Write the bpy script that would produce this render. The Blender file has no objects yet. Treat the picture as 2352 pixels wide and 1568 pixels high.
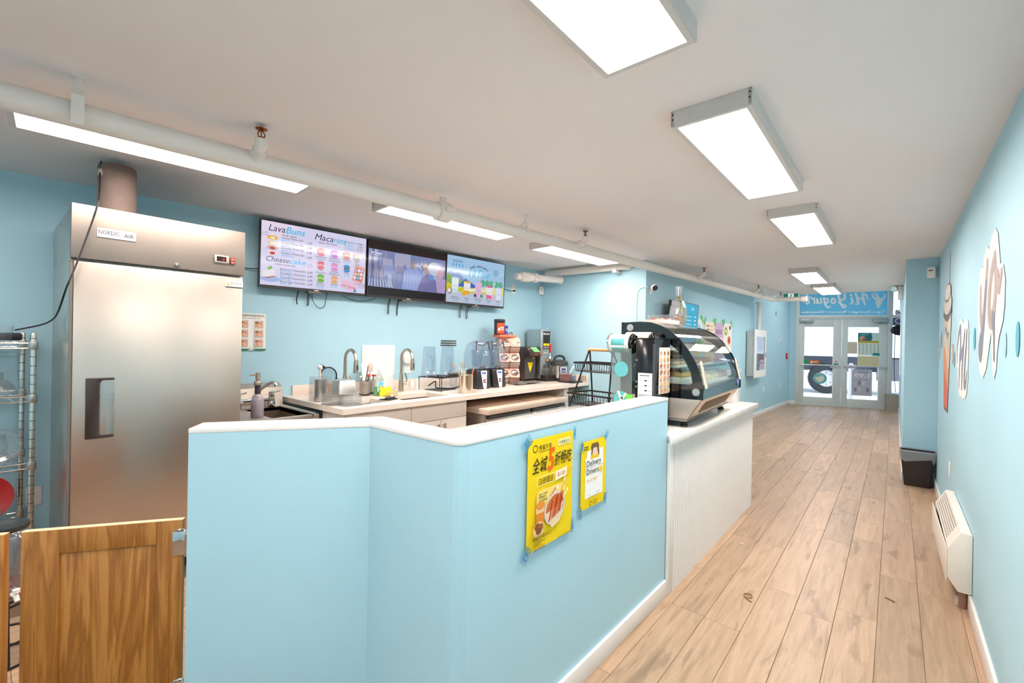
import bpy, bmesh, math, random
from mathutils import Matrix, Vector
random.seed(7)
S = bpy.context.scene
COL = S.collection
PI = math.pi

# ------------------------------------------------------------------ camera, world, exposure
H_CAM = 1.44
cd = bpy.data.cameras.new('camera'); cam = bpy.data.objects.new('camera', cd); COL.objects.link(cam)
cd.sensor_width = 36.0; cd.lens = 36.0 * 1033.4 / 2352.0; cd.clip_start = .02; cd.clip_end = 300
yaw, pitch, roll = 0.705685, -0.002242, 0.01901
fw = Vector((-math.sin(yaw) * math.cos(pitch), math.cos(yaw) * math.cos(pitch), math.sin(pitch)))
rt = Vector((math.cos(yaw), math.sin(yaw), 0)); up = rt.cross(fw)
r2 = math.cos(roll) * rt + math.sin(roll) * up; u2 = -math.sin(roll) * rt + math.cos(roll) * up
mm = Matrix((r2, u2, -fw)).transposed().to_4x4(); mm.translation = (0, 0, H_CAM)
cam.matrix_world = mm
S.camera = cam

wd = bpy.data.worlds.new('overcast_sky'); S.world = wd; wd.use_nodes = True
bg = wd.node_tree.nodes['Background']; bg.inputs[0].default_value = (.88, .91, 1.0, 1); bg.inputs[1].default_value = 2.3
S.view_settings.view_transform = 'Standard'; S.view_settings.look = 'None'
S.view_settings.gamma = 1; S.view_settings.use_curve_mapping = False
S.view_settings.exposure = 0.45
S.cycles.max_bounces = 8; S.cycles.diffuse_bounces = 5; S.cycles.glossy_bounces = 3
S.cycles.transparent_max_bounces = 16; S.cycles.transmission_bounces = 4
S.cycles.use_adaptive_sampling = True; S.cycles.adaptive_threshold = .05
S.cycles.caustics_reflective = False; S.cycles.caustics_refractive = False
S.cycles.sample_clamp_indirect = 6
LAMP = 22.0          # emission of the panel lights
SCREEN = 0.62

# ------------------------------------------------------------------ materials
def srgb(c):
    return tuple((x / 255 / 12.92 if x / 255 <= .04045 else ((x / 255 + .055) / 1.055) ** 2.4) for x in c)
MATS = {}
def M(name, col=(200, 200, 200), rough=.5, metal=0., emit=None, estr=1., noise=None, bump=None, spec=.5, stretch=None, sub=0, coat=0):
    if name in MATS: return MATS[name]
    m = bpy.data.materials.new(name); m.use_nodes = True; MATS[name] = m
    nt = m.node_tree; b = nt.nodes['Principled BSDF']
    c = srgb(col) + (1,)
    b.inputs['Base Color'].default_value = c; b.inputs['Roughness'].default_value = rough; b.inputs['Metallic'].default_value = metal
    b.inputs['Specular IOR Level'].default_value = spec
    if coat: b.inputs['Coat Weight'].default_value = coat; b.inputs['Coat Roughness'].default_value = .08
    if emit is not None:
        b.inputs['Emission Color'].default_value = srgb(emit) + (1,); b.inputs['Emission Strength'].default_value = estr
    if noise or bump:
        tc = nt.nodes.new('ShaderNodeTexCoord'); mp = nt.nodes.new('ShaderNodeMapping')
        nt.links.new(tc.outputs['Object'], mp.inputs['Vector'])
        if stretch: mp.inputs['Scale'].default_value = stretch
    if noise:                                   # (scale, amount, roughness amount)
        n = nt.nodes.new('ShaderNodeTexNoise'); n.inputs['Scale'].default_value = noise[0]; n.inputs['Detail'].default_value = 5
        nt.links.new(mp.outputs[0], n.inputs['Vector'])
        mr = nt.nodes.new('ShaderNodeMapRange'); mr.inputs[1].default_value = .3; mr.inputs[2].default_value = .7
        mr.inputs[3].default_value = 1 - noise[1]; mr.inputs[4].default_value = 1 + noise[1]
        nt.links.new(n.outputs[0], mr.inputs[0])
        mx = nt.nodes.new('ShaderNodeMix'); mx.data_type = 'RGBA'; mx.blend_type = 'MULTIPLY'; mx.inputs[0].default_value = 1
        mx.inputs[6].default_value = c; nt.links.new(mr.outputs[0], mx.inputs[7]); nt.links.new(mx.outputs[2], b.inputs['Base Color'])
        if len(noise) > 2:
            m2 = nt.nodes.new('ShaderNodeMapRange'); m2.inputs[1].default_value = .3; m2.inputs[2].default_value = .7
            m2.inputs[3].default_value = max(.02, rough - noise[2]); m2.inputs[4].default_value = rough + noise[2]
            nt.links.new(n.outputs[0], m2.inputs[0]); nt.links.new(m2.outputs[0], b.inputs['Roughness'])
    if bump:                                    # (scale, strength)
        n = nt.nodes.new('ShaderNodeTexNoise'); n.inputs['Scale'].default_value = bump[0]; n.inputs['Detail'].default_value = 3
        nt.links.new(mp.outputs[0], n.inputs['Vector'])
        bp = nt.nodes.new('ShaderNodeBump'); bp.inputs['Strength'].default_value = bump[1]; bp.inputs['Distance'].default_value = .004
        nt.links.new(n.outputs[0], bp.inputs['Height']); nt.links.new(bp.outputs[0], b.inputs['Normal'])
    return m
def clear(name, tint=(255, 255, 255), refl=.12, rough=.05, haze=0., hazecol=None):
    """thin clear sheet: see-through with a fresnel gloss and a little milky diffuse"""
    if name in MATS: return MATS[name]
    m = bpy.data.materials.new(name); m.use_nodes = True; MATS[name] = m
    nt = m.node_tree; nt.nodes.remove(nt.nodes['Principled BSDF']); out = nt.nodes['Material Output']
    t = nt.nodes.new('ShaderNodeBsdfTransparent'); t.inputs[0].default_value = srgb(tint) + (1,)
    g = nt.nodes.new('ShaderNodeBsdfGlossy'); g.inputs['Roughness'].default_value = rough
    lw = nt.nodes.new('ShaderNodeLayerWeight'); lw.inputs[0].default_value = .25
    mr = nt.nodes.new('ShaderNodeMapRange'); mr.inputs[3].default_value = refl * .4; mr.inputs[4].default_value = min(1, refl * 4)
    nt.links.new(lw.outputs['Facing'], mr.inputs[0])
    mx = nt.nodes.new('ShaderNodeMixShader'); nt.links.new(mr.outputs[0], mx.inputs[0]); nt.links.new(t.outputs[0], mx.inputs[1]); nt.links.new(g.outputs[0], mx.inputs[2])
    last = mx
    if haze:
        d = nt.nodes.new('ShaderNodeBsdfDiffuse'); d.inputs[0].default_value = srgb(hazecol or tint) + (1,)
        tr = nt.nodes.new('ShaderNodeBsdfTranslucent'); tr.inputs[0].default_value = srgb(hazecol or tint) + (1,)
        m0 = nt.nodes.new('ShaderNodeMixShader'); m0.inputs[0].default_value = .5; nt.links.new(d.outputs[0], m0.inputs[1]); nt.links.new(tr.outputs[0], m0.inputs[2])
        m1 = nt.nodes.new('ShaderNodeMixShader'); m1.inputs[0].default_value = haze
        nt.links.new(mx.outputs[0], m1.inputs[1]); nt.links.new(m0.outputs[0], m1.inputs[2]); last = m1
    nt.links.new(last.outputs[0], out.inputs[0])
    return m
def ink(col):                                   # flat print
    return M('print_%d_%d_%d' % tuple(col), col, .6, spec=.2)
def scr(col):                                   # lit screen pixels
    m = M('screen_%d_%d_%d' % tuple(col), (8, 8, 10), .12, emit=col, estr=SCREEN); m.cycles.emission_sampling = 'NONE'; return m
def woodmat(name, cols, scale, along, knots=.5, per_object=True, rough=.42, ring=0.):
    m = bpy.data.materials.new(name); m.use_nodes = True; MATS[name] = m
    nt = m.node_tree; b = nt.nodes['Principled BSDF']; b.inputs['Roughness'].default_value = rough
    N = lambda t: nt.nodes.new(t); L = nt.links.new
    tc = N('ShaderNodeTexCoord'); oi = N('ShaderNodeObjectInfo')
    add = N('ShaderNodeVectorMath'); add.operation = 'ADD'
    cmb = N('ShaderNodeCombineXYZ')
    for i in range(3):
        mu = N('ShaderNodeMath'); mu.operation = 'MULTIPLY'; mu.inputs[1].default_value = (37, 91, 53)[i] if per_object else 0
        L(oi.outputs['Random'], mu.inputs[0]); L(mu.outputs[0], cmb.inputs[i])
    L(tc.outputs['Object'], add.inputs[0]); L(cmb.outputs[0], add.inputs[1])
    mp = N('ShaderNodeMapping'); mp.inputs['Scale'].default_value = scale; L(add.outputs[0], mp.inputs[0])
    n1 = N('ShaderNodeTexNoise'); n1.inputs['Scale'].default_value = 1; n1.inputs['Detail'].default_value = 8; n1.inputs['Roughness'].default_value = .62; n1.inputs['Distortion'].default_value = .6
    L(mp.outputs[0], n1.inputs['Vector'])
    fac = n1.outputs[0]
    if ring:
        w = N('ShaderNodeMath'); w.operation = 'MULTIPLY'; w.inputs[1].default_value = ring; L(n1.outputs[0], w.inputs[0])
        fr = N('ShaderNodeMath'); fr.operation = 'PINGPONG'; fr.inputs[1].default_value = 1; L(w.outputs[0], fr.inputs[0])
        mx0 = N('ShaderNodeMath'); mx0.operation = 'MULTIPLY_ADD'; mx0.inputs[1].default_value = .3; L(fr.outputs[0], mx0.inputs[0])
        sc0 = N('ShaderNodeMath'); sc0.operation = 'MULTIPLY_ADD'; sc0.inputs[1].default_value = .8; sc0.inputs[2].default_value = -.05; L(n1.outputs[0], sc0.inputs[0]); L(sc0.outputs[0], mx0.inputs[2])
        fac = mx0.outputs[0]
    cr = N('ShaderNodeValToRGB'); L(fac, cr.inputs[0])
    while len(cr.color_ramp.elements) < len(cols): cr.color_ramp.elements.new(.5)
    for e, (p, c) in zip(cr.color_ramp.elements, cols): e.position = p; e.color = srgb(c) + (1,)
    last = cr.outputs[0]
    if knots:
        mp2 = N('ShaderNodeMapping'); mp2.inputs['Scale'].default_value = [scale[0] * .22, scale[1] * .7, scale[2] * .45]; L(add.outputs[0], mp2.inputs[0])
        n2 = N('ShaderNodeTexNoise'); n2.inputs['Detail'].default_value = 4; n2.inputs['Distortion'].default_value = .9; n2.inputs['Scale'].default_value = 1.3
        L(mp2.outputs[0], n2.inputs['Vector'])
        mr = N('ShaderNodeMapRange'); mr.inputs[1].default_value = .61; mr.inputs[2].default_value = .70; mr.inputs[3].default_value = 1; mr.inputs[4].default_value = 1 - knots
        L(n2.outputs[0], mr.inputs[0])
        m2 = N('ShaderNodeMix'); m2.data_type = 'RGBA'; m2.blend_type = 'MULTIPLY'; m2.inputs[0].default_value = 1
        L(last, m2.inputs[6]); L(mr.outputs[0], m2.inputs[7]); last = m2.outputs[2]
    if per_object:
        mr = N('ShaderNodeMapRange'); mr.inputs[3].default_value = .84; mr.inputs[4].default_value = 1.12; L(oi.outputs['Random'], mr.inputs[0])
        m3 = N('ShaderNodeMix'); m3.data_type = 'RGBA'; m3.blend_type = 'MULTIPLY'; m3.inputs[0].default_value = 1
        L(last, m3.inputs[6]); L(mr.outputs[0], m3.inputs[7]); last = m3.outputs[2]
    L(last, b.inputs['Base Color'])
    bp = N('ShaderNodeBump'); bp.inputs['Strength'].default_value = .12; bp.inputs['Distance'].default_value = .002; L(n1.outputs[0], bp.inputs['Height']); L(bp.outputs[0], b.inputs['Normal'])
    return m

BLUE = M('blue_wall_paint', (176, 216, 231), .55, noise=(1.7, .025), bump=(140, .12), spec=.3)
WHITEP = M('white_trim_paint', (238, 235, 232), .4, noise=(3, .02))
CEIL = M('ceiling_paint', (240, 233, 231), .9, noise=(.9, .015), bump=(160, .1), spec=.1)
PIPEW = M('white_pipe_paint', (232, 226, 220), .35)
STEEL = M('brushed_steel', (200, 196, 190), .3, 1., noise=(2, .03, .03), stretch=(1, 1, 6))
STEELV = M('steel_door', (204, 194, 184), .36, 1., noise=(3, .03, .035), stretch=(1, 1.2, .6))
STEELH = M('satin_steel', (196, 186, 176), .48, .85, noise=(4, .03, .02), stretch=(1, 4, 1))
NICKEL = M('brushed_nickel', (196, 184, 170), .28, 1.)
CHROME = M('chrome', (225, 225, 225), .1, 1.)
BRASS = M('sprinkler_brass', (150, 96, 50), .3, 1.)
BLACK = M('black_plastic', (26, 25, 26), .4)
BLACKG = M('gloss_black', (10, 10, 12), .08, coat=.5)
DARK = M('dark_grey_plastic', (64, 62, 62), .45, noise=(20, .08))
DGREY = M('dark_metal_wire', (58, 54, 54), .4, .6)
WHITE = M('white_plastic', (240, 238, 234), .4)
PAPER = M('paper', (245, 242, 238), .8)
QUARTZ = M('white_quartz', (240, 228, 216), .25, noise=(6, .03))
QUARTZ2 = M('veined_quartz', (238, 233, 228), .25, noise=(9, .04))
CABW = M('cabinet_white', (236, 226, 216), .22, noise=(2, .015))
GLASSM = clear('window_glass', (244, 250, 252), .12, .01)
CASEG = clear('curved_glass', (236, 244, 244), .16, .02)
PLAST = clear('clear_plastic', (244, 246, 247), .14, .12, .10, (230, 236, 240))
PLASTB = clear('bluish_clear_plastic', (240, 244, 249), .13, .1, .07, (214, 226, 242))
RED = M('red_plastic', (200, 20, 24), .3)
PINK = M('pink_plastic', (244, 176, 158), .4)
BAMBOO = M('bamboo', (214, 168, 112), .5, noise=(12, .14), stretch=(1, 1, .3))
YELLOW = M('yellow_foam', (248, 226, 40), .8, noise=(60, .06))
GREENG = M('green_soap', (60, 180, 90), .2)
CORD = M('black_cord', (22, 21, 22), .5)
ALU = M('storefront_aluminium', (214, 220, 218), .42, 0., noise=(8, .03))
CONC = M('concrete_block', (168, 160, 148), .9, noise=(40, .12), bump=(120, .4))
RUBBER = M('rubber', (32, 32, 34), .7)
HEAT = M('heater_enamel', (236, 228, 218), .45, noise=(3, .03))
SNOW = M('snow', (236, 240, 246), .8, noise=(2, .05), bump=(6, .4))
FLOORW = woodmat('oak_planks', [(.25, (152, 124, 101)), (.42, (174, 144, 117)), (.58, (187, 156, 128)), (.78, (200, 170, 142))], (34, 2.4, 5), 'y', .28, rough=.4)
GATEW = woodmat('walnut_veneer', [(.25, (140, 84, 28)), (.45, (170, 110, 46)), (.60, (190, 128, 62)), (.80, (208, 150, 84))], (15, 15, 1.0), 'z', .12, rough=.4, ring=13)

# ------------------------------------------------------------------ mesh builder
class MB:
    def __init__(s): s.v = []; s.f = []; s.m = []; s.mi = 0
    def add(s, vs, fs):
        o = len(s.v); s.v += [tuple(v) for v in vs]; s.f += [tuple(i + o for i in f) for f in fs]; s.m += [s.mi] * len(fs); return s
    def box(s, x0, x1, y0, y1, z0, z1):
        v = [(x0, y0, z0), (x1, y0, z0), (x1, y1, z0), (x0, y1, z0), (x0, y0, z1), (x1, y0, z1), (x1, y1, z1), (x0, y1, z1)]
        return s.add(v, [(0, 3, 2, 1), (4, 5, 6, 7), (0, 1, 5, 4), (1, 2, 6, 5), (2, 3, 7, 6), (3, 0, 4, 7)])
    def obox(s, c, size, rot=None):
        a, b, d = (x / 2 for x in size); R = rot or Matrix.Identity(3)
        k = len(s.v); s.box(-a, a, -b, b, -d, d)
        for i in range(k, len(s.v)): s.v[i] = tuple(R @ Vector(s.v[i]) + Vector(c))
        return s
    def prism(s, poly, ax, lo, hi):             # poly extruded along axis ax ('x': (y,z), 'y': (x,z), 'z': (x,y))
        def p(a, b, t): return {'x': (t, a, b), 'y': (a, t, b), 'z': (a, b, t)}[ax]
        n = len(poly); v = [p(a, b, lo) for a, b in poly] + [p(a, b, hi) for a, b in poly]
        return s.add(v, [tuple(range(n))[::-1], tuple(range(n, 2 * n))] + [(i, (i + 1) % n, n + (i + 1) % n, n + i) for i in range(n)])
    def lathe(s, prof, c=(0, 0, 0), n=24, axis='z', cap=True):
        vs = []; fs = []
        for r, z in prof:
            for i in range(n):
                a = 2 * PI * i / n; x, y = r * math.cos(a), r * math.sin(a)
                p = {'z': (x, y, z), 'x': (z, x, y), 'y': (y, z, x)}[axis]
                vs.append((p[0] + c[0], p[1] + c[1], p[2] + c[2]))
        for k in range(len(prof) - 1):
            for i in range(n):
                j = (i + 1) % n; fs.append((k * n + i, k * n + j, k * n + n + j, k * n + n + i))
        if cap:
            if prof[0][0] > 1e-5: fs.append(tuple(range(n))[::-1])
            if prof[-1][0] > 1e-5: fs.append(tuple(range((len(prof) - 1) * n, len(prof) * n)))
        return s.add(vs, fs)
    def tube(s, pts, r, n=8, closed=False):
        pts = [Vector(p) for p in pts]; m = len(pts); rs = r if isinstance(r, (list, tuple)) else [r] * m
        vs = []; fs = []; prev = None
        for i, p in enumerate(pts):
            if closed: t = (pts[(i + 1) % m] - pts[i - 1])
            else: t = pts[min(i + 1, m - 1)] - pts[max(i - 1, 0)]
            t.normalize()
            if prev is None:
                u = t.orthogonal().normalized()
            else:
                u = (prev - t * prev.dot(t))
                u = u.normalized() if u.length > 1e-6 else t.orthogonal().normalized()
            prev = u; w = t.cross(u)
            for k in range(n):
                a = 2 * PI * k / n; vs.append(p + (u * math.cos(a) + w * math.sin(a)) * rs[i])
        for i in range(m if closed else m - 1):
            j = (i + 1) % m
            for k in range(n):
                l = (k + 1) % n; fs.append((i * n + k, i * n + l, j * n + l, j * n + k))
        if not closed: fs += [tuple(range(n))[::-1], tuple(range((m - 1) * n, m * n))]
        return s.add(vs, fs)
    def sheet(s, grid):                         # grid of points [[...],[...]]
        k = len(grid[0]); vs = [p for row in grid for p in row]
        return s.add(vs, [(i * k + j, i * k + j + 1, (i + 1) * k + j + 1, (i + 1) * k + j) for i in range(len(grid) - 1) for j in range(k - 1)])
    def quad(s, *p): return s.add(p, [tuple(range(len(p)))])
    def build(s, name, mat, parent=None, bevel=0, smooth=False, seg=2, solid=0, label=None, kind=None, ang=40):
        me = bpy.data.meshes.new(name); me.from_pydata(s.v, [], s.f)
        mats = mat if isinstance(mat, (list, tuple)) else [mat]
        for x in mats: me.materials.append(x)
        if len(mats) > 1:
            for p, i in zip(me.polygons, s.m): p.material_index = i
        if bevel or smooth is not None:
            bm = bmesh.new(); bm.from_mesh(me)
            bmesh.ops.remove_doubles(bm, verts=bm.verts, dist=1e-6)
            if solid == 0: bmesh.ops.recalc_face_normals(bm, faces=bm.faces)
            if bevel:
                es = [e for e in bm.edges if len(e.link_faces) == 2 and e.calc_face_angle(0) > math.radians(32)]
                bmesh.ops.bevel(bm, geom=es, offset=bevel, segments=seg, affect='EDGES', clamp_overlap=True, profile=.5)
            bm.to_mesh(me); bm.free()
        if smooth or bevel:
            for p in me.polygons: p.use_smooth = True
            try: me.set_sharp_from_angle(angle=math.radians(ang))
            except Exception: pass
        o = bpy.data.objects.new(name, me); COL.objects.link(o)
        if parent is not None: o.parent = parent
        if solid:
            md = o.modifiers.new('thickness', 'SOLIDIFY'); md.thickness = solid; md.offset = 0
        if label: o['label'] = label
        if kind: o['kind'] = kind
        return o
def tag(o, label, cat, group=None):
    o['label'] = label; o['category'] = cat
    if group: o['group'] = group
    return o
def thing(name, label, cat, loc=(0, 0, 0), rz=0., group=None):
    o = bpy.data.objects.new(name, None); COL.objects.link(o); o.empty_display_size = .05
    o.location = loc; o.rotation_euler = (0, 0, rz)
    return tag(o, label, cat, group)
def struct(o): o['kind'] = 'structure'; return o
def root(name, loc, rz=0.):
    o = bpy.data.objects.new(name, None); COL.objects.link(o); o.location = loc; o.rotation_euler = (0, 0, rz); o.empty_display_size = .05
    return struct(o)
def dup(o, parent=None):
    c = o.copy(); COL.objects.link(c); c.parent = parent
    for ch in list(o.children): dup(ch, c)
    return c
def arc(cx, cy, r, a0, a1, n):
    return [(cx + r * math.cos(math.radians(a0 + (a1 - a0) * i / n)), cy + r * math.sin(math.radians(a0 + (a1 - a0) * i / n))) for i in range(n + 1)]
def rrect(y0, y1, z0, z1, r, n=4):
    return arc(y1 - r, z1 - r, r, 0, 90, n) + arc(y0 + r, z1 - r, r, 90, 180, n) + arc(y0 + r, z0 + r, r, 180, 270, n) + arc(y1 - r, z0 + r, r, 270, 360, n)
def smoothpath(pts, n=6):                       # Catmull-Rom
    P = [Vector(p) for p in pts]; P = [P[0] * 2 - P[1]] + P + [P[-1] * 2 - P[-2]]; out = []
    for i in range(1, len(P) - 2):
        for k in range(n):
            t = k / n; a, b, c, d = P[i - 1], P[i], P[i + 1], P[i + 2]
            out.append(.5 * ((2 * b) + (c - a) * t + (2 * a - 5 * b + 4 * c - d) * t * t + (3 * b - a - 3 * c + d) * t ** 3))
    return out + [P[-2]]

# ------------------------------------------------------------------ flat print (front of every thing is its local +x; u = +y, v = +z)
_TX = {}
def text2d(s, bold=0, shear=0.):
    key = (s, bold, shear)
    if key in _TX: return _TX[key]
    cu = bpy.data.curves.new('glyphs', 'FONT'); cu.body = s; cu.align_x = 'LEFT'; cu.resolution_u = 2; cu.offset = bold; cu.shear = shear; cu.fill_mode = 'FRONT'
    ob = bpy.data.objects.new('glyphs', cu); COL.objects.link(ob)
    dg = bpy.context.evaluated_depsgraph_get(); ev = ob.evaluated_get(dg); me = ev.to_mesh()
    V = [(v.co.x, v.co.y) for v in me.vertices]; F = [tuple(p.vertices) for p in me.polygons]
    ev.to_mesh_clear(); bpy.data.objects.remove(ob); bpy.data.curves.remove(cu)
    _TX[key] = (V, F); return V, F
class Print:
    def __init__(s, d=.0006, step=.00025, emit=False): s.b = MB(); s.mats = []; s.d = d; s.step = step; s.emit = emit
    def _m(s, col):
        m = col if not isinstance(col, tuple) else (scr(col) if s.emit else ink(col))
        if m not in s.mats: s.mats.append(m)
        s.b.mi = s.mats.index(m); s.d += s.step
    def poly(s, pts, col): s._m(col); s.b.add([(s.d, u, v) for u, v in pts], [tuple(range(len(pts)))]); return s
    def rect(s, u0, u1, v0, v1, col, r=0): return s.poly(rrect(u0, u1, v0, v1, r) if r else [(u0, v0), (u1, v0), (u1, v1), (u0, v1)], col)
    def disc(s, u, v, ru, col, rv=None, n=20, rot=0.):
        rv = rv or ru; c, q = math.cos(rot), math.sin(rot); P = []
        for i in range(n):
            a = 2 * PI * i / n; x, y = ru * math.cos(a), rv * math.sin(a); P.append((u + c * x - q * y, v + q * x + c * y))
        return s.poly(P, col)
    def ring(s, u, v, ru, w, col, rv=None, n=24):
        rv = rv or ru; s._m(col); vs = []
        for i in range(n):
            a = 2 * PI * i / n; vs += [(s.d, u + ru * math.cos(a), v + rv * math.sin(a)), (s.d, u + (ru - w) * math.cos(a), v + (rv - w) * math.sin(a))]
        s.b.add(vs, [(2 * i, 2 * ((i + 1) % n), 2 * ((i + 1) % n) + 1, 2 * i + 1) for i in range(n)]); return s
    def frame(s, u0, u1, v0, v1, w, col):
        for a in ((u0, u1, v0, v0 + w), (u0, u1, v1 - w, v1), (u0, u0 + w, v0, v1), (u1 - w, u1, v0, v1)): s.rect(*a, col)
        return s
    def stroke(s, pts, w, col, n=6):            # smooth brush stroke, w one width or a list (one per point)
        P = smoothpath([(a, b, 0) for a, b in pts], n); ws = w if isinstance(w, (list, tuple)) else [w] * len(pts)
        W = []
        for i in range(len(P)):
            t = i / n; k = min(int(t), len(ws) - 2); W.append(ws[k] + (ws[k + 1] - ws[k]) * (t - k))
        s._m(col); m = len(P); L = []; R = []
        for i in range(m):
            t = (P[min(i + 1, m - 1)] - P[max(i - 1, 0)]); t.normalize(); nn = Vector((-t.y, t.x, 0))
            L.append(P[i] + nn * W[i] / 2); R.append(P[i] - nn * W[i] / 2)
        ee = s.step * .3 / m; vs = [(s.d + ee * (i % m), p.x, p.y) for i, p in enumerate(L + R)]; s.b.add(vs, [(i, i + 1, m + i + 1, m + i) for i in range(m - 1)])
        for c, r, dd in ((P[0], W[0] / 2, s.d - s.step * .15), (P[-1], W[-1] / 2, s.d + s.step * .45)):
            s.b.add([(dd, c.x + r * math.cos(2 * PI * k / 12), c.y + r * math.sin(2 * PI * k / 12)) for k in range(12)], [tuple(range(12))])
        return s
    def text(s, t, u, v, size, col, align='l', bold=0, shear=0., width=None, mirror=False, rot=0.):
        V, F = text2d(t, bold, shear)
        if not V: return s
        x0 = min(p[0] for p in V); x1 = max(p[0] for p in V)
        sx = size if width is None else width / max(1e-6, x1 - x0)
        off = {'l': x0, 'c': (x0 + x1) / 2, 'r': x1}[align]; s._m(col); k = -1 if mirror else 1; c, q = math.cos(rot), math.sin(rot)
        pts = [(k * (p[0] - off) * sx, p[1] * size) for p in V]
        s.b.add([(s.d, u + c * a - q * b, v + q * a + c * b) for a, b in pts], F); return s
    def build(s, name, parent, label=None):
        o = s.b.build(name, s.mats, parent, smooth=None)
        if label: o['label'] = label
        return o
def _split(s, name, parent):                     # one part per printed colour
    for k, mt in enumerate(s.mats):
        b = MB()
        for f, i in zip(s.b.f, s.b.m):
            if i == k: b.add([s.b.v[j] for j in f], [tuple(range(len(f)))])
        b.build(name, mt, parent)
Print.build_split = _split
def paper(name, label, loc, rz, w, h, col=(245, 242, 238), cat='poster', tapes=None, group=None, thick=.0012):
    t = thing(name, label, cat, loc, rz, group)
    MB().box(0, thick, -w / 2, w / 2, -h / 2, h / 2).build('sheet', ink(col), t)
    return t, Print(thick + .0003)

# ================================================================== THE SETTING
def LW(y): return -4.07 + .073 * y               # inner face of the left (kitchen) wall
LWR = -math.atan(.073)
ZC, ZH = 2.40, 3.05
def wallseg(name, p0, p1, z0, z1, t=.12, mat=None):
    """inner face runs p0 -> p1 with the room on its right hand"""
    a, b = Vector(p0), Vector(p1); d = (b - a).normalized(); n = Vector((-d.y, d.x)) * t
    return struct(MB().prism([a, b, b + n, a + n], 'z', z0, z1).build(name, mat or BLUE))
P_AL = (LW(4.96), 4.96); P_AR = (-2.207, 4.96); P_M = (-2.12, 9.9); P_E = (-1.99, 12.93); P_D = (-1.86, 13.04)
wallseg('wall_left', (LW(-2), -2.0), P_AL, 0, ZC)
wallseg('wall_alcove', (LW(4.96) - .1, 4.96), (P_AR[0], 4.96), 0, ZC)
wallseg('wall_passage', P_AR, P_M, 0, ZC + .08)
wallseg('wall_entrance', P_M, P_E, 0, ZH)
wallseg('wall_return', P_E, P_D, 0, ZH)
wallseg('wall_right', (.34, 6.5), (.34, -2.0), 0, ZC)
wallseg('wall_pier', (.08, 6.5), (.36, 6.5), 0, ZC)
wallseg('wall_right_far', (.08, 13.9), (.08, 6.56), 0, ZH, t=.1)
wallseg('wall_back', (.46, -2.0), (LW(-2) - .1, -2.0), 0, ZC)
struct(MB().box(-4.5, .5, -2.2, 9.9, ZC, ZC + .1).build('ceiling', CEIL))
struct(MB().box(-2.6, .3, 9.9, 14.3, ZH, ZH + .1).build('ceiling_entrance', CEIL))
struct(MB().box(-2.6, .3, 9.8, 9.9, ZC + .1, ZH + .1).build('wall_bulkhead', CEIL))
def baseboard(name, p0, p1, h=.095, t=.014):
    a, b = Vector(p0), Vector(p1); d = (b - a).normalized(); n = Vector((d.y, -d.x)) * t
    return struct(MB().prism([a, b, b + n, a + n], 'z', 0.0, h).build(name, WHITEP, bevel=.003))
baseboard('baseboard_passage', P_AR, P_M); baseboard('baseboard_entrance', P_M, P_E); baseboard('baseboard_return', P_E, P_D)
baseboard('baseboard_right', (.34, 6.5), (.34, -2.0)); baseboard('baseboard_right_far', (.08, 13.6), (.08, 6.5), t=.01)

# floor with its planks
fl = struct(MB().box(-4.6, .6, -2.2, 14.2, -.05, -.006).build('floor', M('floor_gap', (136, 108, 84), .8)))
PW, PL = .174, 1.22
pm = MB(); g = .0008; c = .0018
a, b = PW / 2 - g, PL / 2 - g
pm.add([(-a, -b, -.006), (a, -b, -.006), (a, b, -.006), (-a, b, -.006), (-a, -b, -c * .6), (a, -b, -c * .6), (a, b, -c * .6), (-a, b, -c * .6),
        (-a + c, -b + c, 0), (a - c, -b + c, 0), (a - c, b - c, 0), (-a + c, b - c, 0)],
       [(0, 1, 5, 4), (1, 2, 6, 5), (2, 3, 7, 6), (3, 0, 4, 7), (4, 5, 9, 8), (5, 6, 10, 9), (6, 7, 11, 10), (7, 4, 8, 11), (8, 9, 10, 11)])
plank0 = pm.build('plank', FLOORW, fl); PLM = plank0.data; first = True
def lay(x, y0, y1):
    global first
    yc = (y0 + y1) / 2; ln = y1 - y0
    if ln < .04: return
    o = plank0 if first else bpy.data.objects.new('plank', PLM)
    if not first: COL.objects.link(o); o.parent = fl
    first = False
    o.location = (x, yc, 0); o.scale = (.24 if x > .3 else 1, ln / PL, 1)
for k in range(-18, 4):
    x = -.05 + (k - .5) * PW
    if k == 3: x = .319
    hi = 6.5 if x > .07 else 13.06 + .344 * (x + 1.83)
    if x > .07: lo = .15
    elif x > -1.03: lo = .15
    elif x > -1.86: lo = 4.2
    elif x > -2.2: lo = -.75
    else: lo, hi = -.75, 4.93
    if x > .3: hi = 6.5
    off = {0: 4.28, -2: 4.27, -3: 4.92, 1: 6.15, -1: 5.33, -4: 6.15, -5: 3.0, 2: 3.6}.get(k, random.uniform(0, PL))
    y = off - PL * math.ceil((off - lo) / PL)
    while y < hi:
        lay(x, max(y, lo), min(y + PL, hi)); y += PL

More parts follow.
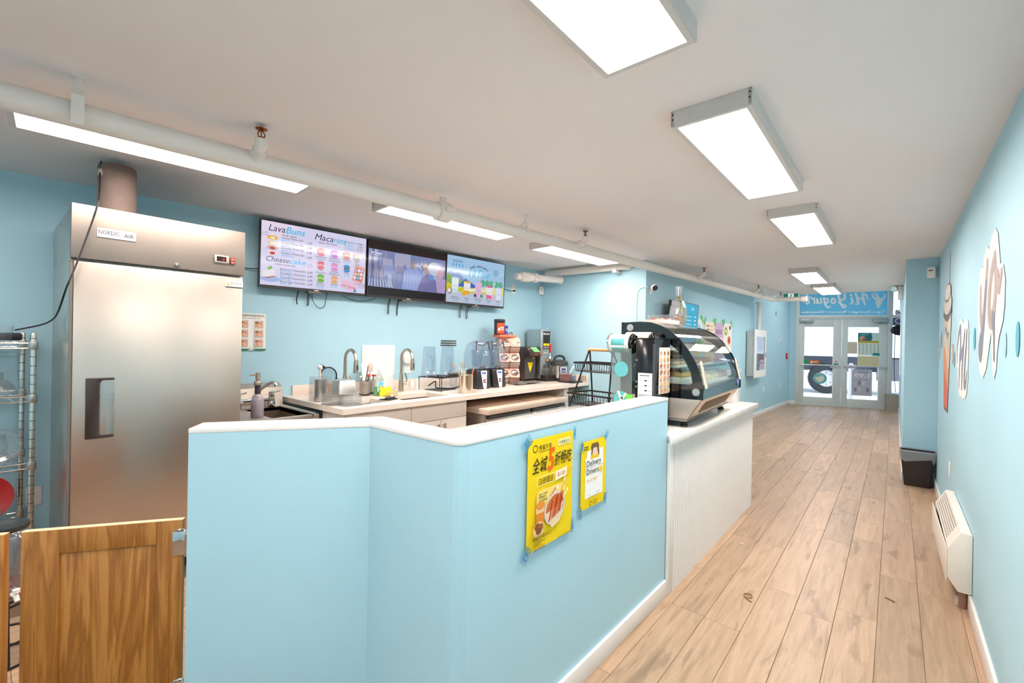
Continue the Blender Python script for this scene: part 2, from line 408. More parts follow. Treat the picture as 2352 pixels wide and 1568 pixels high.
# half wall around the kitchen
outer = [(-1.765, .44), (-1.455, .919)] + [(-1.0 - .045 + .045 * math.cos(t), .935 + .045 + .045 * math.sin(t)) for t in (-PI / 2, -PI * .375, -PI / 4, -PI / 8, 0)] + [(-.985, 2.54)]
inner = [(-1.115, 2.545), (-1.13, 1.05), (-1.54, 1.03), (-1.858, .505)]
hw = struct(MB().prism(outer + inner, 'z', 0, 1.113).build('wall_half', BLUE))
MB().prism([(x + (.002 if x > -1.1 else 0), y - (.002 if y < 1 else -.001)) for x, y in outer] + inner, 'z', 1.113, 1.13).build('cap', WHITEP, hw, bevel=.003)
bb = [(-1.765, .44), (-1.455, .919), (-1.0, .935), (-.985, 2.54)]; bo = [(-1.752, .432), (-1.447, .905), (-.985, .920), (-.970, 2.54)]
struct(MB().prism(bb + bo[::-1], 'z', 0, .092).build('baseboard_half_wall', WHITEP, bevel=.003))

# storefront: local x runs along the glass, +y is outside
ang = math.atan2(.579, 1.684); DA = (-1.829, 13.065, 0)
tr = root('trim_1', DA, ang)                     # aluminium storefront frame
for nm, bxs in dict(jamb=[(-.06, .015, -.03, .09, 0, 3.03)], jamb_2=[(1.785, 1.87, -.03, .09, 0, 3.03)], header=[(.015, 1.785, -.03, .09, 2.115, 2.195)], head_rail=[(.015, 1.785, -.03, .09, 2.96, 3.03)],
                    sill=[(-.06, 1.87, -.04, .1, 0, .012)], sidelight_sill=[(1.87, 2.4, -.03, .09, .0, .1)], sidelight_bar=[(1.87, 2.4, -.02, .07, 2.15, 2.2)], sidelight_head=[(1.87, 2.4, -.03, .09, 2.96, 3.03)]).items():
    for q in bxs: MB().box(*q).build(nm.replace('_2', ''), ALU, tr, bevel=.003)
w1 = root('window_1', DA, ang); MB().box(.015, 1.785, .03, .036, 2.195, 2.96).build('pane', GLASSM, w1)
w2 = root('window_2', DA, ang); MB().box(1.87, 2.4, .03, .036, .1, 2.15).build('pane', GLASSM, w2); MB().box(1.87, 2.4, .03, .036, 2.2, 2.96).build('pane', GLASSM, w2)
def leaf(name, s0, s1, g0, g1, hinge):
    d = root(name, DA, ang); z0, z1, t0, t1, gb, gt = .014, 2.112, .0, .045, .2, 1.916
    MB().box(s0, g0, t0, t1, z0, z1).build('stile', ALU, d, bevel=.003); MB().box(g1, s1, t0, t1, z0, z1).build('stile', ALU, d, bevel=.003)
    MB().box(g0, g1, t0, t1, z0, gb).build('bottom_rail', ALU, d, bevel=.003); MB().box(g0, g1, t0, t1, gt, z1).build('top_rail', ALU, d, bevel=.003)
    MB().box(g0 - .005, g1 + .005, .018, .024, gb, gt).build('pane', GLASSM, d)
    MB().tube([(s0 + .03, -.045, .985), (s1 - .02, -.045, .985)], .013, 8).build('push_bar', M('bar_aluminium', (222, 220, 214), .3, .4), d, smooth=True)
    m = MB()
    for u in (s0 + .05, s1 - .05): m.box(u - .015, u + .015, -.05, 0, .965, 1.005)
    m.build('bar_bracket', ALU, d)
    a, b = (s0, s0 + .29) if hinge < 0 else (s1 - .29, s1)
    cl = MB().box(a, b, -.075, -.001, 2.03, 2.11).build('door_closer', M('closer_grey', (178, 186, 188), .4, .3), d, bevel=.006)
    m = MB().box((a + b) / 2 - .02 * hinge, (a + b) / 2 + .14, -.05, -.035, 2.012, 2.022); m.box((a + b) / 2 - .01, (a + b) / 2 + .03, -.05, -.02, 2.0, 2.03)
    m.build('arm', NICKEL, cl)
leaf('door_1', .018, .893, .13, .73, -1); leaf('door_2', .905, 1.782, 1.02, 1.625, 1)

# ---- ceiling panel lights (emissive; the unseen ones are guesses added for brightness)
DIFF = M('lit_diffuser', (255, 255, 255), .6, emit=(255, 242, 233), estr=LAMP)
FRM = M('light_frame', (214, 208, 204), .45)
def ceiling_light(label, x, y, rz=0., z=ZC):
    global _cl
    if _cl is None:
        t = thing('ceiling_light', label, 'light'); W, L, D = .152, .61, .062
        m = MB()
        m.box(-W, W, -L, -L + .012, -D, 0).box(-W, W, L - .012, L, -D, 0).box(-W, -W + .012, -L, L, -D, 0).box(W - .012, W, -L, L, -D, 0)
        m.build('housing', FRM, t)
        m = MB().box(-W + .003, W - .003, -L + .003, -L + .022, -D - .002, -D + .006).box(-W + .003, W - .003, L - .022, L - .003, -D - .002, -D + .006)
        m.box(-W + .003, -W + .022, -L + .022, L - .022, -D - .002, -D + .006).box(W - .022, W - .003, -L + .022, L - .022, -D - .002, -D + .006)
        m.build('bezel', FRM, t)
        MB().box(-W + .02, W - .02, -L + .02, L - .02, -D + .002, -D + .006).build('diffuser', DIFF, t)
        for sx in (-1, 1):
            for zz in (-.015, -.035):
                for yy in (-L - .001, L + .001): MB().lathe([(.0035, -.001), (.0035, .001)], (sx * (W - .008), yy, zz), 8, 'y').build('screw', DGREY, t)
        _cl = t
    else: t = dup(_cl); t['label'] = label
    t.location = (x, y, z - .001); t.rotation_euler = (0, 0, rz); t['group'] = 'panel lights on the ceiling'
    return t
_cl = None
for lab, x, y, r in [('panel light cut off by the top edge of the photo', -.615, .755, 0), ('large panel light with screwed end, second along the walkway', -.572, 2.45, 0),
                     ('panel light third along the walkway, above the display case end', -.56, 4.2, 0), ('small-looking panel light overlapping the farthest one', -.875, 7.12, 0), ('farthest panel light, close to the entrance doors', -.85, 8.87, 0),
                     ('panel light in the kitchen nearest the fridge, partly behind the pipe', -2.78, .66, LWR), ('panel light above the middle menu screen in the kitchen', -2.64, 2.37, LWR), ('panel light in the kitchen nearest the alcove wall', -2.555, 4.06, LWR),
                     ('unseen panel light behind the camera above the walkway, added for brightness', -.6, -1.1, 0), ('guessed panel light on the raised entrance ceiling, unseen, added to brighten the doors', -.95, 11.35, 0), ('unseen panel light behind the camera on the kitchen side, added for brightness', -2.85, -1.1, LWR)]:
    ceiling_light(lab, x, y, r, ZH if y > 10 else ZC)

# ================================================================== SPRINKLER PIPE
pipe = thing('sprinkler_pipe', 'long white sprinkler pipe running below the ceiling over the kitchen', 'pipe', (-2.375, .2, 2.262), -math.atan(.078))
LP = 8.95
MB().tube([(0, -2.1, 0), (0, 1.75, 0)], .048, 20).build('pipe_run', PIPEW, pipe, smooth=True)
MB().tube([(0, 1.75, 0), (0, LP, 0)], .043, 20).build('pipe_run', PIPEW, pipe, smooth=True)
for yy, r in ((1.72, .064), (8.2, .055)):
    q = MB().tube([(0, yy - .045, 0), (0, yy + .045, 0)], r, 20); q.box(-.012, .012, yy - .02, yy + .02, r - .01, r + .03).box(r - .01, r + .035, yy - .03, yy + .03, -.012, .012).box(-r - .035, -r + .01, yy - .03, yy + .03, -.012, .012)
    q.build('coupling', PIPEW, pipe, bevel=.004)
MB().tube([(0, LP - .05, 0), (.02, LP + .05, 0), (.10, LP + .09, 0), (.46, LP + .09, -.01)], .04, 16).build('elbow_run', PIPEW, pipe, smooth=True)
MB().tube([(.42, LP + .09, -.01), (.50, LP + .09, -.01)], .052, 16).build('end_cap', PIPEW, pipe, smooth=True)
for i, (yy, strap) in enumerate(((.02, 1), (2.48, 0), (6.1, 0), (8.25, 0))):
    m = MB().tube([(0.02, yy, .045), (.02, yy, .137)], .006 if not strap else .011, 8); m.box(0, .04, yy - .02, yy + .02, .131, .137)
    if strap: m.prism([(.02 + .05, -.058), (.078, -.058), (.078, .05), (.06, .075), (-.02, .075), (-.03, .065), (.052, .06)], 'y', yy - .018, yy + .018)
    else:
        m.tube([(.02, yy, .095), (.047, yy, .05), (.047, yy, .0)], .005, 6).tube([(.02, yy, .095), (-.047, yy, .05), (-.047, yy, 0)], .005, 6)
    m.build('hanger', PIPEW, pipe)
def sprinkler(label, yloc, side=.115):
    t = bpy.data.objects.new('sprinkler_head', None); COL.objects.link(t); t.parent = pipe; t.location = (0, yloc, 0); t.empty_display_size = .03
    t['label'] = label
    m = MB().tube([(.03, 0, .01), (side - .02, 0, .035), (side, 0, .045), (side, 0, .07)], [.027, .024, .028, .026], 14).tube([(side - .045, 0, .02), (side - .02, 0, .03)], .031, 14)
    m.build('elbow', PIPEW, t, smooth=True)
    b = MB().lathe([(.014, .068), (.014, .08), (.009, .083)], (side, 0, 0), 12)
    b.build('base', BRASS, t)
    f = MB()
    for s in (-1, 1): f.tube([(side, s * .011, .08), (side, s * .015, .095), (side, s * .004, .112)], .003, 6)
    f.build('frame_arms', BRASS, t)
    MB().tube([(side, 0, .083), (side, 0, .108)], .003, 6).build('glass_bulb', RED, t)
    d = MB().lathe([(.004, .110), (.02, .113), (.026, .118), (.024, .119), (.004, .116)], (side, 0, 0), 18); d.build('deflector', BRASS, t, smooth=True)
    return t
for lab, yy in (('brass sprinkler above the steel fridge, nearest on the pipe', .62), ('brass sprinkler on the pipe above the third menu screen', 3.12), ('brass sprinkler on the pipe above the gift bag', 5.62), ('brass sprinkler on the pipe above the wall posters', 7.75), ('farthest brass sprinkler, beside the exit sign', 9.0)):
    sprinkler(lab, yy)
# drop pipe to the cabinet
t = thing('drop_pipe', 'white vertical pipe dropping into the wall cabinet', 'pipe', (-2.02, 9.72, 1.74))
MB().tube([(0, 0, 0), (0, 0, .5)], .038, 16).build('pipe_run', PIPEW, t, smooth=True); MB().tube([(0, 0, .5), (0, 0, .53)], .055, 16).build('collar', PIPEW, t, smooth=True)
# alcove pipes
t = thing('alcove_pipe', 'white pipe running along the alcove wall below the ceiling', 'pipe', (-3.0, 4.87, 2.338))
MB().tube([(-.56, 0, 0), (.53, 0, 0), (.57, .02, 0), (.58, .08, 0)], .043, 16).build('pipe_run', PIPEW, t, smooth=True)
MB().tube([(.44, 0, 0), (.475, 0, 0)], .058, 16).build('coupling', PIPEW, t, smooth=True); MB().box(.43, .485, -.05, .085, -.07, -.05).build('clamp', PIPEW, t)
t = thing('valve_pipe', 'short white pipe with grooved couplings beside the third menu screen', 'pipe', (-3.45, 4.25, 2.215), 0)
MB().tube([(-.048, -.09, .002), (.12, .6, .02)], .042, 16).build('pipe_run', PIPEW, t, smooth=True)
for k in (.42, .60):
    p = Vector((-.13 + .25 * k, -.42 + 1.02 * k, -.006 + .026 * k)); d = Vector((.245, 1.0, .026)).normalized()
    q = MB().tube([p - d * .03, p + d * .03], .06, 16).obox(p, (.16, .05, .025)); q.build('coupling', PIPEW, t, bevel=.003)
p = Vector((-.0025, .10, .007)); MB().tube([p - d * .08, p - d * .02, p + d * .08], [.045, .062, .045], 16).build('valve_body', PIPEW, t, smooth=True)
MB().tube([(.118, .59, .02), (.122, .612, .02)], .05, 16).build('end_cap', PIPEW, t, smooth=True)

# ================================================================== SERVICE COUNTER WITH FLUTED FRONT
sc = thing('service_counter', 'white service counter with fluted front and pale quartz top', 'counter', (0, 0, 0))
MB().box(-1.62, -.985, 2.56, 4.50, 0, .872).build('body', WHITEP, sc)
MB().box(-.986, -.966, 2.545, 2.615, 0, .872).build('corner_trim', WHITEP, sc, bevel=.003)
MB().prism([(-1.83, 2.56), (-.985, 2.555), (-.945, 2.48), (-.935, 2.48), (-.935, 4.57), (-1.83, 4.57)], 'z', .873, .914).build('worktop', QUARTZ2, sc, bevel=.004)
sl = MB(); n = 8; pr = [(.018 * math.sin(PI * i / n), -.0115 + .023 * i / n) for i in range(n + 1)]
sl.prism([(-.004, -.0118), (0, -.0118)] + pr[1:-1] + [(0, .0118), (-.004, .0118)], 'z', 0, .872)
s0 = sl.build('slat', WHITEP, sc, smooth=True, ang=50); NS = 63
for i in range(NS):
    o = s0 if i == 0 else bpy.data.objects.new('slat', s0.data)
    if i: COL.objects.link(o); o.parent = sc
    o.location = (-.981, 2.631 + i * .0298, 0)
MB().box(-1.16, -1.10, 4.36, 4.60, .9145, 1.21).build('end_screen', WHITEP, sc, bevel=.003)
# kitchen side prep worktop behind the half wall
pw = thing('prep_worktop', 'speckled stone worktop on the kitchen side of the half wall', 'worktop', (0, 0, 0))
MB().prism([(-1.84, 1.08), (-1.14, 1.08), (-1.125, 2.545), (-1.50, 2.555), (-1.50, 3.32), (-1.87, 3.32)], 'z', .918, .95).build('top', M('speckled_stone', (206, 198, 194), .3, noise=(45, .16)), pw, bevel=.004)
MB().box(-1.80, -1.16, 1.1, 2.54, .1, .918).build('cabinet', M('prep_steel', (170, 164, 158), .4, .9), pw)

# ================================================================== GATES
def gate(label, hx, hy, ex, ey, z1=.822):
    d = Vector((ex - hx, ey - hy)); L = d.length; t = thing('swing_gate', label, 'gate', (hx, hy, 0), math.atan2(d.y, d.x), 'wooden swing gates into the kitchen')
    z0 = .12; w = .085; T = .011                  # local x runs from hinge to free end, +y faces the camera side
    for nm, q in (('stile', (.012, .085, -T, T, z0, z1)), ('stile', (L - .095, L, -T, T, z0, z1)), ('rail', (.085, L - .095, -T, T, z1 - .075, z1)), ('rail', (.085, L - .095, -T, T, z0, z0 + .09)), ('panel', (.085, L - .095, -.004, .004, z0 + .09, z1 - .075))):
        MB().box(*q).build(nm, GATEW, t, bevel=.0015)
    MB().box(.012, L, -T + .001, T - .001, z1, z1 + .0012).build('top_edge', M('pale_edge_band', (244, 204, 160), .5), t)
    return t
ga = gate('wooden swing gate with recessed panel hinged on the blue half wall', -1.80, .452, -2.04, .086)
for z in (.70, .2):
    h = MB().tube([(.0, .008, z), (.0, .008, z + .075)], .008, 12); h.build('hinge_barrel', CHROME, ga, smooth=True)
    MB().box(.002, .04, .0112, .014, z + .005, z + .085).build('hinge_leaf', CHROME, ga, bevel=.001)
    MB().tube([(.0, .008, z + .08), (.01, .01, z + .092), (.03, .012, z + .088)], .003, 6).build('hinge_spring', CHROME, ga, smooth=True)
gate('edge of a second wooden swing gate at the left photo border', -2.30, -.31, -2.052, .052)

# ================================================================== TALL FRIDGE
fx, fy0, fy1, fzt = -3.155, .277, 1.067, 2.09
fr = thing('upright_fridge', 'tall stainless steel upright fridge with dark recessed handle', 'fridge', (fx, (fy0 + fy1) / 2, 0)); W2 = (fy1 - fy0) / 2
MB().box(-.86, -.03, -W2, W2, .14, fzt - .01).build('cabinet', STEEL, fr, bevel=.004)
hd = MB().box(-.03, .012, -W2, W2, 1.815, fzt).build('header_panel', M('header_steel_dimmed', (140, 130, 122), .5, .8, noise=(4, .03, .02), stretch=(1, 4, 1)), fr, bevel=.003)  # header steel coloured darker to offset glare from the close panel light
MB().box(-.03, .004, -W2 + .012, W2 - .008, .16, 1.80).build('door', STEELV, fr, bevel=.004)
MB().box(-.034, -.004, -W2, -W2 + .011, .16, 1.805).build('door_gasket', M('gasket_grey', (120, 112, 106), .6), fr)
for yy in (-.3, .3):
    for xx in (-.8, -.1): MB().lathe([(.02, 0), (.025, .02), (.025, .14)], (xx, yy, 0), 12).build('leg', BLACK, fr)
# handle : recessed, C-shaped bezel open to the right
hy0, hy1, hz0, hz1 = -.333, -.222, .893, 1.205
hb = MB().prism([(hy0, hz0), (hy1, hz0), (hy1, hz0 + .016), (hy0 + .062, hz0 + .016), (hy0 + .05, hz0 + .028), (hy0 + .05, hz1 - .028), (hy0 + .062, hz1 - .012), (hy1, hz1 - .012), (hy1, hz1), (hy0, hz1)], 'x', .004, .022)
ho = hb.build('handle', M('handle_brown_black', (52, 42, 40), .45), fr, bevel=.003)
g = []
for i in range(9):
    y = hy0 + .05 + (hy1 - hy0 - .05) * i / 8; g.append([(.0045 + .004 * math.sin(PI * i / 8) + .006 * i / 8, y, z) for z in (hz0 + .016, hz1 - .012)])
MB().sheet(g).build('recess_plate', STEEL, ho, smooth=True)
pl = Print(.0165)
MB().box(.0122, .0165, -W2 + .095, -W2 + .252, 1.935, 1.982).build('badge', M('badge_dimmed', (190, 188, 188), .4), fr, bevel=.001)  # white badge greyed in its colour against the same panel light
pl.text('NORDIC', -W2 + .101, 1.952, .030, (24, 20, 52), width=.082, bold=.006); pl.text('AIR', -W2 + .202, 1.948, .030, (24, 20, 52), width=.040, bold=.006)
for k in range(3): pl.rect(-W2 + .186, -W2 + .199, 1.953 + k * .007, 1.955 + k * .007, (120, 150, 200))
pl.build('badge_lettering', fr)
ct = MB().box(.0122, .024, .225, .302, 1.878, 1.925).build('controller', M('controller_silver', (176, 166, 156), .4, .6), fr, bevel=.003)
dp = Print(.0243); dp.rect(.236, .287, 1.888, 1.917, (30, 14, 14)); dp.text('-3', .262, 1.894, .021, M('led_red', (60, 0, 0), .4, emit=(255, 40, 40), estr=2.5)); dp.build('display', ct)
sw = MB().box(.0122, .022, .311, .338, 1.878, 1.922).build('power_switch', M('switch_red', (120, 52, 44), .4), fr, bevel=.002)
q = Print(.0225); q.text('ON', .316, 1.904, .010, (240, 200, 190)); q.text('OFF', .315, 1.884, .009, (240, 200, 190)); q.build('switch_lettering', sw)
MB().lathe([(.011, .012), (.013, .02), (.008, .03), (.004, .034)], (0, .04, 1.835), 14, 'x').build('lock', CHROME, fr, smooth=True)
q = Print(.0048); q.rect(.29, .388, 1.735, 1.775, (240, 236, 230)); q.rect(.29, .388, 1.735, 1.742, (60, 60, 60)); q.poly([(.297, 1.748), (.312, 1.748), (.305, 1.769)], (230, 130, 40)); q.disc(.302, 1.76, .006, (240, 180, 60)); q.text('PHOENIX', .316, 1.757, .017, (70, 60, 60), width=.066, bold=.01); q.text('FOOD EQUIPMENT', .316, 1.746, .008, (200, 120, 50), width=.066)
q.build('sticker', fr, 'small white maker sticker')
q = Print(.001); q.b.mi = 0
# tube standing on the fridge, its cord, the adapter
t = thing('upright_tube', 'dull brown upright tube standing on top of the steel fridge', 'tube', (-3.33, .475, fzt))
MB().lathe([(.083, 0), (.085, .01), (.084, .26), (.080, .275), (.074, .278), (.074, .26)], n=28).build('sleeve', M('scuffed_brown', (118, 100, 92), .8, noise=(14, .10)), t, smooth=True)
MB().lathe([(.0745, .265), (.001, .262)], n=28, cap=False).build('top_disc', DARK, t)
MB().lathe([(.012, -.02), (.015, -.015), (.015, .012), (.008, .02)], (.035, -.072, .22), 10).build('socket', M('socket_grey', (170, 160, 150), .5), t)
cpath = [(-3.292, .402, 2.37), (-3.29, .398, 2.31), (-3.19, .385, 2.19), (-3.11, .37, 2.10), (-3.118, .345, 1.98), (-3.115, .295, 1.78), (-3.12, .262, 1.66), (-3.30, .246, 1.54), (-3.5, .235, 1.50), (-3.63, .20, 1.475), (-3.68, .11, 1.445)]
MB().tube(smoothpath([(a + 3.33, b - .475, c - fzt) for a, b, c in cpath], 8), .0042, 6).build('cord', CORD, t, smooth=True, label='thin dark cord running down across the fridge front')
t = thing('power_adapter', 'black power adapter lying on the top wire shelf', 'adapter', (-3.72, .08, 1.388), .3)
MB().box(-.035, .035, -.055, .055, 0, .042).build('case', M('adapter_dark', (40, 42, 52), .4), t, bevel=.012); MB().tube(smoothpath([(.02, -.05, .03), (.06, -.09, .06), (.09, -.12, -.06), (.10, -.15, -.22), (.09, -.22, -.4)], 6), .006, 6).build('cable', CORD, t, smooth=True)

# ================================================================== WIRE SHELF AND WHAT STANDS ON IT
WIRE = M('shelf_chrome', (214, 208, 200), .18, 1.)
ws = thing('wire_shelf', 'chrome wire shelving rack at the left edge beside the fridge', 'shelf', (-3.99, .15, 0))
LX, LY = .40, -1.05                               # depth from the wall, length to the left
for px, py in ((0, 0), (LX, .025), (0, LY), (LX, LY)):
    p = MB().lathe([(.0125, .02), (.0125, 1.42), (.010, 1.432)], (px, py, 0), 12); p.build('post', WIRE, ws, smooth=True)
    m = MB()
    for k in range(26): m.lathe([(.0128, 0), (.0137, .0015), (.0128, .003)], (px, py, .15 + k * .05), 12, cap=False)
    m.build('post_grooves', DGREY, ws, kind='stuff'); MB().lathe([(.018, 0), (.018, .012), (.008, .025)], (px, py, 0), 12).build('foot', RUBBER, ws)
for z in (.355, .72, 1.085, 1.375):
    sh = MB()
    for zz in (z, z - .028):
        sh.tube([(0, 0, zz), (LX, .025, zz), (LX, LY, zz), (0, LY, zz)], .0032, 6, closed=True)
    k = MB().tube([(.0, 0, z), (.0, LY, z)], .002, 4)
    shelf = sh.build('shelf_frame', WIRE, ws, smooth=True)
    m = MB()
    for i in range(34): yy = -.025 + LY * i / 34; m.tube([(0, yy, z + .003), (LX, yy + .02, z + .003)], .0016, 4)
    for xx in (.13, .27): m.tube([(xx, 0, z), (xx, LY, z)], .002, 4)
    for i in range(18): yy = LY * i / 18; m.tube([(LX, yy + .02, z - .028), (LX, yy + LY / 36 + .02, z), (LX, yy + LY / 18 + .02, z - .028)], .0014, 4)
    m.build('wires', WIRE, shelf, kind='stuff')
    m = MB()
    for px, py in ((0, 0), (LX, .025)): m.lathe([(.0185, z - .034), (.0205, z - .03), (.019, z + .008), (.0185, z + .010)], (px, py, 0), 14)
    m.build('corner_clip', STEEL, ws, smooth=True)
def bowl(name, label, loc, prof, mat, cat='bowl', n=28, tilt=0, rz=0):
    t = thing(name, label, cat, loc, rz); o = MB().lathe(prof, n=n, cap=False).build('shell', mat, t, smooth=True); o.rotation_euler = (tilt, 0, 0); return t
t = bowl('dome_bowl', 'upturned clear bowl with a collar on the second wire shelf', (-3.70, .025, 1.0885), [(.10, 0), (.10, .02), (.094, .03), (.085, .055), (.06, .085), (.048, .092), (.046, .125), (.043, .125), (.044, .09), (.08, .055), (.088, .03)], PLAST)
t = bowl('clear_deli_bowl', 'clear bowl cut by the left edge on the second wire shelf', (-3.82, -.14, 1.0885), [(.001, .004), (.07, 0), (.10, .05), (.11, .07), (.105, .07), (.095, .05)], PLAST)
t = thing('round_lid_disc', 'round clear ribbed lid leaning on the third wire shelf', 'lid', (-3.63, .055, .725)); d = MB().lathe([(.001, 0), (.07, .0), (.078, .006), (.085, .006), (.088, .012), (.094, .004), (.09, -.002), (.08, -.004)], (0, 0, 0), 30, 'x', cap=False).build('disc', PLAST, t, smooth=True); d.location = (0, 0, .093); d.rotation_euler = (0, -.25, -.35)
m = MB()
for r in (.03, .05, .062): m.lathe([(r, -.001), (r + .002, .003), (r + .004, -.001)], (.004, 0, 0), 26, 'x', cap=False)
o = m.build('ribs', PLAST, t, smooth=True); o.location = (0, 0, .093); o.rotation_euler = (0, -.25, -.35)
t = bowl('clear_jar', 'small clear jar behind the leaning lid on the third wire shelf', (-3.86, .045, .7245), [(.001, .002), (.048, 0), (.05, .01), (.05, .09), (.045, .10), (.045, .125), (.041, .125), (.041, .1), (.046, .09)], PLAST, 'jar')
t = bowl('clear_cup_bowl', 'clear bowl cut by the left edge on the third wire shelf', (-3.72, -.14, .7245), [(.001, .004), (.05, 0), (.085, .06), (.10, .13), (.096, .13), (.08, .06)], PLAST)
t = thing('clear_tray', 'clear shallow tray on the top wire shelf holding the adapter', 'tray', (-3.79, -.10, 1.380))
m = MB().prism(rrect(-.21, .21, -.125, .14, .03), 'z', 0, .003); m.build('base', PLAST, t)
b = MB(); o = rrect(-.13, .13, -.2, .2, .03); b.add([(x, y, 0) for x, y in o] + [(x * 1.06, y * 1.04, .09) for x, y in o], [(i, (i + 1) % len(o), len(o) + (i + 1) % len(o), len(o) + i) for i in range(len(o))]); b.build('wall', PLAST, t, smooth=True)
t = thing('red_plate', 'red plate standing behind clear trays on the lowest wire shelf', 'plate', (-3.93, .0, .360)); d = MB().lathe([(.001, 0), (.06, 0), (.10, .012), (.125, .016), (.125, .02), (.098, .016), (.06, .005), (.001, .005)], (0, 0, 0), 36, 'x').build('disc', RED, t, smooth=True); d.location = (.03, 0, .13); d.rotation_euler = (0, -.2, 0)
def tray(name, label, loc, a, b, h, rz=0, tilt=0, mat=None):
    t = thing(name, label, 'container', loc, rz); m = MB(); o = rrect(-a, a, -b, b, .02); k = len(o)
    m.add([(x * .85, y * .85, 0) for x, y in o] + [(x, y, h) for x, y in o] + [(x * 1.08, y * 1.06, h) for x, y in o], [tuple(range(k))] + [(r * k + i, r * k + (i + 1) % k, (r + 1) * k + (i + 1) % k, (r + 1) * k + i) for r in (0, 1) for i in range(k)])
    o = m.build('shell', mat or PLAST, t, smooth=True, ang=30); o.rotation_euler = (0, tilt, 0); return t
tray('clear_container', 'clear tilted container in front of the red plate', (-3.70, -.04, .365), .10, .11, .10, .1, -.25)
tray('clear_container', 'lower clear container stacked under the tilted one, left edge', (-3.68, -.2, .362), .11, .08, .07, .0, .0)
# glass drink jar on a wire stand
st = thing('jar_stand', 'black wire stand holding a big glass drink jar', 'stand', (-2.95, .06, 0))
for r, z in ((.095, .28), (.075, .25), (.105, .10), (.115, .006)): MB().tube([(r * math.cos(a * PI / 12), r * math.sin(a * PI / 12), z) for a in range(24)], .005, 6, closed=True).build('ring', BLACK, st, smooth=True)
for k in range(6):
    a = k * PI / 3 + .2; MB().tube([(.115 * math.cos(a), .115 * math.sin(a), .006), (.10 * math.cos(a), .10 * math.sin(a), .15), (.092 * math.cos(a), .092 * math.sin(a), .28)], .005, 6).build('leg', BLACK, st, smooth=True)
j = thing('drink_jar', 'big glass drink jar with a tap and dark lid on the wire stand', 'jar', (-2.95, .06, .288))
MB().lathe([(.001, .004), (.085, 0), (.10, .02), (.105, .05), (.10, .10), (.103, .20), (.10, .24), (.08, .275), (.078, .285), (.074, .285), (.095, .24), (.098, .2), (.095, .1), (.098, .05), (.08, .012)], n=32, cap=False).build('glass', clear('jar_glass', (240, 242, 244), .2, .03, .10, (220, 225, 228)), j, smooth=True)
m = MB()
for k in range(18): a = k * PI / 9; m.lathe([(.001, -.012), (.012, 0), (.001, .012)], (.1 * math.cos(a), .1 * math.sin(a), .05), 8)
m.build('embossed_ring', MATS['jar_glass'], j, smooth=True)
MB().lathe([(.082, .284), (.084, .287), (.084, .305), (.07, .312), (.001, .312)], n=32).build('lid', M('lid_dark_glass', (60, 66, 68), .25, .4), j, smooth=True)
MB().lathe([(.001, .01), (.085, .012), (.092, .04), (.001, .06)], n=24, cap=False).build('red_residue', clear('red_liquid', (240, 120, 130), .05, .2, .35, (200, 60, 70)), j, smooth=True)
tp = MB().tube([(.098, .03, .03), (.13, .04, .03), (.14, .043, .01)], .009, 10); tp.build('tap', WHITE, j, smooth=True); MB().lathe([(.001, .04), (.012, .045), (.012, .06), (.001, .064)], (.135, .04, 0), 12).build('tap_knob', WHITE, j, smooth=True)

# ================================================================== DISPLAY CASE (local +x = front, y along the counter)
dc = thing('display_case', 'curved glass refrigerated display case with black arched ends on the counter', 'display case', (-.895, 2.85, .914), math.radians(3.2))
DL = 1.13                                         # length
prof = [(-.525, .662), (-.40, .668), (-.33, .663), (-.265, .643), (-.205, .612), (-.14, .557), (-.085, .487), (-.04, .41), (-.01, .33), (.006, .26), (.008, .183)]
inn = [(-.47, .585), (-.36, .592), (-.29, .577), (-.215, .535), (-.15, .48), (-.105, .42), (-.07, .35), (-.058, .285), (-.07, .272), (-.47, .272)]
def side(y0, y1, nm):
    out2 = prof + [(-.525, .183)]
    me = MB(); no, ni = len(out2), len(inn)
    # ring: bridge outer loop to inner loop by nearest angle
    def strip(y):
        return [(x, y, z) for x, z in out2] + [(x, y, z) for x, z in inn]
    bm = bmesh.new()
    for y in (y0, y1):
        vo = [bm.verts.new((x, y, z)) for x, z in out2]; vi = [bm.verts.new((x, y, z)) for x, z in inn]
        eo = [bm.edges.new((vo[i], vo[(i + 1) % no])) for i in range(no)]; ei = [bm.edges.new((vi[i], vi[(i + 1) % ni])) for i in range(ni)]
        bmesh.ops.triangle_fill(bm, use_beauty=True, edges=eo + ei)
        if y == y0: A, B = vo, vi
        else:
            for i in range(no): bm.faces.new((A[i], A[(i + 1) % no], vo[(i + 1) % no], vo[i]))
            for i in range(ni): bm.faces.new((B[i], B[(i + 1) % ni], vi[(i + 1) % ni], vi[i]))
    bmesh.ops.recalc_face_normals(bm, faces=bm.faces)
    m = bpy.data.meshes.new(nm); bm.to_mesh(m); bm.free(); m.materials.append(BLACKG)
    o = bpy.data.objects.new(nm, m); COL.objects.link(o); o.parent = dc
    return o
sA = side(0, .012, 'end_panel'); sB = side(DL - .012, DL, 'end_panel')
for y0, y1 in ((.004, .008), (DL - .008, DL - .004)): MB().prism(inn, 'y', y0, y1).build('end_glass', CASEG, dc)
for x, z in ((-.468, .628), (-.035, .228)):
    MB().lathe([(.019, -.004), (.019, .001)], (x, 0, z), 20, 'y').build('bolt_cap', M('cap_silver', (186, 192, 190), .35, .5), sA, smooth=True); MB().lathe([(.0235, -.002), (.0235, .0005)], (x, 0, z), 20, 'y').build('bolt_ring', STEEL, sA)
g = [[(x, .012, z), (x, DL - .012, z)] for x, z in smoothpath([(a, 0, b) for a, b in prof[2:]], 3) for _ in (0,)] if False else None
pts = [(p.x, p.z) for p in smoothpath([(a, 0, b) for a, b in prof[2:]], 3)]
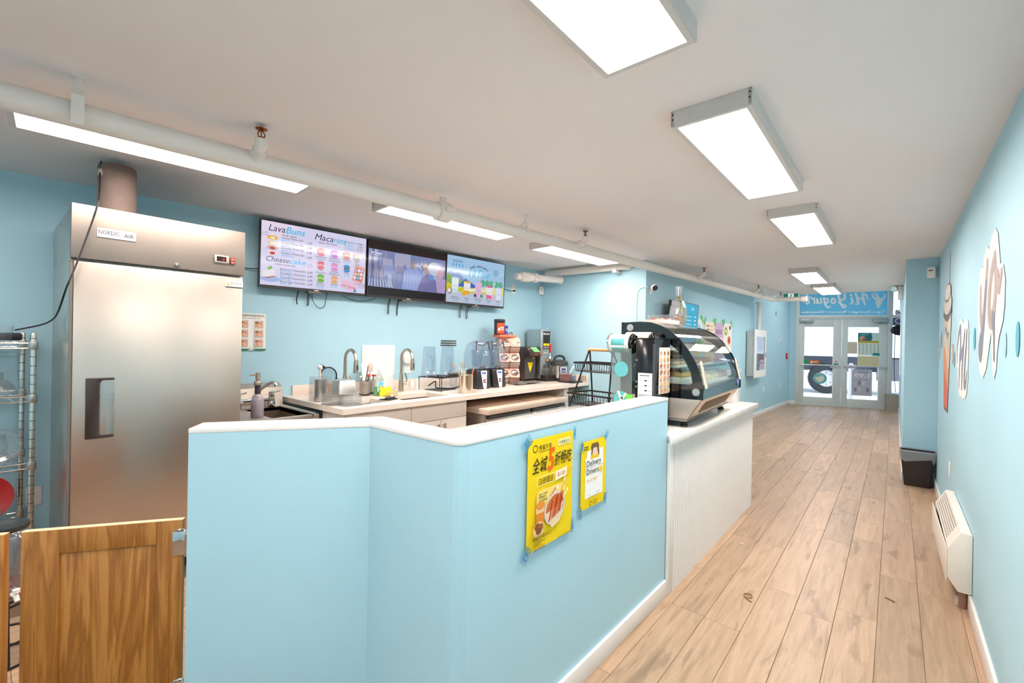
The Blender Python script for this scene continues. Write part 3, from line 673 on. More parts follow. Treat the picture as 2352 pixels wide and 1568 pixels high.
MB().sheet([[(x, .012, z), (x, DL - .012, z)] for x, z in pts]).build('curved_glass', CASEG, dc, smooth=True)
MB().box(-.525, -.33, .012, DL - .012, .650, .664).build('top_plate', M('case_top_steel', (206, 206, 204), .3, .8), dc, bevel=.002)
m = MB(); pe = [(x + .004, z + .002) for x, z in pts]; pi2 = [(x - .012, z - .010) for x, z in pts][::-1]
m.prism(pe + pi2, 'y', DL - .022, DL - .002); m.build('glass_edge_trim', BLACKG, dc)
# base
MB().prism([(-.53, .055), (-.085, .055), (-.005, .182), (-.53, .182)], 'y', 0.002, DL - .002).build('base_housing', STEELH, dc, bevel=.002)
MB().prism([(-.09, .040), (-.08, .052), (-.075, .055), (-.53, .055), (-.53, .040)], 'y', -.006, DL).build('base_tray', STEEL, dc)
MB().prism([(-.5, .183), (.004, .183), (.010, .255), (.004, .262), (-.02, .258), (-.03, .2), (-.5, .2)], 'y', .012, DL - .012).build('front_band', M('mirror_band', (140, 160, 166), .08, 1.), dc)
n_ = Vector((.127, 0, -.08)).normalized(); e_ = Vector((.08, 0, .127)).normalized()
def onslope(s, y, o): p = Vector((-.085, 0, .055)) + e_ * s + n_ * o; return (p.x, y, p.z)
m = MB().quad(onslope(.0, .01, .002), onslope(.0, DL - .01, .002), onslope(.148, DL - .01, .002), onslope(.148, .01, .002)); m.build('grille_panel', M('champagne_steel', (222, 196, 168), .35, .7), dc, smooth=None)
MB().quad(onslope(.03, .18, .004), onslope(.03, DL - .2, .004), onslope(.115, DL - .2, .004), onslope(.115, .18, .004)).build('grille_mesh', M('grille_brown', (134, 108, 84), .6, .3), dc, smooth=None)
m = MB()
for k in range(30): y = .19 + (DL - .40) * k / 29; m.obox(tuple(Vector(onslope(.072, y, .005))), (.004, .006, .08), Matrix.Rotation(math.radians(32), 3, 'Y'))
m.build('grille_bars', M('grille_bar', (170, 142, 116), .5, .4), dc, kind='stuff')
for y in (.06, DL - .08):
    for x in (-.12, -.48):
        f = MB().lathe([(.022, .0005), (.024, .012), (.017, .016), (.02, .02), (.02, .024), (.007, .026), (.007, .041)], (x, y, 0), 16); f.build('foot', M('foot_brown', (74, 62, 56), .5, .3), dc, smooth=True)
MB().box(-.53, -.518, .0, DL, .1, .665).build('rear_frame', M('rear_dark', (48, 48, 50), .4), dc)
SHG = clear('shelf_glass', (226, 238, 236), .12, .03, .12, (220, 230, 230))
for z, d in ((.365, -.10), (.475, -.17)):
    s = MB().box(-.50, d, .02, DL - .02, z, z + .006).build('shelf', SHG, dc); MB().box(d - .004, d, .02, DL - .02, z - .006, z + .010).build('shelf_edge', STEEL, s)
MB().box(-.5, -.03, .02, DL - .02, .255, .262).build('deck', M('case_deck', (214, 210, 204), .35, .5), dc)
MB().tube([(-.30, .04, .585), (-.30, DL - .04, .585)], .009, 8).build('lamp_tube', M('case_lamp', (255, 255, 255), .5, emit=(255, 250, 240), estr=8), dc, smooth=True)
MB().lathe([(.001, 0), (.032, 0), (.032, .002), (.001, .002)], (.009, DL - .12, .235), 20, 'x').build('maker_badge', M('badge_blue', (60, 90, 190), .3), dc)
q = Print(.0125); q.text('HC', DL - .152, .225, .03, (235, 240, 250), width=.06, bold=.02); q.build('badge_lettering', dc)
def incase(x, y, z): r = math.radians(3.2); return (-.895 + x * math.cos(r) - y * math.sin(r), 2.85 + x * math.sin(r) + y * math.cos(r), .914 + z)
# food in the case
CREAM = M('pastry_cream', (240, 224, 176), .7, noise=(30, .08)); PASTRY = M('pastry_gold', (226, 178, 92), .6, noise=(25, .15)); WRAP = clear('film_wrap', (238, 240, 240), .22, .15, .25, (226, 230, 230))
t = thing('pastry_tray', 'white tray of golden pastries on the deck of the display case', 'pastry tray', incase(-.26, .20, .263), math.radians(3.2))
MB().prism(rrect(-.17, .17, -.15, .15, .03), 'z', 0, .045).build('tray', M('tray_white', (240, 236, 222), .35), t, bevel=.006)
k = 0
for ix in range(3):
    for iy in range(4):
        MB().lathe([(.001, .008), (.03, .0), (.036, .012), (.03, .026), (.001, .032)], (-.10 + ix * .1, -.105 + iy * .07, .042), 12).build('pastry', PASTRY, t, smooth=True); k += 1
for lab, x, y, z, a, b, hh, mt, sd in [('clear wrapped tray of pale buns low in the display case', -.22, .56, .263, .17, .16, .05, CREAM, 3), ('clear wrapped tray of macarons at the far end of the case', -.24, .90, .263, .18, .14, .05, M('macaron_mix', (206, 172, 168), .6, noise=(28, .25)), 4),
                               ('tray of pale slices on the near middle shelf', -.32, .22, .372, .15, .16, .03, M('slice_beige', (214, 188, 158), .6, noise=(40, .2)), 5), ('tray of cake slices on the far middle shelf', -.31, .72, .372, .15, .24, .035, M('cake_brown', (176, 140, 116), .6, noise=(30, .25)), 6), ('tray of wrapped sweets on the top shelf of the case', -.34, .50, .482, .11, .3, .03, M('sweet_grey', (196, 188, 190), .5, noise=(36, .3)), 7)]:
    t = thing('food_tray', lab, 'food tray', incase(x, y, z), math.radians(3.2)); MB().prism(rrect(-a, a, -b, b, .02), 'z', 0, .012).build('tray', WHITE, t)
    r = random.Random(sd); nx, ny = 3, max(3, int(b / .045))
    for ix in range(nx):
        for iy in range(ny):
            cx, cy = -a + (ix + .5) * 2 * a / nx, -b + (iy + .5) * 2 * b / ny
            MB().lathe([(.001, 0), (.9 * a / nx, .002), (.95 * a / nx, hh * .5), (.7 * a / nx, hh * r.uniform(.8, 1.05)), (.001, hh)], (cx, cy, .0125), 10).build('food_piece', mt, t, smooth=True)
    MB().prism(rrect(-a * .98, a * .98, -b * .98, b * .98, .02), 'z', hh + .016, hh + .018).build('film', WRAP, t)
# menus stuck on the glass
def menu(label, loc, rz, w, h, cols=3, rows=6, tilt=0):
    t, p = paper('glass_menu', label, loc, rz, w, h, (240, 226, 212), 'menu')
    r = random.Random(len(label)); p.rect(-w * .35, w * .1, h * .44, h * .455, (150, 120, 110)); p.disc(w * .38, h * .44, w * .07, (70, 60, 60))
    for i in range(rows):
        for j in range(cols):
            u = -w / 2 + (j + .5) * w / cols; v = h * .40 - (i + .5) * h * .86 / rows
            p.disc(u, v, w * .10, r.choice([(214, 160, 90), (232, 190, 120), (180, 110, 90), (226, 150, 150), (120, 80, 60), (240, 214, 150)]), h * .035); p.disc(u, v - .002, w * .05, r.choice([(250, 230, 190), (160, 90, 60), (240, 200, 120)]), h * .015)
            p.rect(u - w * .1, u + w * .1, v - h * .055, v - h * .048, (130, 120, 116))
    p.build('menu_print', t); t.rotation_euler = (0, tilt, rz); return t
menu('narrow picture menu taped inside the lower near corner of the curved glass', incase(-.004, .045, .335), math.radians(3.2), .055, .17, 2, 7, -.22)
menu('narrow picture menu at the far end of the curved glass', incase(-.004, DL - .06, .335), math.radians(3.2), .06, .17, 2, 6, -.22)

# ---- things on top of the case
t = thing('sweet_box', 'low pale pink box of sweets with clear lid on top of the display case', 'box', incase(-.375, .37, .6655), math.radians(3))
MB().box(-.085, .085, -.12, .12, 0, .028).build('tray', M('box_blush', (240, 214, 208), .5), t, bevel=.004)
b = MB(); o = rrect(-.078, .078, -.112, .112, .01); kk = len(o); b.add([(x, y, .028) for x, y in o] + [(x * .93, y * .95, .062) for x, y in o], [(i, (i + 1) % kk, kk + (i + 1) % kk, kk + i) for i in range(kk)] + [tuple(range(kk, 2 * kk))]); b.build('clear_lid', PLAST, t, smooth=True, ang=30)
r = random.Random(3)
for i in range(12): MB().lathe([(.001, 0), (.014, .001), (.015, .008), (.001, .014)], (-.05 + .033 * (i % 4), -.08 + .055 * (i // 4) + .02, .0285), 10).build('sweet', ink(r.choice([(206, 80, 70), (230, 140, 120), (240, 200, 190)])), t, smooth=True)
t = thing('gift_bag', 'clear cellophane gift bag tied at the neck on the display case', 'gift bag', incase(-.33, .58, .666), .3)
CELLO = clear('cellophane', (238, 240, 236), .3, .12, .12, (232, 232, 226))
gr = []; r = random.Random(5)
for z, rr in ((0, .075), (.03, .086), (.08, .09), (.13, .078), (.18, .05), (.21, .022), (.232, .025), (.262, .031), (.295, .036)):
    row = []
    for i in range(25):
        a = 2 * PI * (i % 24) / 24; k = rr * (1 + (.10 if i % 2 else -.08) * (1 if z > .1 else .4)); row.append((k * .7 * math.cos(a), k * math.sin(a), z))
    row[-1] = row[0]; gr.append(row)
MB().sheet(gr).build('cellophane', CELLO, t, smooth=None)
MB().prism(rrect(-.035, .035, -.06, .06, .012), 'z', .002, .07).build('treat_cup', M('toffee_brown', (186, 128, 92), .5, noise=(30, .3)), t, bevel=.008)
for i in range(9): MB().obox((r.uniform(-.02, .03), r.uniform(-.05, .05), .085 + r.uniform(0, .06)), (.012, .03, .05), Matrix.Rotation(r.uniform(-1, 1), 3, 'X')).build('candy', ink(r.choice([(226, 190, 150), (240, 236, 226), (190, 110, 80), (232, 226, 220)])), t, bevel=.004)
LEAF = M('leaf_print', (92, 160, 84), .5)
for s in (-1, 1):
    for i in range(5):
        y = s * (.05 + .022 * math.sin(i * .9)); z = .04 + i * .038
        MB().obox((.045 - .006 * i, y * .9, z), (.003, .018, .045), Matrix.Rotation(s * .5, 3, 'X')).build('green_leaf_print', LEAF, t, bevel=.001)
MB().tube([(.022 * .7 * math.cos(a * PI / 6), .022 * math.sin(a * PI / 6), .212) for a in range(12)], .004, 6, closed=True).build('tie', M('twine', (150, 112, 70), .7), t, smooth=True)
MB().tube(smoothpath([(.016, .0, .212), (.03, .04, .225), (.03, .075, .2), (.025, .05, .18), (.017, .01, .21)], 5), .0015, 5).build('tie_loop', MATS['twine'], t, smooth=True)

# ================================================================== CUP SEALING MACHINE
cs = thing('cup_sealer', 'black cup sealing machine with printed film rolls beside the display case', 'machine', (-1.145, 2.70, .9145), 0)
MB().box(-.06, .06, -.12, .12, .0, .55).build('housing', M('sealer_black', (20, 20, 24), .16, coat=.4), cs, bevel=.003)
MB().box(-.065, .065, -.125, .125, .55, .556).build('top_plate', BLACKG, cs, bevel=.001)
MB().tube([(.055, -.118, .05), (.055, -.118, .52)], .008, 10).build('corner_post', M('post_grey', (96, 96, 100), .3, .7), cs, smooth=True)
for z in (.18, .26, .29, .42): MB().lathe([(.005, -.003), (.006, .0)], (-.052, -.1205, z), 10, 'y').build('screw', NICKEL, cs)
o = Print(0); o.rect(-.042, .05, .165, .345, (242, 242, 240)); o.rect(-.03, .03, .327, .332, (90, 90, 96))
for i in range(3): o.rect(-.028, -.006, .24 + .03 * i, .241 + .03 * i, (120, 120, 126)); o.rect(-.0, .016, .236 + .03 * i, .243 + .03 * i, (50, 50, 56)); o.rect(.022, .044, .238 + .03 * i, .240 + .03 * i, (150, 150, 156))
for i in range(8): o.rect(-.037, .045, .172 + i * .006, .174 + i * .006, (140, 140, 146))
x = o.build('instruction_label', cs, 'white instruction label'); x.rotation_euler = (0, 0, -PI / 2); x.location = (0, -.1202, 0)
q = Print(.0605)
q.rect(-.055, .118, .215, .50, (238, 222, 208)); r = random.Random(9)
for i in range(7):
    for j in range(3): q.disc(-.025 + j * .055, .465 - i * .038, .014, r.choice([(210, 150, 80), (226, 186, 120), (170, 100, 70), (220, 140, 130)]), .012); q.rect(-.038 + j * .055, -.014 + j * .055, .448 - i * .038, .450 - i * .038, (140, 126, 120))
q.build('menu_sheet', cs, 'pale picture menu sheet stuck on the side')
FILM = M('seal_film', (196, 212, 212), .25, .1); TEAL = (110, 196, 200)
ax = MB().tube([(-.25, -.07, .52), (-.06, -.07, .52)], .012, 8); ax.build('spindle', STEEL, cs, smooth=True)
rl = MB().lathe([(.058, -.245), (.058, -.108)], (0, -.07, .52), 28, 'x').build('film_roll', M('roll_film_pale', (226, 236, 234), .25, noise=(60, .05)), cs, smooth=True, ang=60)
m = MB()
for a0 in (150, 205, 250): m.sheet([[(x, -.07 + .0586 * math.cos(math.radians(a0 + d)), .52 + .0586 * math.sin(math.radians(a0 + d))) for d in (0, 14, 28, 40)] for x in (-.225 + (a0 % 3) * .006, -.20, -.16, -.135)])
m.build('roll_print', ink(TEAL), rl, smooth=True, solid=.0005)
for x in (-.25, -.103): MB().lathe([(.062, -.004), (.064, 0), (.062, .004)], (x, -.07, .52), 28, 'x').build('roll_flange', CHROME if x < -.2 else BLACK, rl, smooth=True)
m = MB()
for k in range(6): a = k * PI / 3; m.lathe([(.022, -.006), (.026, 0), (.022, .006)], (-.095, -.07 + .034 * math.cos(a), .52 + .034 * math.sin(a)), 14, 'x', cap=False)
m.lathe([(.008, -.01), (.016, 0), (.008, .012)], (-.09, -.07, .52), 12, 'x'); m.build('spool_knob', BLACK, rl, smooth=True)
r2_ = MB().lathe([(.045, -.19), (.045, -.03)], (0, .03, .55), 24, 'x').build('take_up_roll', M('roll_film_cream', (232, 224, 214), .4), cs, smooth=True, ang=60)
m = MB()
for k in range(5): a = k * PI / 2.5; m.lathe([(.016, -.005), (.02, 0), (.016, .005)], (-.022, .03 + .026 * math.cos(a), .55 + .026 * math.sin(a)), 12, 'x', cap=False)
m.build('spool_knob', BLACK, r2_, smooth=True)
MB().sheet([[(x, -.126, .49), (x, -.115, .36), (x, -.1, .02)] for x in (-.225, -.085)]).build('hanging_film', clear('film_clear', (200, 214, 212), .2, .1, .45, (190, 200, 198)), cs)
for z, rr in ((.36, .048), (.17, .052)):
    m = MB().lathe([(rr, -.0005), (rr, .0005)], (-.155, -.113 - .006 + (.36 - z) * .045, z), 28, 'y'); f = m.build('film_print', ink(TEAL), cs, smooth=None)
m = MB()
for dx, dz, a in ((0, 0, .3), (-.012, .03, -.4), (.02, .022, .6), (-.02, -.02, 1.2), (.012, -.026, 0)): m.obox((-.155 + dx, -.113, .17 + dz), (.016, .001, .05), Matrix.Rotation(a, 3, 'Y'))
m.build('film_print', ink((226, 236, 234)), cs, bevel=.002)
MB().box(-.085, -.062, -.14, -.10, .02, .15).build('side_guide', M('guide_dark', (40, 40, 44), .3, .5), cs)
m = MB().box(-.105, -.065, -.15, -.14, .14, .21).box(-.105, -.05, -.16, -.14, .15, .17); m.build('green_tab', M('tab_green', (110, 220, 60), .4), cs, bevel=.002)
MB().box(-.25, -.065, -.09, .11, 0, .13).build('base', STEELH, cs, bevel=.004)

# ---- two tier basket
bk = thing('tiered_basket', 'two-tier dark wire basket with wooden handle on the prep worktop', 'basket', (-1.69, 3.02, .951), math.radians(-8))
def btier(z, a, b, h, y0=0):
    m = MB()
    rim = MB()
    for (p, q) in (((-a, -b), (a, -b)), ((a, -b), (a, b)), ((a, b), (-a, b)), ((-a, b), (-a, -b))):
        d = Vector((q[0] - p[0], q[1] - p[1])); c = ((p[0] + q[0]) / 2, (p[1] + q[1]) / 2, z + h); rim.obox(c, (d.length + .008, .008, .012), Matrix.Rotation(math.atan2(d.y, d.x), 3, 'Z'))
    r = rim.build('tier_rim', DGREY, bk)
    w = MB()
    for i in range(15):
        x = -a + 2 * a * (i + .5) / 15; w.tube(smoothpath([(x, -b, z + h), (x * .95, -b * .97, z + .02), (x * .92, -b * .85, z + .003), (x * .92, b * .85, z + .003), (x * .95, b * .97, z + .02), (x, b, z + h)], 3), .0018, 4)
    for i in range(9):
        y = -b + 2 * b * (i + .5) / 9; w.tube(smoothpath([(-a, y, z + h), (-a * .97, y * .95, z + .02), (-a * .88, y * .92, z + .003), (a * .88, y * .92, z + .003), (a * .97, y * .95, z + .02), (a, y, z + h)], 3), .0018, 4)
    w.build('tier_wires', DGREY, r, smooth=True)
btier(.012, .205, .135, .085); btier(.262, .172, .105, .068)
for s in (-1, 1):
    for q in (-1, 1): MB().tube([(s * .178, q * .14, .0), (s * .108, q * .004, .425)], .0062, 8).build('side_bar', DGREY, bk, smooth=True)
MB().tube([(-.118, 0, .43), (.118, 0, .43)], .012, 14).build('wooden_handle', M('beech', (222, 168, 112), .45), bk, smooth=True)

# ================================================================== MENU SCREENS ON THE LEFT WALL
def tvset(label, yc, w=.905, z0=1.828, z1=2.368, off=.115, base=None, tilt=.03, name='menu_screen'):
    t = thing(name, label, 'screen', (LW(yc) + off, yc, z0), LWR) if base is None else thing(name, label, 'screen', base[:3], base[3])
    h = z1 - z0
    MB().box(-.035, -.003, -w / 2, w / 2, 0, h).build('casing', BLACK, t, bevel=.004)
    f = MB().box(-.004, .003, -w / 2, w / 2, 0, .022).box(-.004, .003, -w / 2, w / 2, h - .008, h).box(-.004, .003, -w / 2, -w / 2 + .008, .022, h - .008).box(-.004, .003, w / 2 - .008, w / 2, .022, h - .008)
    f.build('bezel', M('tv_bezel', (44, 38, 40), .3), t)
    MB().box(-.06, .008, -.07, .04, -.018, 0).build('receiver', M('tv_receiver', (96, 90, 86), .4), t, bevel=.003); MB().box(.003, .0035, -.02, .02, .006, .014).build('logo', M('tv_logo', (210, 205, 200), .3, .6), t)
    if base is None: MB().box(-off + .002, -.035, -.15, .15, .12, .42).build('wall_mount', BLACK, t)
    t.rotation_euler = (0, tilt, t.rotation_euler.z)
    return t, Print(.0008, .0002, True), w - .016, h
DKP, CY = (58, 32, 82), (84, 192, 244)
# -- screen 1: menu
t, p, w, h = tvset('first menu screen with lilac cake and macaron menu, beside the fridge', 1.86)
L, B, T, Rr = -w / 2, .022, h - .008, w / 2
def U(x): return L + w * x                        # menu coordinates 0..1, origin bottom left
def Vv(y): return B + (T - B) * y
p.rect(L, Rr, B, T, (226, 222, 250))
p.poly([(L, T), (L, Vv(.55)), (U(.35), T)], (240, 228, 248))
def head(a, b, x, y, wa, wb, s): p.text(a, U(x), Vv(y), s, DKP, shear=.25, width=wa); p.text(b, U(x) + wa + .004, Vv(y), s, CY, bold=.012, shear=.25, width=wb)
head('Lava', 'Buns', .06, .855, .125, .155, .075); p.text('rich & creamy', U(.17), Vv(.80), .028, DKP, shear=.2, width=.12)
head('Maca', 'rons', .47, .835, .16, .115, .075); p.text('pleasure full of colours', U(.51), Vv(.785), .024, DKP, shear=.2, width=.16)
head('Cheese', 'cake', .045, .375, .175, .13, .062); p.text('a smile in every slice', U(.11), Vv(.33), .024, DKP, shear=.2, width=.17)
for i, (nm, cn, c1, c2) in enumerate((('Cheese Molten Bun', '爆漿芝士流心包', (236, 190, 60), (250, 240, 200)), ('Coconut Molten Bun', '爆漿椰香流心包', (244, 220, 190), (252, 244, 230)), ('Chocolate Molten Bun', '爆漿巧克力流心包', (236, 170, 170), (160, 84, 50)), ('Strawberry Molten Bun', '爆漿草莓流心包', (244, 226, 220), (214, 50, 60)))):
    y = .745 - i * .080; p.disc(U(.095), Vv(y + .005), .042, c1, .017); p.disc(U(.095), Vv(y), .02, c2, .011)
    p.text(nm, U(.17), Vv(y + .012), .024, DKP, width=.13 + .005 * len(nm) / 2); p.text(cn, U(.17), Vv(y - .03), .020, CY, width=.10); p.text('1.99', U(.40), Vv(y - .015), .028, DKP, width=.04)
for i, (nm, cn) in enumerate((('Blueberry Cheesecake', '藍莓芝士蛋糕'), ('Strawberry Cheesecake', '草莓芝士蛋糕'), ('Caramel Cheesecake', '焦糖芝士蛋糕'), ('Brown Sugar Cheesecake', '黑糖芝士蛋糕'))):
    y = .255 - i * .066; p.text(nm, U(.165), Vv(y), .024, DKP, width=.2); p.text(cn, U(.165), Vv(y - .035), .019, CY, width=.085); p.text('6.99', U(.41), Vv(y - .01), .028, DKP, width=.04)
p.disc(U(.08), Vv(.10), .075, (176, 190, 240), .026); p.poly([(U(.015), Vv(.12)), (U(.02), Vv(.22)), (U(.115), Vv(.25)), (U(.12), Vv(.14)), (U(.06), Vv(.105))], (250, 240, 246)); p.poly([(U(.015), Vv(.12)), (U(.06), Vv(.105)), (U(.12), Vv(.14)), (U(.12), Vv(.155)), (U(.06), Vv(.125))], (196, 120, 70)); p.disc(U(.07), Vv(.26), .012, (140, 200, 80)); p.disc(U(.085), Vv(.28), .010, (120, 190, 70))
mac = [('Strawberry Crunch', .53, .60, (236, 130, 150), (250, 200, 190)), ('Blueberry Cheesecake', .665, .60, (186, 130, 220), (244, 226, 240)), ('Tiramisu', .79, .60, (226, 140, 120), (240, 200, 190)), ('Earl Grey', .90, .60, (200, 186, 176), (240, 226, 214)),
       ('Milk Chocolate', .53, .375, (226, 100, 110), (244, 170, 170)), ('Double Raspberry', .665, .375, (226, 150, 210), (240, 190, 230)), ('Oreo', .79, .375, (60, 160, 220), (150, 90, 80)), ('Matcha Kit Kat', .53, .155, (120, 190, 60), (186, 226, 140)), ('Injeolmi', .665, .155, (240, 180, 120), (246, 200, 160))]
for nm, x, y, c1, c2 in mac:
    y += .03; p.disc(U(x), Vv(y + .035), .030, c1, .020); p.disc(U(x), Vv(y), .026, c2, .013); p.disc(U(x), Vv(y - .032), .030, c1, .016)
    ws = nm.split(' ', 1)
    for k, s in enumerate(ws): p.text(s, U(x), Vv(y - .09 - .04 * k), .022, DKP, 'c')
    p.text('馬卡龍', U(x), Vv(y - .13 - (.035 if len(ws) > 1 else 0)), .017, CY, 'c')
p.frame(U(.76), U(.955), Vv(.74), Vv(.885), .0022, DKP)
for i, (a, b) in enumerate((('Single Macaron', '3.95'), ('3 Macarons', '11.45'), ('6 Macarons', '21.95'))): p.text(a, U(.78), Vv(.85 - .045 * i), .020, CY, width=.085 - .012 * (i > 0), bold=.02); p.text(b, U(.94), Vv(.85 - .045 * i), .024, DKP, 'r')
p.poly([(U(.845), Vv(.22)), (U(.88), Vv(.50)), (U(.985), Vv(.46)), (U(.955), Vv(.17))], (236, 170, 160)); p.poly([(U(.86), Vv(.24)), (U(.885), Vv(.45)), (U(.975), Vv(.42)), (U(.948), Vv(.2))], (214, 130, 120))
for i in range(9): p.disc(U(.888 + .032 * (i % 3) - .008 * (i // 3)), Vv(.40 - .065 * (i // 3)), .0145, [(190, 150, 220), (244, 236, 246), (220, 170, 210), (244, 190, 200), (160, 200, 110), (240, 226, 230), (250, 230, 230), (50, 170, 220), (240, 190, 180)][i]); p.disc(U(.888 + .032 * (i % 3) - .008 * (i // 3)), Vv(.40 - .065 * (i // 3)), .006, (250, 244, 240))
p.poly([(U(.735), Vv(.09)), (U(.74), Vv(.215)), (U(.905), Vv(.18)), (U(.885), Vv(.02))], (246, 200, 226)); p.poly([(U(.735), Vv(.085)), (U(.736), Vv(.135)), (U(.89), Vv(.085)), (U(.885), Vv(.0))], (226, 150, 190))
for i in range(5): p.disc(U(.758 + .03 * i), Vv(.098 - .017 * i), .012, [(240, 190, 200), (226, 220, 226), (244, 200, 220), (250, 226, 226), (50, 150, 210)][i])
for i, s in enumerate(('one with macarons', 'For flavour', 'to you for')): p.text(s, U(.955), Vv(.15 - .03 * i), .018, DKP, 'c', shear=.2)
for cx, cy, sc_ in ((.025, .77, 1), (.98, .62, .8), (.42, .36, .9)):
    p.stroke([(U(cx - .03 * sc_), Vv(cy)), (U(cx - .02 * sc_), Vv(cy + .035)), (U(cx), Vv(cy + .03)), (U(cx + .01), Vv(cy + .055 * sc_)), (U(cx + .018), Vv(cy + .02)), (U(cx + .018), Vv(cy - .002)), (U(cx - .03 * sc_), Vv(cy - .001))], .0022, (90, 80, 130), 4)
p.build('lit_image', t)
# -- screen 2: video, letter-boxed
t, p, w, h = tvset('second menu screen showing a letter-boxed blue street video', 2.775); L, B, T, Rr = -w / 2, .022, h - .008, w / 2
p.rect(L, Rr, B, T, (30, 18, 20)); p.rect(L, Rr, Vv(.155), Vv(.85), (126, 140, 186)); r = random.Random(11)
def blend(a, b, k): return tuple(int(x + (y - x) * k) // 6 * 6 for x, y in zip(a, b))
for i in range(46):
    a = r.uniform(L, Rr - .12); b = r.uniform(Vv(.17), Vv(.72)); ww = r.uniform(.02, .11); hh = r.uniform(.04, .16); hh = min(hh, Vv(.845) - b)
    p.rect(a, min(Rr, a + ww), b, b + hh, blend(r.choice([(150, 170, 220), (180, 186, 214), (110, 120, 170), (200, 196, 214), (96, 130, 190), (170, 150, 170)]), (150, 160, 205), .45))
for x, c in ((.035, (86, 80, 110)), (.11, (120, 120, 150))): p.rect(U(x), U(x) + .02, Vv(.16), Vv(.84), c)
for i in range(9): p.poly([(U(.0 + i * .035), Vv(.16)), (U(.012 + i * .035), Vv(.16)), (U(-.03 + i * .03 + .05), Vv(.30)), (U(-.04 + i * .03 + .05), Vv(.30))], (206, 210, 232))
p.poly([(U(.40), Vv(.16)), (U(.42), Vv(.50)), (U(.47), Vv(.58)), (U(.60), Vv(.58)), (U(.66), Vv(.50)), (U(.69), Vv(.16))], (146, 166, 222)); p.disc(U(.535), Vv(.645), .028, (150, 140, 150), .045)
for i in range(6): p.rect(U(.43 + i * .04), U(.437 + i * .04), Vv(.2), Vv(.55), (176, 190, 232)); p.rect(U(.42), U(.66), Vv(.22 + .055 * i), Vv(.227 + .055 * i), (172, 186, 230))
p.poly([(U(.60), Vv(.16)), (U(.66), Vv(.42)), (U(.74), Vv(.52)), (U(.86), Vv(.40)), (U(.88), Vv(.16))], (120, 116, 170)); p.disc(U(.72), Vv(.62), .03, (186, 150, 160), .05); p.disc(U(.705), Vv(.66), .034, (140, 100, 110), .035); p.disc(U(.79), Vv(.45), .03, (90, 140, 210), .03); p.disc(U(.83), Vv(.64), .08, (196, 200, 222), .07); p.rect(U(.88), Rr, Vv(.165), Vv(.45), (186, 160, 206)); p.disc(U(.92), Vv(.55), .04, (206, 160, 180), .05)
p.text('Hi Yogurt', U(.02), Vv(.755), .034, (250, 250, 255), bold=.03, shear=.2, width=.11); p.rect(U(.03), U(.125), Vv(.735), Vv(.74), (240, 240, 250)); p.stroke([(U(.06), Vv(.82)), (U(.07), Vv(.835)), (U(.085), Vv(.82))], .004, (250, 250, 255))
for i in range(26): p.disc(r.uniform(L, Rr), r.uniform(B, Vv(.15)), r.uniform(.001, .0022), (150, 140, 136), n=6)
p.build('lit_image', t)
# -- screen 3
t, p, w, h = tvset('third menu screen advertising yogurt drinks, nearest the alcove', 3.675, .885); L, B, T, Rr = -w / 2, .022, h - .008, w / 2
p.rect(L, Rr, B, T, (166, 204, 236)); p.rect(L, Rr, B, Vv(.34), (196, 204, 226)); p.poly([(L, Vv(.60)), (U(.06), Vv(.68)), (U(.12), Vv(.63)), (U(.2), Vv(.66)), (U(.34), Vv(.42)), (L, Vv(.42))], (130, 160, 214))
p.poly([(L, Vv(.62)), (U(.15), Vv(.53)), (U(.32), Vv(.46)), (U(.36), Vv(.38)), (L, Vv(.36))], (130, 176, 90)); p.poly([(U(.18), Vv(.36)), (U(.3), Vv(.54)), (U(.4), Vv(.47)), (U(.48), Vv(.40)), (U(.45), Vv(.34))], (60, 100, 190))
p.poly([(L, Vv(.42)), (U(.2), Vv(.34)), (U(.55), Vv(.36)), (Rr, Vv(.44)), (Rr, Vv(.26)), (U(.4), Vv(.24)), (L, Vv(.24))], (214, 204, 40))
for i in range(5): p.stroke([(U(.38), Vv(.27 + i * .012)), (U(.6), Vv(.29 + i * .02)), (U(.98), Vv(.27 + .035 * i))], .006, (246, 246, 236))
for x in (.60, .68, .76, .85, .93): p.disc(U(x), Vv(.49), .036, (96, 176, 140), .042)
p.stroke([(U(.81), Vv(.36)), (U(.81), Vv(.47)), (U(.835), Vv(.53))], .008, (250, 250, 250)); p.stroke([(U(.81), Vv(.44)), (U(.78), Vv(.52))], .006, (250, 250, 250)); p.stroke([(U(.80), Vv(.5)), (U(.80), Vv(.55))], .005, (250, 250, 250))
cur = 'PURE HAPPINESS'
for i, ch in enumerate(cur):
    a = (i - 6.5) / 6.5
    if ch != ' ': p.text(ch, U(.53) + a * .125, Vv(.80) - a * a * .016 + (1 - a * a) * .012, .034, (40, 60, 110), 'c', bold=.02, rot=-a * .35)
p.text('Hi Five', U(.36), Vv(.60), .13, (70, 190, 230), bold=.015, shear=.25, width=.30)
p.ring(U(.83), Vv(.76), .036, .004, (60, 130, 190)); p.ring(U(.83), Vv(.76), .026, .003, (60, 130, 190)); p.text('Hi', U(.83), Vv(.74), .03, (60, 130, 190), 'c', bold=.03); p.ring(U(.93), Vv(.76), .035, .003, (236, 244, 250)); p.text('hihi', U(.93), Vv(.745), .026, (236, 244, 250), 'c')
for i in range(2): p.rect(U(.08), U(.24), Vv(.90 - i * .03), Vv(.91 - i * .03), (60, 110, 160))
for i in range(4): p.disc(U(.09 + .05 * i), Vv(.81), .009, (50, 170, 220), .015); p.rect(U(.078 + .05 * i), U(.102 + .05 * i), Vv(.765), Vv(.772), (60, 110, 160))
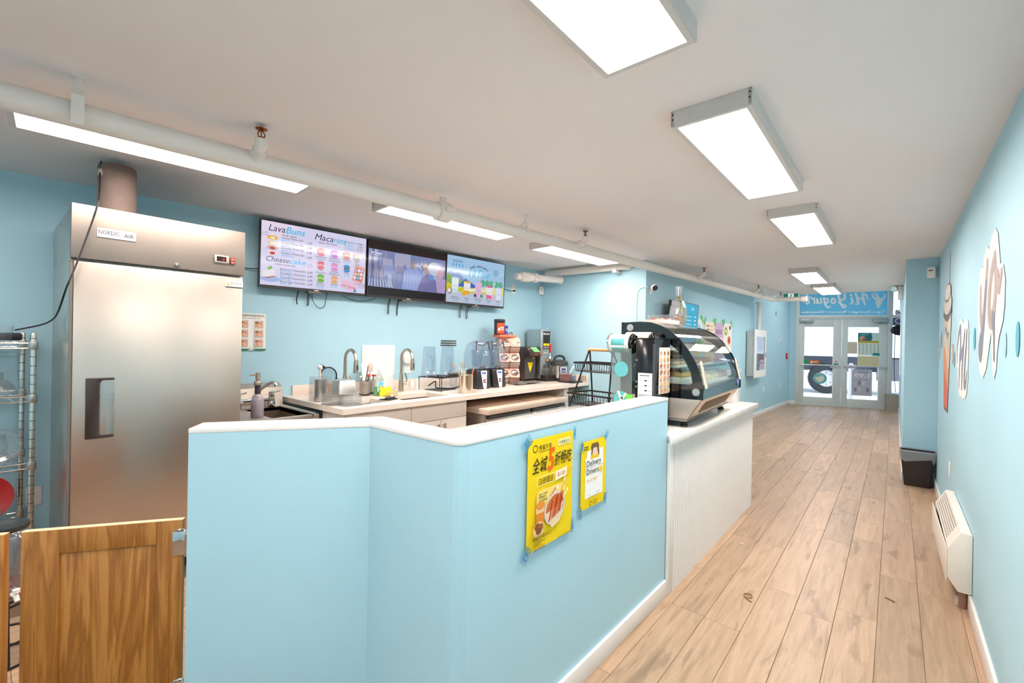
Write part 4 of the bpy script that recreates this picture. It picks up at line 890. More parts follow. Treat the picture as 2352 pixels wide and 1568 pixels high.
cups = [(.13, .30, .27, (206, 232, 240), (236, 246, 250), ('Island Blue', 'Coconut Yogurt')), (.325, .28, .24, (240, 180, 40), (246, 240, 236), ('Mango', 'Yogurt')), (.52, .26, .27, (226, 190, 222), (232, 190, 224), ('Triple Berry', 'Soft Yogurt')), (.71, .24, .24, (230, 90, 140), (246, 236, 244), ('Dragonfruit', 'Yogurt')), (.885, .22, .24, (226, 226, 240), (226, 226, 236), ('Purple Rice', 'Yogurt'))]
for x, y, hh, c1, c2, tx in cups:
    y0, y1 = y - .09, y - .09 + hh * 1.15; p.poly([(U(x - .045), Vv(y0)), (U(x + .045), Vv(y0)), (U(x + .058), Vv(y1)), (U(x - .058), Vv(y1))], c2); p.poly([(U(x - .045), Vv(y0)), (U(x + .045), Vv(y0)), (U(x + .049), Vv(y0 + .08)), (U(x - .049), Vv(y0 + .09))], c1); p.disc(U(x), Vv(y1), .052, c1, .012)
    p.text('Hi Yogurt', U(x), Vv(y0 + .13), .020, (60, 160, 220), 'c', width=.06)
    for k, s in enumerate(tx): p.text(s, U(x), Vv(.105 - .035 * k + (.13 - x) * .0), .022, (60, 60, 90), 'c')
    p.rect(U(x) - .03, U(x) + .03, Vv(.03), Vv(.042), (70, 190, 240))
p.disc(U(.04), Vv(.24), .028, (140, 96, 80), .035); p.disc(U(.035), Vv(.245), .02, (246, 240, 236), .026); p.disc(U(.27), Vv(.2), .03, (240, 180, 20), .02); p.disc(U(.46), Vv(.19), .02, (90, 60, 110)); p.disc(U(.57), Vv(.19), .02, (90, 150, 110)); p.disc(U(.79), Vv(.17), .022, (240, 170, 200))
p.build('lit_image', t)
# hanging cables below the screens
def cable(label, pts, r=.0035):
    return tag(MB().tube(smoothpath(pts, 6), r, 6).build('cable', CORD, smooth=True), label, 'cable', 'cables below the menu screens')
def wl(y, z, o=.03): return (LW(y) + o, y, z)
def strapc(y, z0, z1, w=.018): return [wl(y, z0, .06), wl(y + .004, (z0 + z1) / 2, .03), wl(y + w / 2, z1, .025), wl(y + w, z1 + .03, .025), wl(y + w * .8, (z0 + z1) / 2, .03), wl(y + w * .6, z0, .06)]
cable('single black cord end hanging below the first menu screen', [wl(1.735, 1.83, .06), wl(1.735, 1.76, .03), wl(1.74, 1.715, .03)], .005)
cable('black loop cord hanging below the first menu screen', strapc(1.82, 1.83, 1.71))
cable('wide thin black wire loop below the first menu screen', [wl(1.85, 1.83, .06), wl(1.87, 1.76), wl(1.92, 1.70), wl(1.97, 1.71), wl(1.985, 1.78), wl(1.98, 1.83, .06)], .003)
cable('black wire slack between first and second screens', [wl(2.12, 1.82, .06), wl(2.2, 1.80), wl(2.30, 1.785), wl(2.40, 1.80), wl(2.45, 1.82, .06)], .003)
cable('left black loop cord below the second menu screen', strapc(2.60, 1.83, 1.68)); cable('right black loop cord below the second menu screen', strapc(2.70, 1.83, 1.67, .015))
cable('left black loop cord below the third menu screen', strapc(3.50, 1.83, 1.69, .03)); cable('right black loop cord below the third menu screen', strapc(3.60, 1.83, 1.68, .03))
cable('black plug wire from the third screen to the high outlet', [wl(4.10, 2.10, .09), wl(4.2, 2.085), wl(4.32, 2.07), wl(4.41, 2.075, .03)], .004)
cable('pale wire between the fridge and the first menu screen', [wl(1.10, 1.985), wl(1.25, 1.99), wl(1.36, 1.975), wl(1.44, 1.98, .06)], .004)
def outlet(label, loc, rz, w=.07, h=.115, slots=True, name='wall_outlet', cat='outlet', group=None):
    t = thing(name, label, cat, loc, rz, group); MB().box(0.0005, .007, -w / 2, w / 2, -h / 2, h / 2).build('plate', WHITE, t, bevel=.002)
    if slots:
        for z in (.022, -.022):
            s = MB().box(.007, .009, -.017, .017, z - .014, z + .014).build('receptacle', WHITE, t, bevel=.001)
            m = MB(); m.box(.009, .0094, -.008, -.006, z - .005, z + .006).box(.009, .0094, .006, .008, z - .005, z + .006); m.build('slots', BLACK, s)
    return t
t = outlet('white outlet high on the wall beside the third menu screen', (LW(4.40), 4.40, 2.10), LWR); MB().box(.009, .03, -.012, .012, -.034, -.012).build('plug', BLACK, t, bevel=.004)
outlet('white outlet low behind the wire shelf beside the fridge', (LW(.21), .21, .42), LWR, slots=False)
t = thing('motion_sensor', 'small white motion sensor in the alcove corner', 'sensor', (LW(4.93) + .005, 4.94, 2.07), math.radians(-45))
MB().prism(rrect(-.032, .032, 0, .115, .01), 'x', .01, .045).build('body', WHITE, t, bevel=.006); q = Print(.0455); q.stroke([(-.008, .075), (.008, .075), (-.008, .055), (.008, .055)], .003, (150, 150, 150), 1); q.build('mark', t)
# handwashing poster
t, p = paper('handwashing_poster', 'handwashing step poster on the wall beside the fridge', (LW(1.40) + .002, 1.40, 1.47), LWR, .215, .30)
p.text('HANDWASHING', .0, .122, .026, (40, 80, 80), 'c', bold=.015, width=.19); p.text('The 6 Step Method', 0, .105, .016, (70, 100, 100), 'c', width=.14)
r = random.Random(2)
for i in range(3):
    for j in range(2):
        u, v = -.055 + j * .11 - .03, .04 - i * .075; p.rect(u - .002, u + .064, v - .012, v + .054, (230, 226, 220)); p.rect(u, u + .062, v - .01, v + .05, (206, 190, 176)); p.disc(u + .03, v + .02, .024, (222, 150, 120), .016, rot=.4 * i); p.disc(u + .038, v + .012, .018, (240, 190, 160), .010, rot=-.5); p.disc(u + .015, v + .035, .014, (150, 110, 90), .008)
p.rect(-.1075, .1075, -.15, -.136, (50, 130, 96)); p.poly([(-.03, -.15), (.0, -.136), (.03, -.15)], (235, 240, 236)); p.build('sheet_print', t)

# ================================================================== KITCHEN WORKTOP ALONG THE LEFT WALL
ZT = .935; XF = -2.93
wt = thing('kitchen_worktop', 'long white quartz worktop with two sinks along the left wall', 'worktop', (0, 0, 0))
ys = [1.63, 1.72, 2.10, 2.23, 2.72, 4.952]; S1 = (-3.34, -3.06); S2 = (-3.37, -3.06)
m = MB()
def slab(y0, y1, x0, x1):                         # x0 None = up to the wall
    a0 = LW(y0) + .003 if x0 is None else x0; a1 = LW(y1) + .003 if x0 is None else x0
    m.prism([(a0, y0), (x1, y0), (x1, y1), (a1, y1)], 'z', ZT - .04, ZT)
slab(ys[0], ys[1], None, XF); slab(ys[1], ys[2], None, S1[0]); slab(ys[1], ys[2], S1[1], XF); slab(ys[2], ys[3], None, XF); slab(ys[3], ys[4], None, S2[0]); slab(ys[3], ys[4], S2[1], XF); slab(ys[4], ys[5], None, XF)
m.build('slab', QUARTZ, wt)
MB().prism([(LW(1.72) + .003, 1.72), (LW(1.72) + .02, 1.72), (LW(4.94) + .02, 4.94), (LW(4.94) + .003, 4.94)], 'z', ZT, ZT + .085).build('backsplash', QUARTZ, wt, bevel=.002)
MB().box(-3.67, XF - .01, 4.936, 4.954, ZT, ZT + .085).build('side_splash', QUARTZ, wt, bevel=.002)
for nm, (x0, x1), (y0, y1), lab in (('sink', S1, (1.72, 2.10), 'steel undermount sink at the left end of the worktop'), ('sink', S2, (2.23, 2.72), 'steel undermount sink below the second faucet')):
    t = thing(nm, lab, 'sink', ((x0 + x1) / 2, (y0 + y1) / 2, ZT - .24)); a, b = (x1 - x0) / 2 + .004, (y1 - y0) / 2 + .004
    m = MB(); o = rrect(-a, a, -b, b, .02); k = len(o)
    m.add([(x, y, .198) for x, y in o] + [(x * .97, y * .98, .01) for x, y in o], [(i, (i + 1) % k, k + (i + 1) % k, k + i) for i in range(k)] + [tuple(range(k, 2 * k))[::-1]])
    m.build('basin', M('sink_steel', (190, 170, 150), .3, .9, noise=(6, .05)), t, smooth=True, ang=35); MB().lathe([(.001, .012), (.03, .012), (.034, .014), (.001, .0145)], n=18).build('drain', CHROME, t)
def cabinet(label, y0, y1, doors, x1=-2.975):
    t = thing('base_cabinet', label, 'cabinet', (x1, (y0 + y1) / 2, 0)); w = (y1 - y0) / 2; d = x1 - max(LW(y0), LW(y1)) - .02
    MB().box(-d, -.02, -w, w, .09, .64 if doors is not None else .892).build('carcass', CABW, t); MB().box(-d, -.06, -w, w, 0, .09).build('plinth', DARK, t)
    MB().box(-.3, -.02, -w, -w + .018, .64, .892).build('side', CABW, t); MB().box(-.3, -.02, w - .018, w, .64, .892).build('side', CABW, t)
    MB().box(-.0195, 0, -w + .0015, w - .0015, .748, .885).build('drawer_front', CABW, t, bevel=.001)
    for s in (-1, 1):
        dr = MB().box(-.0195, 0, -w + .0015 if s < 0 else .0015, -.0015 if s < 0 else w - .0015, .095, .744).build('door', CABW, t, bevel=.001)
        hh = MB().box(.022, .030, s * .034 - .007, s * .034 + .007, .60, .715).box(0, .022, s * .034 - .006, s * .034 + .006, .61, .62).box(0, .022, s * .034 - .006, s * .034 + .006, .695, .705); hh.build('handle', NICKEL, dr, bevel=.001)
    return t
cabinet('white gloss base cabinet at the left end under the first sink', 1.66, 2.252, 2); cabinet('white gloss base cabinet with two bar handles under the second sink', 2.255, 2.868, 2)
t = thing('support_board', 'white upright panel supporting the worktop beside the under-counter fridge', 'panel', (-3.0, 4.50, 0)); MB().box(-.6, 0, 0, .09, 0, .894).build('board', CABW, t, bevel=.002)
t = thing('lower_shelf', 'pale shelf board under the right end of the worktop', 'shelf', (-3.0, 4.77, .78)); MB().box(-.6, 0, -.17, .17, 0, .025).build('board', CABW, t); 
t = thing('plastic_bag', 'crumpled clear plastic bag on the lower shelf under the worktop', 'bag', (-3.12, 4.76, .806))
r = random.Random(4); g = [[(.10 * math.cos(a) * math.sin(b) * r.uniform(.8, 1.1), .13 * math.sin(a) * math.sin(b) * r.uniform(.8, 1.1), .035 + .035 * math.cos(b) * r.uniform(.8, 1)) for a in [2 * PI * i / 14 for i in range(14)]] for b in [PI * j / 7 for j in range(8)]]
MB().sheet([row + [row[0]] for row in g]).build('film', clear('bag_film', (236, 230, 216), .2, .2, .5, (226, 218, 200)), t)
# under-counter fridge
uf = thing('undercounter_fridge', 'low stainless worktop fridge projecting from under the worktop', 'fridge', (-2.86, 3.68, 0), math.radians(1.2))
UL = .68
MB().box(-.62, -.03, -UL + .01, UL - .01, .1, .745).build('body', STEELH, uf); MB().box(-.66, .02, -UL, UL, .748, .80).build('top', M('fridge_top', (226, 206, 188), .38, .3, noise=(5, .06)), uf, bevel=.006)
for y0, y1 in ((-UL + .01, -.006), (.006, UL - .01)):
    d = MB().box(-.03, .004, y0, y1, .12, .705).build('door', STEELV, uf, bevel=.003); MB().box(-.02, .002, y0 + .03, y1 - .02, .709, .735).build('grip_recess', DARK, d)
MB().quad((-.5, -.5, .8012), (-.12, -.56, .8012), (-.10, .05, .8012), (-.48, .08, .8012)).build('paper_liner', M('liner_paper', (232, 208, 184), .7, noise=(14, .08)), uf, smooth=None)
MB().quad((-.42, .14, .8012), (-.08, .12, .8012), (-.06, .58, .8012), (-.42, .55, .8012)).build('paper_liner', MATS['liner_paper'], uf, smooth=None)
q = Print(.0045); q.rect(.03, .08, .66, .70, (236, 226, 214)); q.rect(.035, .075, .675, .68, (120, 100, 90)); q.rect(.5, .6, .66, .70, (236, 226, 214)); q.build('stickers', uf)
for x in (-.55, -.08):
    for y in (-.6, .6): MB().lathe([(.02, 0), (.02, .1)], (x, y, 0), 10).build('castor', BLACK, uf)

# ---- hand sink between fridge and worktop
hs = thing('hand_sink', 'stainless steel prep sink with high splashback beside the fridge', 'sink', (-3.22, 1.345, 0)); a = .262; dx = LW(1.615) + 3.22 + .004
MB().prism([(dx + .13, .845), (dx + .11, .87), (dx + .09, 1.02), (dx + .035, 1.055), (dx, 1.055), (dx, .845)], 'y', -a, a).build('splashback', STEELH, hs, bevel=.003)
m = MB().box(dx + .12, .0, -a, -a + .21, .84, .872).box(dx + .12, 0, a - .05, a, .84, .872).box(-.05, 0, -a + .21, a - .05, .84, .872).box(dx + .12, dx + .16, -a + .21, a - .05, .84, .872); m.build('rim', STEELH, hs, bevel=.004)
m = MB(); o = [(dx + .16, -a + .21), (-.05, -a + .21), (-.05, a - .05), (dx + .16, a - .05)]; k = 4
m.add([(x, y, .87) for x, y in o] + [(x, y, .62) for x, y in o], [(i, (i + 1) % k, k + (i + 1) % k, k + i) for i in range(k)] + [(4, 5, 6, 7)]); m.build('bowl', MATS['sink_steel'], hs)
MB().tube([(dx + .16, a - .03, .874), (.004, a - .03, .872)], .014, 10).build('rolled_edge', STEEL, hs, smooth=True)
for x in (dx + .18, -.06):
    for y in (-.2, .2): MB().tube([(x, y, 0), (x, y, .62)], .018, 10).build('leg', STEEL, hs, smooth=True)
f = thing('wall_faucet', 'chrome two-handle faucet mounted on the prep sink splashback', 'faucet', (-3.22 + dx + .135, 1.40, .945))
MB().box(.0, .05, -.155, .115, -.022, .008).build('bridge', CHROME, f, bevel=.008)
for y in (-.15, .095):
    v = MB().lathe([(.022, .008), (.024, .012), (.022, .05), (.016, .055), (.001, .056)], (.028, y, 0), 18).build('handle_cap', CHROME, f, smooth=True); MB().tube([(.028, y + .02, .045), (.04, y + .06, .055)], .007, 8).build('lever', CHROME, v, smooth=True); MB().lathe([(.028, -.04), (.03, -.01), (.026, .01)], (.02, y, -.03), 16).build('mount', CHROME, v, smooth=True)
MB().tube(smoothpath([(.03, -.02, .005), (.035, -.01, .05), (.08, .02, .10), (.13, .055, .135), (.155, .07, .125), (.16, .075, .10)], 5), .012, 12).build('spout', CHROME, f, smooth=True)
b = thing('syrup_bottle', 'plastic bottle of purple liquid with dark neck and pump beside the fridge', 'bottle', (-3.36, 1.235, .873))
MB().lathe([(.001, .003), (.036, 0), (.04, .006), (.04, .12), (.032, .15), (.018, .165), (.018, .185), (.015, .185), (.015, .163), (.036, .12), (.036, .008)], n=24, cap=False).build('body', clear('bottle_milky', (240, 236, 238), .12, .15, .4, (236, 230, 232)), b, smooth=True)
MB().lathe([(.001, .008), (.035, .008), (.035, .088), (.001, .088)], n=24).build('liquid', M('lavender_liquid', (172, 142, 186), .3), b, smooth=True, ang=40)
MB().lathe([(.019, .16), (.0185, .225)], n=18).build('dark_neck', M('neck_dark', (60, 48, 56), .4), b, smooth=True, ang=40); MB().lathe([(.024, .225), (.026, .235), (.022, .252), (.012, .256), (.013, .262), (.016, .264), (.016, .31), (.001, .313)], n=18).build('pump', NICKEL, b, smooth=True); MB().tube([(0, 0, .30), (-.0, -.05, .296)], .007, 8).build('nozzle', NICKEL, b, smooth=True)

# ---- faucets
def faucet(label, x, y):
    t = thing('gooseneck_faucet', label, 'faucet', (x, y, ZT)); MB().lathe([(.030, .0005), (.030, .006), (.026, .01), (.024, .08), (.019, .14), (.0155, .18)], n=20).build('body', NICKEL, t, smooth=True)
    pts = [(0, 0, .17), (0, 0, .30)] + [(.085 - .085 * math.cos(math.radians(a)), 0, .315 + .085 * math.sin(math.radians(a))) for a in range(0, 181, 15)]
    MB().tube(pts, .0135, 14).build('spout', NICKEL, t, smooth=True); MB().lathe([(.017, .315), (.019, .29), (.022, .22), (.021, .212), (.001, .212)], (.172, 0, 0), 18).build('spray_head', NICKEL, t, smooth=True); MB().box(.192, .1945, -.008, .008, .235, .275).build('spray_button', DARK, t, bevel=.002)
    MB().tube([(0, .01, .075), (0, .055, .075)], .016, 14).build('valve', NICKEL, t, smooth=True); MB().tube(smoothpath([(0, .05, .08), (.005, .062, .11), (.0, .055, .15), (-.005, .045, .175)], 4), [.008] * 12 + [.006], 8).build('lever', NICKEL, t, smooth=True)
faucet('gooseneck faucet behind the left sink', -3.585, 2.01); faucet('gooseneck faucet behind the right sink, in front of the outlet', -3.585, 2.585)

# ---- left end of the worktop
def hollow(a, b, h, t=.003, r=.02, taper=1.0, open_top=True):
    m = MB(); o = rrect(-a, a, -b, b, r); k = len(o)
    m.add([(x, y, 0) for x, y in o] + [(x * taper, y * taper, h) for x, y in o], [(i, (i + 1) % k, k + (i + 1) % k, k + i) for i in range(k)] + [tuple(range(k, 2 * k)) if not open_top else tuple(range(k))[::-1]]); return m
t = thing('clear_canister', 'upturned clear canister with a steel pot inside at the worktop end', 'canister', (-3.43, 1.72, ZT + .0005)); hollow(.075, .07, .19, r=.03, taper=.95, open_top=False).build('shell', PLAST, t, smooth=True, ang=35)
t = thing('steel_pot', 'tall steel pot standing inside the clear canister', 'pot', (-3.43, 1.72, ZT + .0005)); MB().lathe([(.001, .002), (.045, 0), (.047, .005), (.045, .165), (.048, .17), (.001, .172)], n=24).build('body', STEEL, t, smooth=True)
t = thing('clear_canister', 'rounded clear jug lying beside the steel pot on the worktop', 'canister', (-3.36, 1.87, ZT + .0005)); hollow(.06, .065, .17, r=.03, taper=.92, open_top=False).build('shell', PLAST, t, smooth=True, ang=35)
t = thing('clear_container', 'upturned clear food container under the left steel pan edge', 'container', (-3.20, 1.695, ZT + .0005)); hollow(.06, .058, .085, r=.015, taper=.9, open_top=False).build('shell', PLAST, t, smooth=True, ang=35); MB().prism(rrect(-.066, .066, -.062, .062, .015), 'z', 0, .006).build('rim', PLAST, t)
t = thing('clear_container', 'upturned clear food container at the front worktop corner', 'container', (-3.085, 1.775, ZT + .0005)); hollow(.062, .07, .075, r=.015, taper=.9, open_top=False).build('shell', PLAST, t, smooth=True, ang=35); MB().prism(rrect(-.072, .072, -.076, .076, .015), 'z', 0, .008).build('rim', PLAST, t)
t = thing('steel_pan', 'upturned steel food pan resting on clear containers by the sink', 'pan', (-3.14, 1.755, ZT + .0865)); m = hollow(.07, .075, .10, r=.022, taper=.86, open_top=False); m.build('shell', M('pan_steel', (206, 200, 194), .34, .9), t, bevel=.006, ang=50); MB().prism(rrect(-.082, .082, -.086, .086, .02), 'z', -.001, .003).build('rim', MATS['pan_steel'], t)
for lab, x, y, rr, hh in (('slim bamboo cup with a diagonal weave behind the steel pan', -3.60, 1.80, .034, .12), ('wide bamboo cup behind the steel pan', -3.585, 1.915, .052, .12)):
    t = thing('bamboo_cup', lab, 'cup', (x, y, ZT + .0005)); MB().lathe([(.001, .005), (rr * .96, 0), (rr, .01), (rr, hh), (rr - .005, hh), (rr - .006, .02)], n=24, cap=False).build('body', BAMBOO, t, smooth=True); m = MB()
    for k in range(7): m.tube([(rr * 1.005 * math.cos(k * .9 + q * .12), rr * 1.005 * math.sin(k * .9 + q * .12), .012 + (hh - .02) * q / 8) for q in range(9)], .0015, 4)
    m.build('weave', M('bamboo_dark', (176, 128, 76), .6), t, kind='stuff')
t = thing('stirring_rod', 'pale rod with a white ball knob standing in the slim bamboo cup', 'rod', (-3.60, 1.80, ZT + .02)); MB().tube([(0, 0, 0), (.0, -.004, .225)], .0085, 10).build('rod', M('rod_beige', (224, 206, 188), .4), t, smooth=True); MB().lathe([(.001, .215), (.014, .22), (.02, .236), (.014, .252), (.001, .257)], (0, -.004, 0), 16).build('knob', WHITE, t, smooth=True)
t = thing('strainer', 'round mesh strainer with dark rim leaning behind the bamboo cups', 'strainer', (-3.70, 1.92, ZT + .17)); MB().tube([(0, .075 * math.cos(a * PI / 14), .075 * math.sin(a * PI / 14)) for a in range(28)], .006, 8, closed=True).build('rim', BLACK, t, smooth=True); MB().lathe([(.073, 0), (.06, -.02), (.03, -.035), (.001, -.04)], (0, 0, 0), 24, 'x', cap=False).build('mesh', clear('strainer_mesh', (220, 228, 232), .1, .3, .2, (150, 160, 170)), t, smooth=True); MB().obox((0, -.055, .085), (.02, .05, .02), Matrix.Rotation(-.5, 3, 'X')).build('handle', BLACK, t, bevel=.004)
MB().tube([(0, .078, -.02), (0, .085, -.16)], .008, 8).build('side_handle', BLACK, t, smooth=True)
def utensil_cup(label, x, y):
    t = thing('utensil_cup', label, 'utensil holder', (x, y, ZT + .0005)); MB().lathe([(.044, .0), (.046, .004), (.045, .018)], n=24).build('base', DARK, t, smooth=True); MB().lathe([(.043, .018), (.043, .125), (.041, .125), (.041, .02)], n=24, cap=False).build('sleeve', STEELH, t, smooth=True)
    m = MB()
    for i in range(3):
        for j in range(6): a = -.45 + i * .22 - .3; m.lathe([(.0032, .0425), (.0032, .0436)], (0, 0, 0), 8, 'x'); k = len(m.v); 
    m = MB()
    for i in range(4):
        for j in range(6):
            a = -1.0 + i * .24; c = Vector((.0434 * math.cos(a), .0434 * math.sin(a), .03 + j * .0145)); u = Vector((-math.sin(a), math.cos(a), 0)); n = [c + (u * math.cos(b) + Vector((0, 0, 1)) * math.sin(b)) * .0034 for b in [k * PI / 4 for k in range(8)]]; m.add(n, [tuple(range(8))])
    m.build('holes', BLACK, t, smooth=None, kind='stuff'); return t
utensil_cup('perforated steel utensil cup nearest the left faucet', -3.53, 2.165); utensil_cup('perforated steel utensil cup hidden behind the dish soap', -3.61, 2.27)
def utensil(name, label, x, y, lean, hl, head, mat, hm=None):
    t = thing(name, label, 'utensil', (x, y, ZT + .02)); d = Vector((lean[0], lean[1], 1)).normalized(); e = d * hl; MB().tube([(0, 0, 0), e], .005, 8).build('shaft', mat, t, smooth=True)
    if head == 'spatula': MB().obox(e + d * .03, (.006, .055, .075)).build('blade', hm or mat, t, bevel=.005)
    elif head == 'ladle': MB().lathe([(.001, -.012), (.018, -.008), (.024, .006), (.02, .006), (.014, -.004), (.001, -.008)], tuple(e), 16, cap=False).build('bowl', hm or mat, t, smooth=True)
    elif head == 'spoon': MB().lathe([(.001, -.004), (.016, 0), (.001, .006)], tuple(e), 14, 'x').build('bowl', hm or mat, t, smooth=True)
utensil('spatula', 'beige silicone spatula standing in the utensil cups', -3.585, 2.25, (-.1, .08), .19, 'spatula', M('beige_silicone', (206, 192, 180), .6)); utensil('ladle', 'red-lipped ladle standing in the utensil cups', -3.60, 2.26, (.05, .25), .15, 'ladle', DARK, M('ladle_red', (196, 70, 50), .4)); utensil('steel_spoon', 'steel spoon in the near utensil cup, left', -3.53, 2.15, (.0, -.15), .14, 'spoon', STEEL); utensil('steel_spoon', 'steel spoon in the near utensil cup, right', -3.52, 2.18, (.05, .1), .135, 'spoon', STEEL); utensil('dark_tongs', 'tall dark tongs in the near utensil cup', -3.55, 2.17, (-.05, .2), .24, '', M('tong_brown', (110, 92, 90), .5)); utensil('red_scoop', 'red-tipped scoop in the near utensil cup', -3.515, 2.17, (.02, .14), .155, 'spoon', DARK, M('scoop_red', (190, 60, 50), .4))
t = thing('cutting_board', 'white cutting board leaning on the wall behind the soap', 'cutting board', (-3.76, 2.46, ZT + .0005)); o = MB().box(-.006, .006, -.17, .17, 0, .27).build('board', WHITE, t, bevel=.006); o.rotation_euler = (0, -.16, 0)
t = thing('access_hatch', 'white framed access panel on the wall behind the cutting board', 'panel', (LW(2.53) + .001, 2.53, 1.22), LWR); MB().box(0, .008, -.178, .178, -.15, .15).build('frame', WHITE, t, bevel=.003); MB().box(.008, .010, -.15, .15, -.13, .122).build('door', WHITE, t, bevel=.001)
t = thing('dish_soap', 'clear bottle of green dish soap with a white cap by the sink', 'bottle', (-3.45, 2.255, ZT + .0005))
def oval(mb, prof, sx, sy):
    k = len(mb.v); mb.lathe(prof, n=24); mb.v[k:] = [(x * sx, y * sy, z) for x, y, z in mb.v[k:]]; return mb
oval(MB(), [(.001, .0), (.045, 0), (.05, .01), (.05, .09), (.044, .14), (.026, .185), (.013, .205), (.013, .22)], .6, 1).build('bottle', clear('soap_bottle', (232, 240, 236), .15, .08, .12, (230, 240, 236)), t, smooth=True, ang=60); oval(MB(), [(.001, .004), (.043, .004), (.047, .012), (.047, .075), (.001, .075)], .58, .97).build('soap', GREENG, t, smooth=True, ang=40)
MB().lathe([(.016, .215), (.016, .235), (.008, .24), (.007, .255), (.001, .257)], n=16).build('cap', WHITE, t, smooth=True); q = Print(.0312); q.rect(-.034, .034, .03, .125, (226, 240, 246), .02); q.disc(0, .105, .028, (110, 190, 226), .02); q.text('Dutch', 0, .066, .032, (30, 60, 120), 'c', bold=.03, width=.058); q.disc(-.012, .045, .012, (120, 190, 230)); q.disc(.016, .043, .011, (150, 210, 150)); q.build('label_print', t)
t = thing('sponge', 'yellow sponge standing beside the dish soap', 'sponge', (-3.375, 2.275, ZT + .0005), -.4); MB().prism([(-.05, 0), (.05, 0), (.052, .03), (.045, .045), (.05, .082), (0, .075), (-.05, .082), (-.046, .045), (-.052, .03)], 'x', -.016, .016).build('foam', YELLOW, t, bevel=.006)
t = thing('sponge_holder', 'low clear holder in front of the yellow sponge', 'holder', (-3.345, 2.315, ZT + .0005), -.4); hollow(.022, .05, .045, r=.008).build('shell', clear('holder_clear', (246, 240, 214), .12, .1, .3, (246, 238, 206)), t)
t = thing('black_scraper', 'small black scraper lying between the two sinks', 'scraper', (-3.16, 2.17, ZT + .0005), .3); MB().prism([(-.05, -.07), (.05, -.06), (.045, .05), (-.02, .09), (-.05, .04)], 'z', 0, .008).build('blade', BLACK, t, bevel=.002); MB().box(-.01, .012, -.05, .06, .008, .02).build('grip', DARK, t, bevel=.004); MB().lathe([(.001, 0), (.01, .002), (.008, .014), (.001, .018)], (.0, .03, .02), 12).build('knob', WHITE, t, smooth=True)
t = outlet('white outlet behind the right faucet', (LW(2.86), 2.86, 1.135), LWR); t = thing('plug_device', 'white plug-in device with an oval top above the right faucet outlet', 'plug', (LW(2.85) + .01, 2.845, 1.19), LWR); MB().prism(rrect(-.055, .055, -.01, .12, .045), 'x', 0, .04).build('body', WHITE, t, bevel=.008)
t = thing('bottle_brush', 'white bottle brush lying behind the right sink', 'brush', (-3.60, 2.72, ZT + .02), 1.2); MB().tube([(-.08, 0, 0), (.06, 0, 0)], .012, 10).build('handle', WHITE, t, smooth=True); oval(MB(), [(.001, .0), (.022, .01), (.026, .05), (.02, .075), (.001, .08)], 1, 1).build('bristles', M('bristle_white', (240, 232, 222), .9, noise=(80, .1)), t, smooth=True); t.children[1].rotation_euler = (0, PI / 2, 0); t.children[1].location = (.06, 0, .008)

# ---- right half of the worktop
rk = thing('wire_rack', 'low black wire rack holding clear jugs behind the right sink', 'rack', (-3.46, 2.97, ZT + .0005), .12)
m = MB().tube([(-.15, -.15, .13), (.15, -.15, .13), (.15, .15, .13), (-.15, .15, .13)], .004, 6, closed=True)
for i in range(11): m.tube([(-.15, -.15 + .03 * i, .13), (.15, -.15 + .03 * i, .13)], .0022, 4)
m.build('top_grid', BLACK, rk)
for x in (-.15, .15):
    for y in (-.15, .15): MB().tube([(x, y, 0), (x, y, .13)], .004, 6).build('leg', BLACK, rk)
MB().box(-.1, .1, -.12, .12, .001, .006).build('drip_mat', DARK, rk)
def jug(label, x, y, z, s=1., hd=1):
    t = thing('blender_jug', label, 'jug', (x, y, z), -.3); o = rrect(-.058 * s, .058 * s, -.062 * s, .062 * s, .016); k = len(o); m = MB()
    rows = [(1.12, 0), (1.0, .012), (.92, .15), (.80, .26 * s), (.80, .295 * s)]
    m.add([(a * q, b * q, zz) for q, zz in rows for a, b in o], [(j * k + i, j * k + (i + 1) % k, (j + 1) * k + (i + 1) % k, (j + 1) * k + i) for j in range(len(rows) - 1) for i in range(k)] + [tuple(range((len(rows) - 1) * k, len(rows) * k))]); m.build('shell', PLASTB, t, smooth=True, ang=35)
    MB().prism([(.055, .04), (.10, .05), (.10, .19), (.05, .20), (.05, .18), (.085, .175), (.085, .07), (.055, .06)], 'y', -.011, .011).build('handle', PLASTB, t, bevel=.004)
    q = Print(.0555)
    for i in range(7): q.rect(-.05, -.02 if i % 3 else -.005, .06 + .025 * i, .0615 + .025 * i, (70, 80, 110))
    q.build('scale_marks', t); return t
jug('clear measuring jug upside down at the left of the wire rack', -3.56, 2.90, ZT + .133); jug('clear measuring jug upside down at the right of the wire rack', -3.42, 3.02, ZT + .133, 1.02)
def lidstack(label, x, y, z, n, rz=0):
    for i in range(n):
        t = thing('jug_lid_plate', label[i], 'lid', (x + .006 * i, y - .005 * i, z + .022 * i), rz + .1 * i); MB().prism(rrect(-.06, .06, -.065, .065, .015), 'z', 0, .014).build('plate', DARK, t, bevel=.005); MB().box(-.075, -.05, -.02, .02, .002, .012).build('tab', DARK, t, bevel=.003)
lidstack(['lower black jug lid on the wire rack', 'upper black jug lid on the wire rack'], -3.345, 3.06, ZT + .133, 2, .3)
lidstack(['bottom black lid stacked on the upturned jug', 'middle black lid stacked on the upturned jug', 'top black lid stacked on the upturned jug'], -3.42, 3.03, ZT + .437, 3, .2)
tag(MB().tube(smoothpath([(-3.60, 2.93, ZT + .03), (-3.55, 2.98, ZT + .075), (-3.52, 2.96, ZT + .02), (-3.46, 3.0, ZT + .01), (-3.40, 3.09, ZT + .012), (-3.38, 3.16, ZT + .03)], 6), .006, 6).build('appliance_cord', CORD, smooth=True), 'bundled black appliance cord under the wire rack', 'cord')
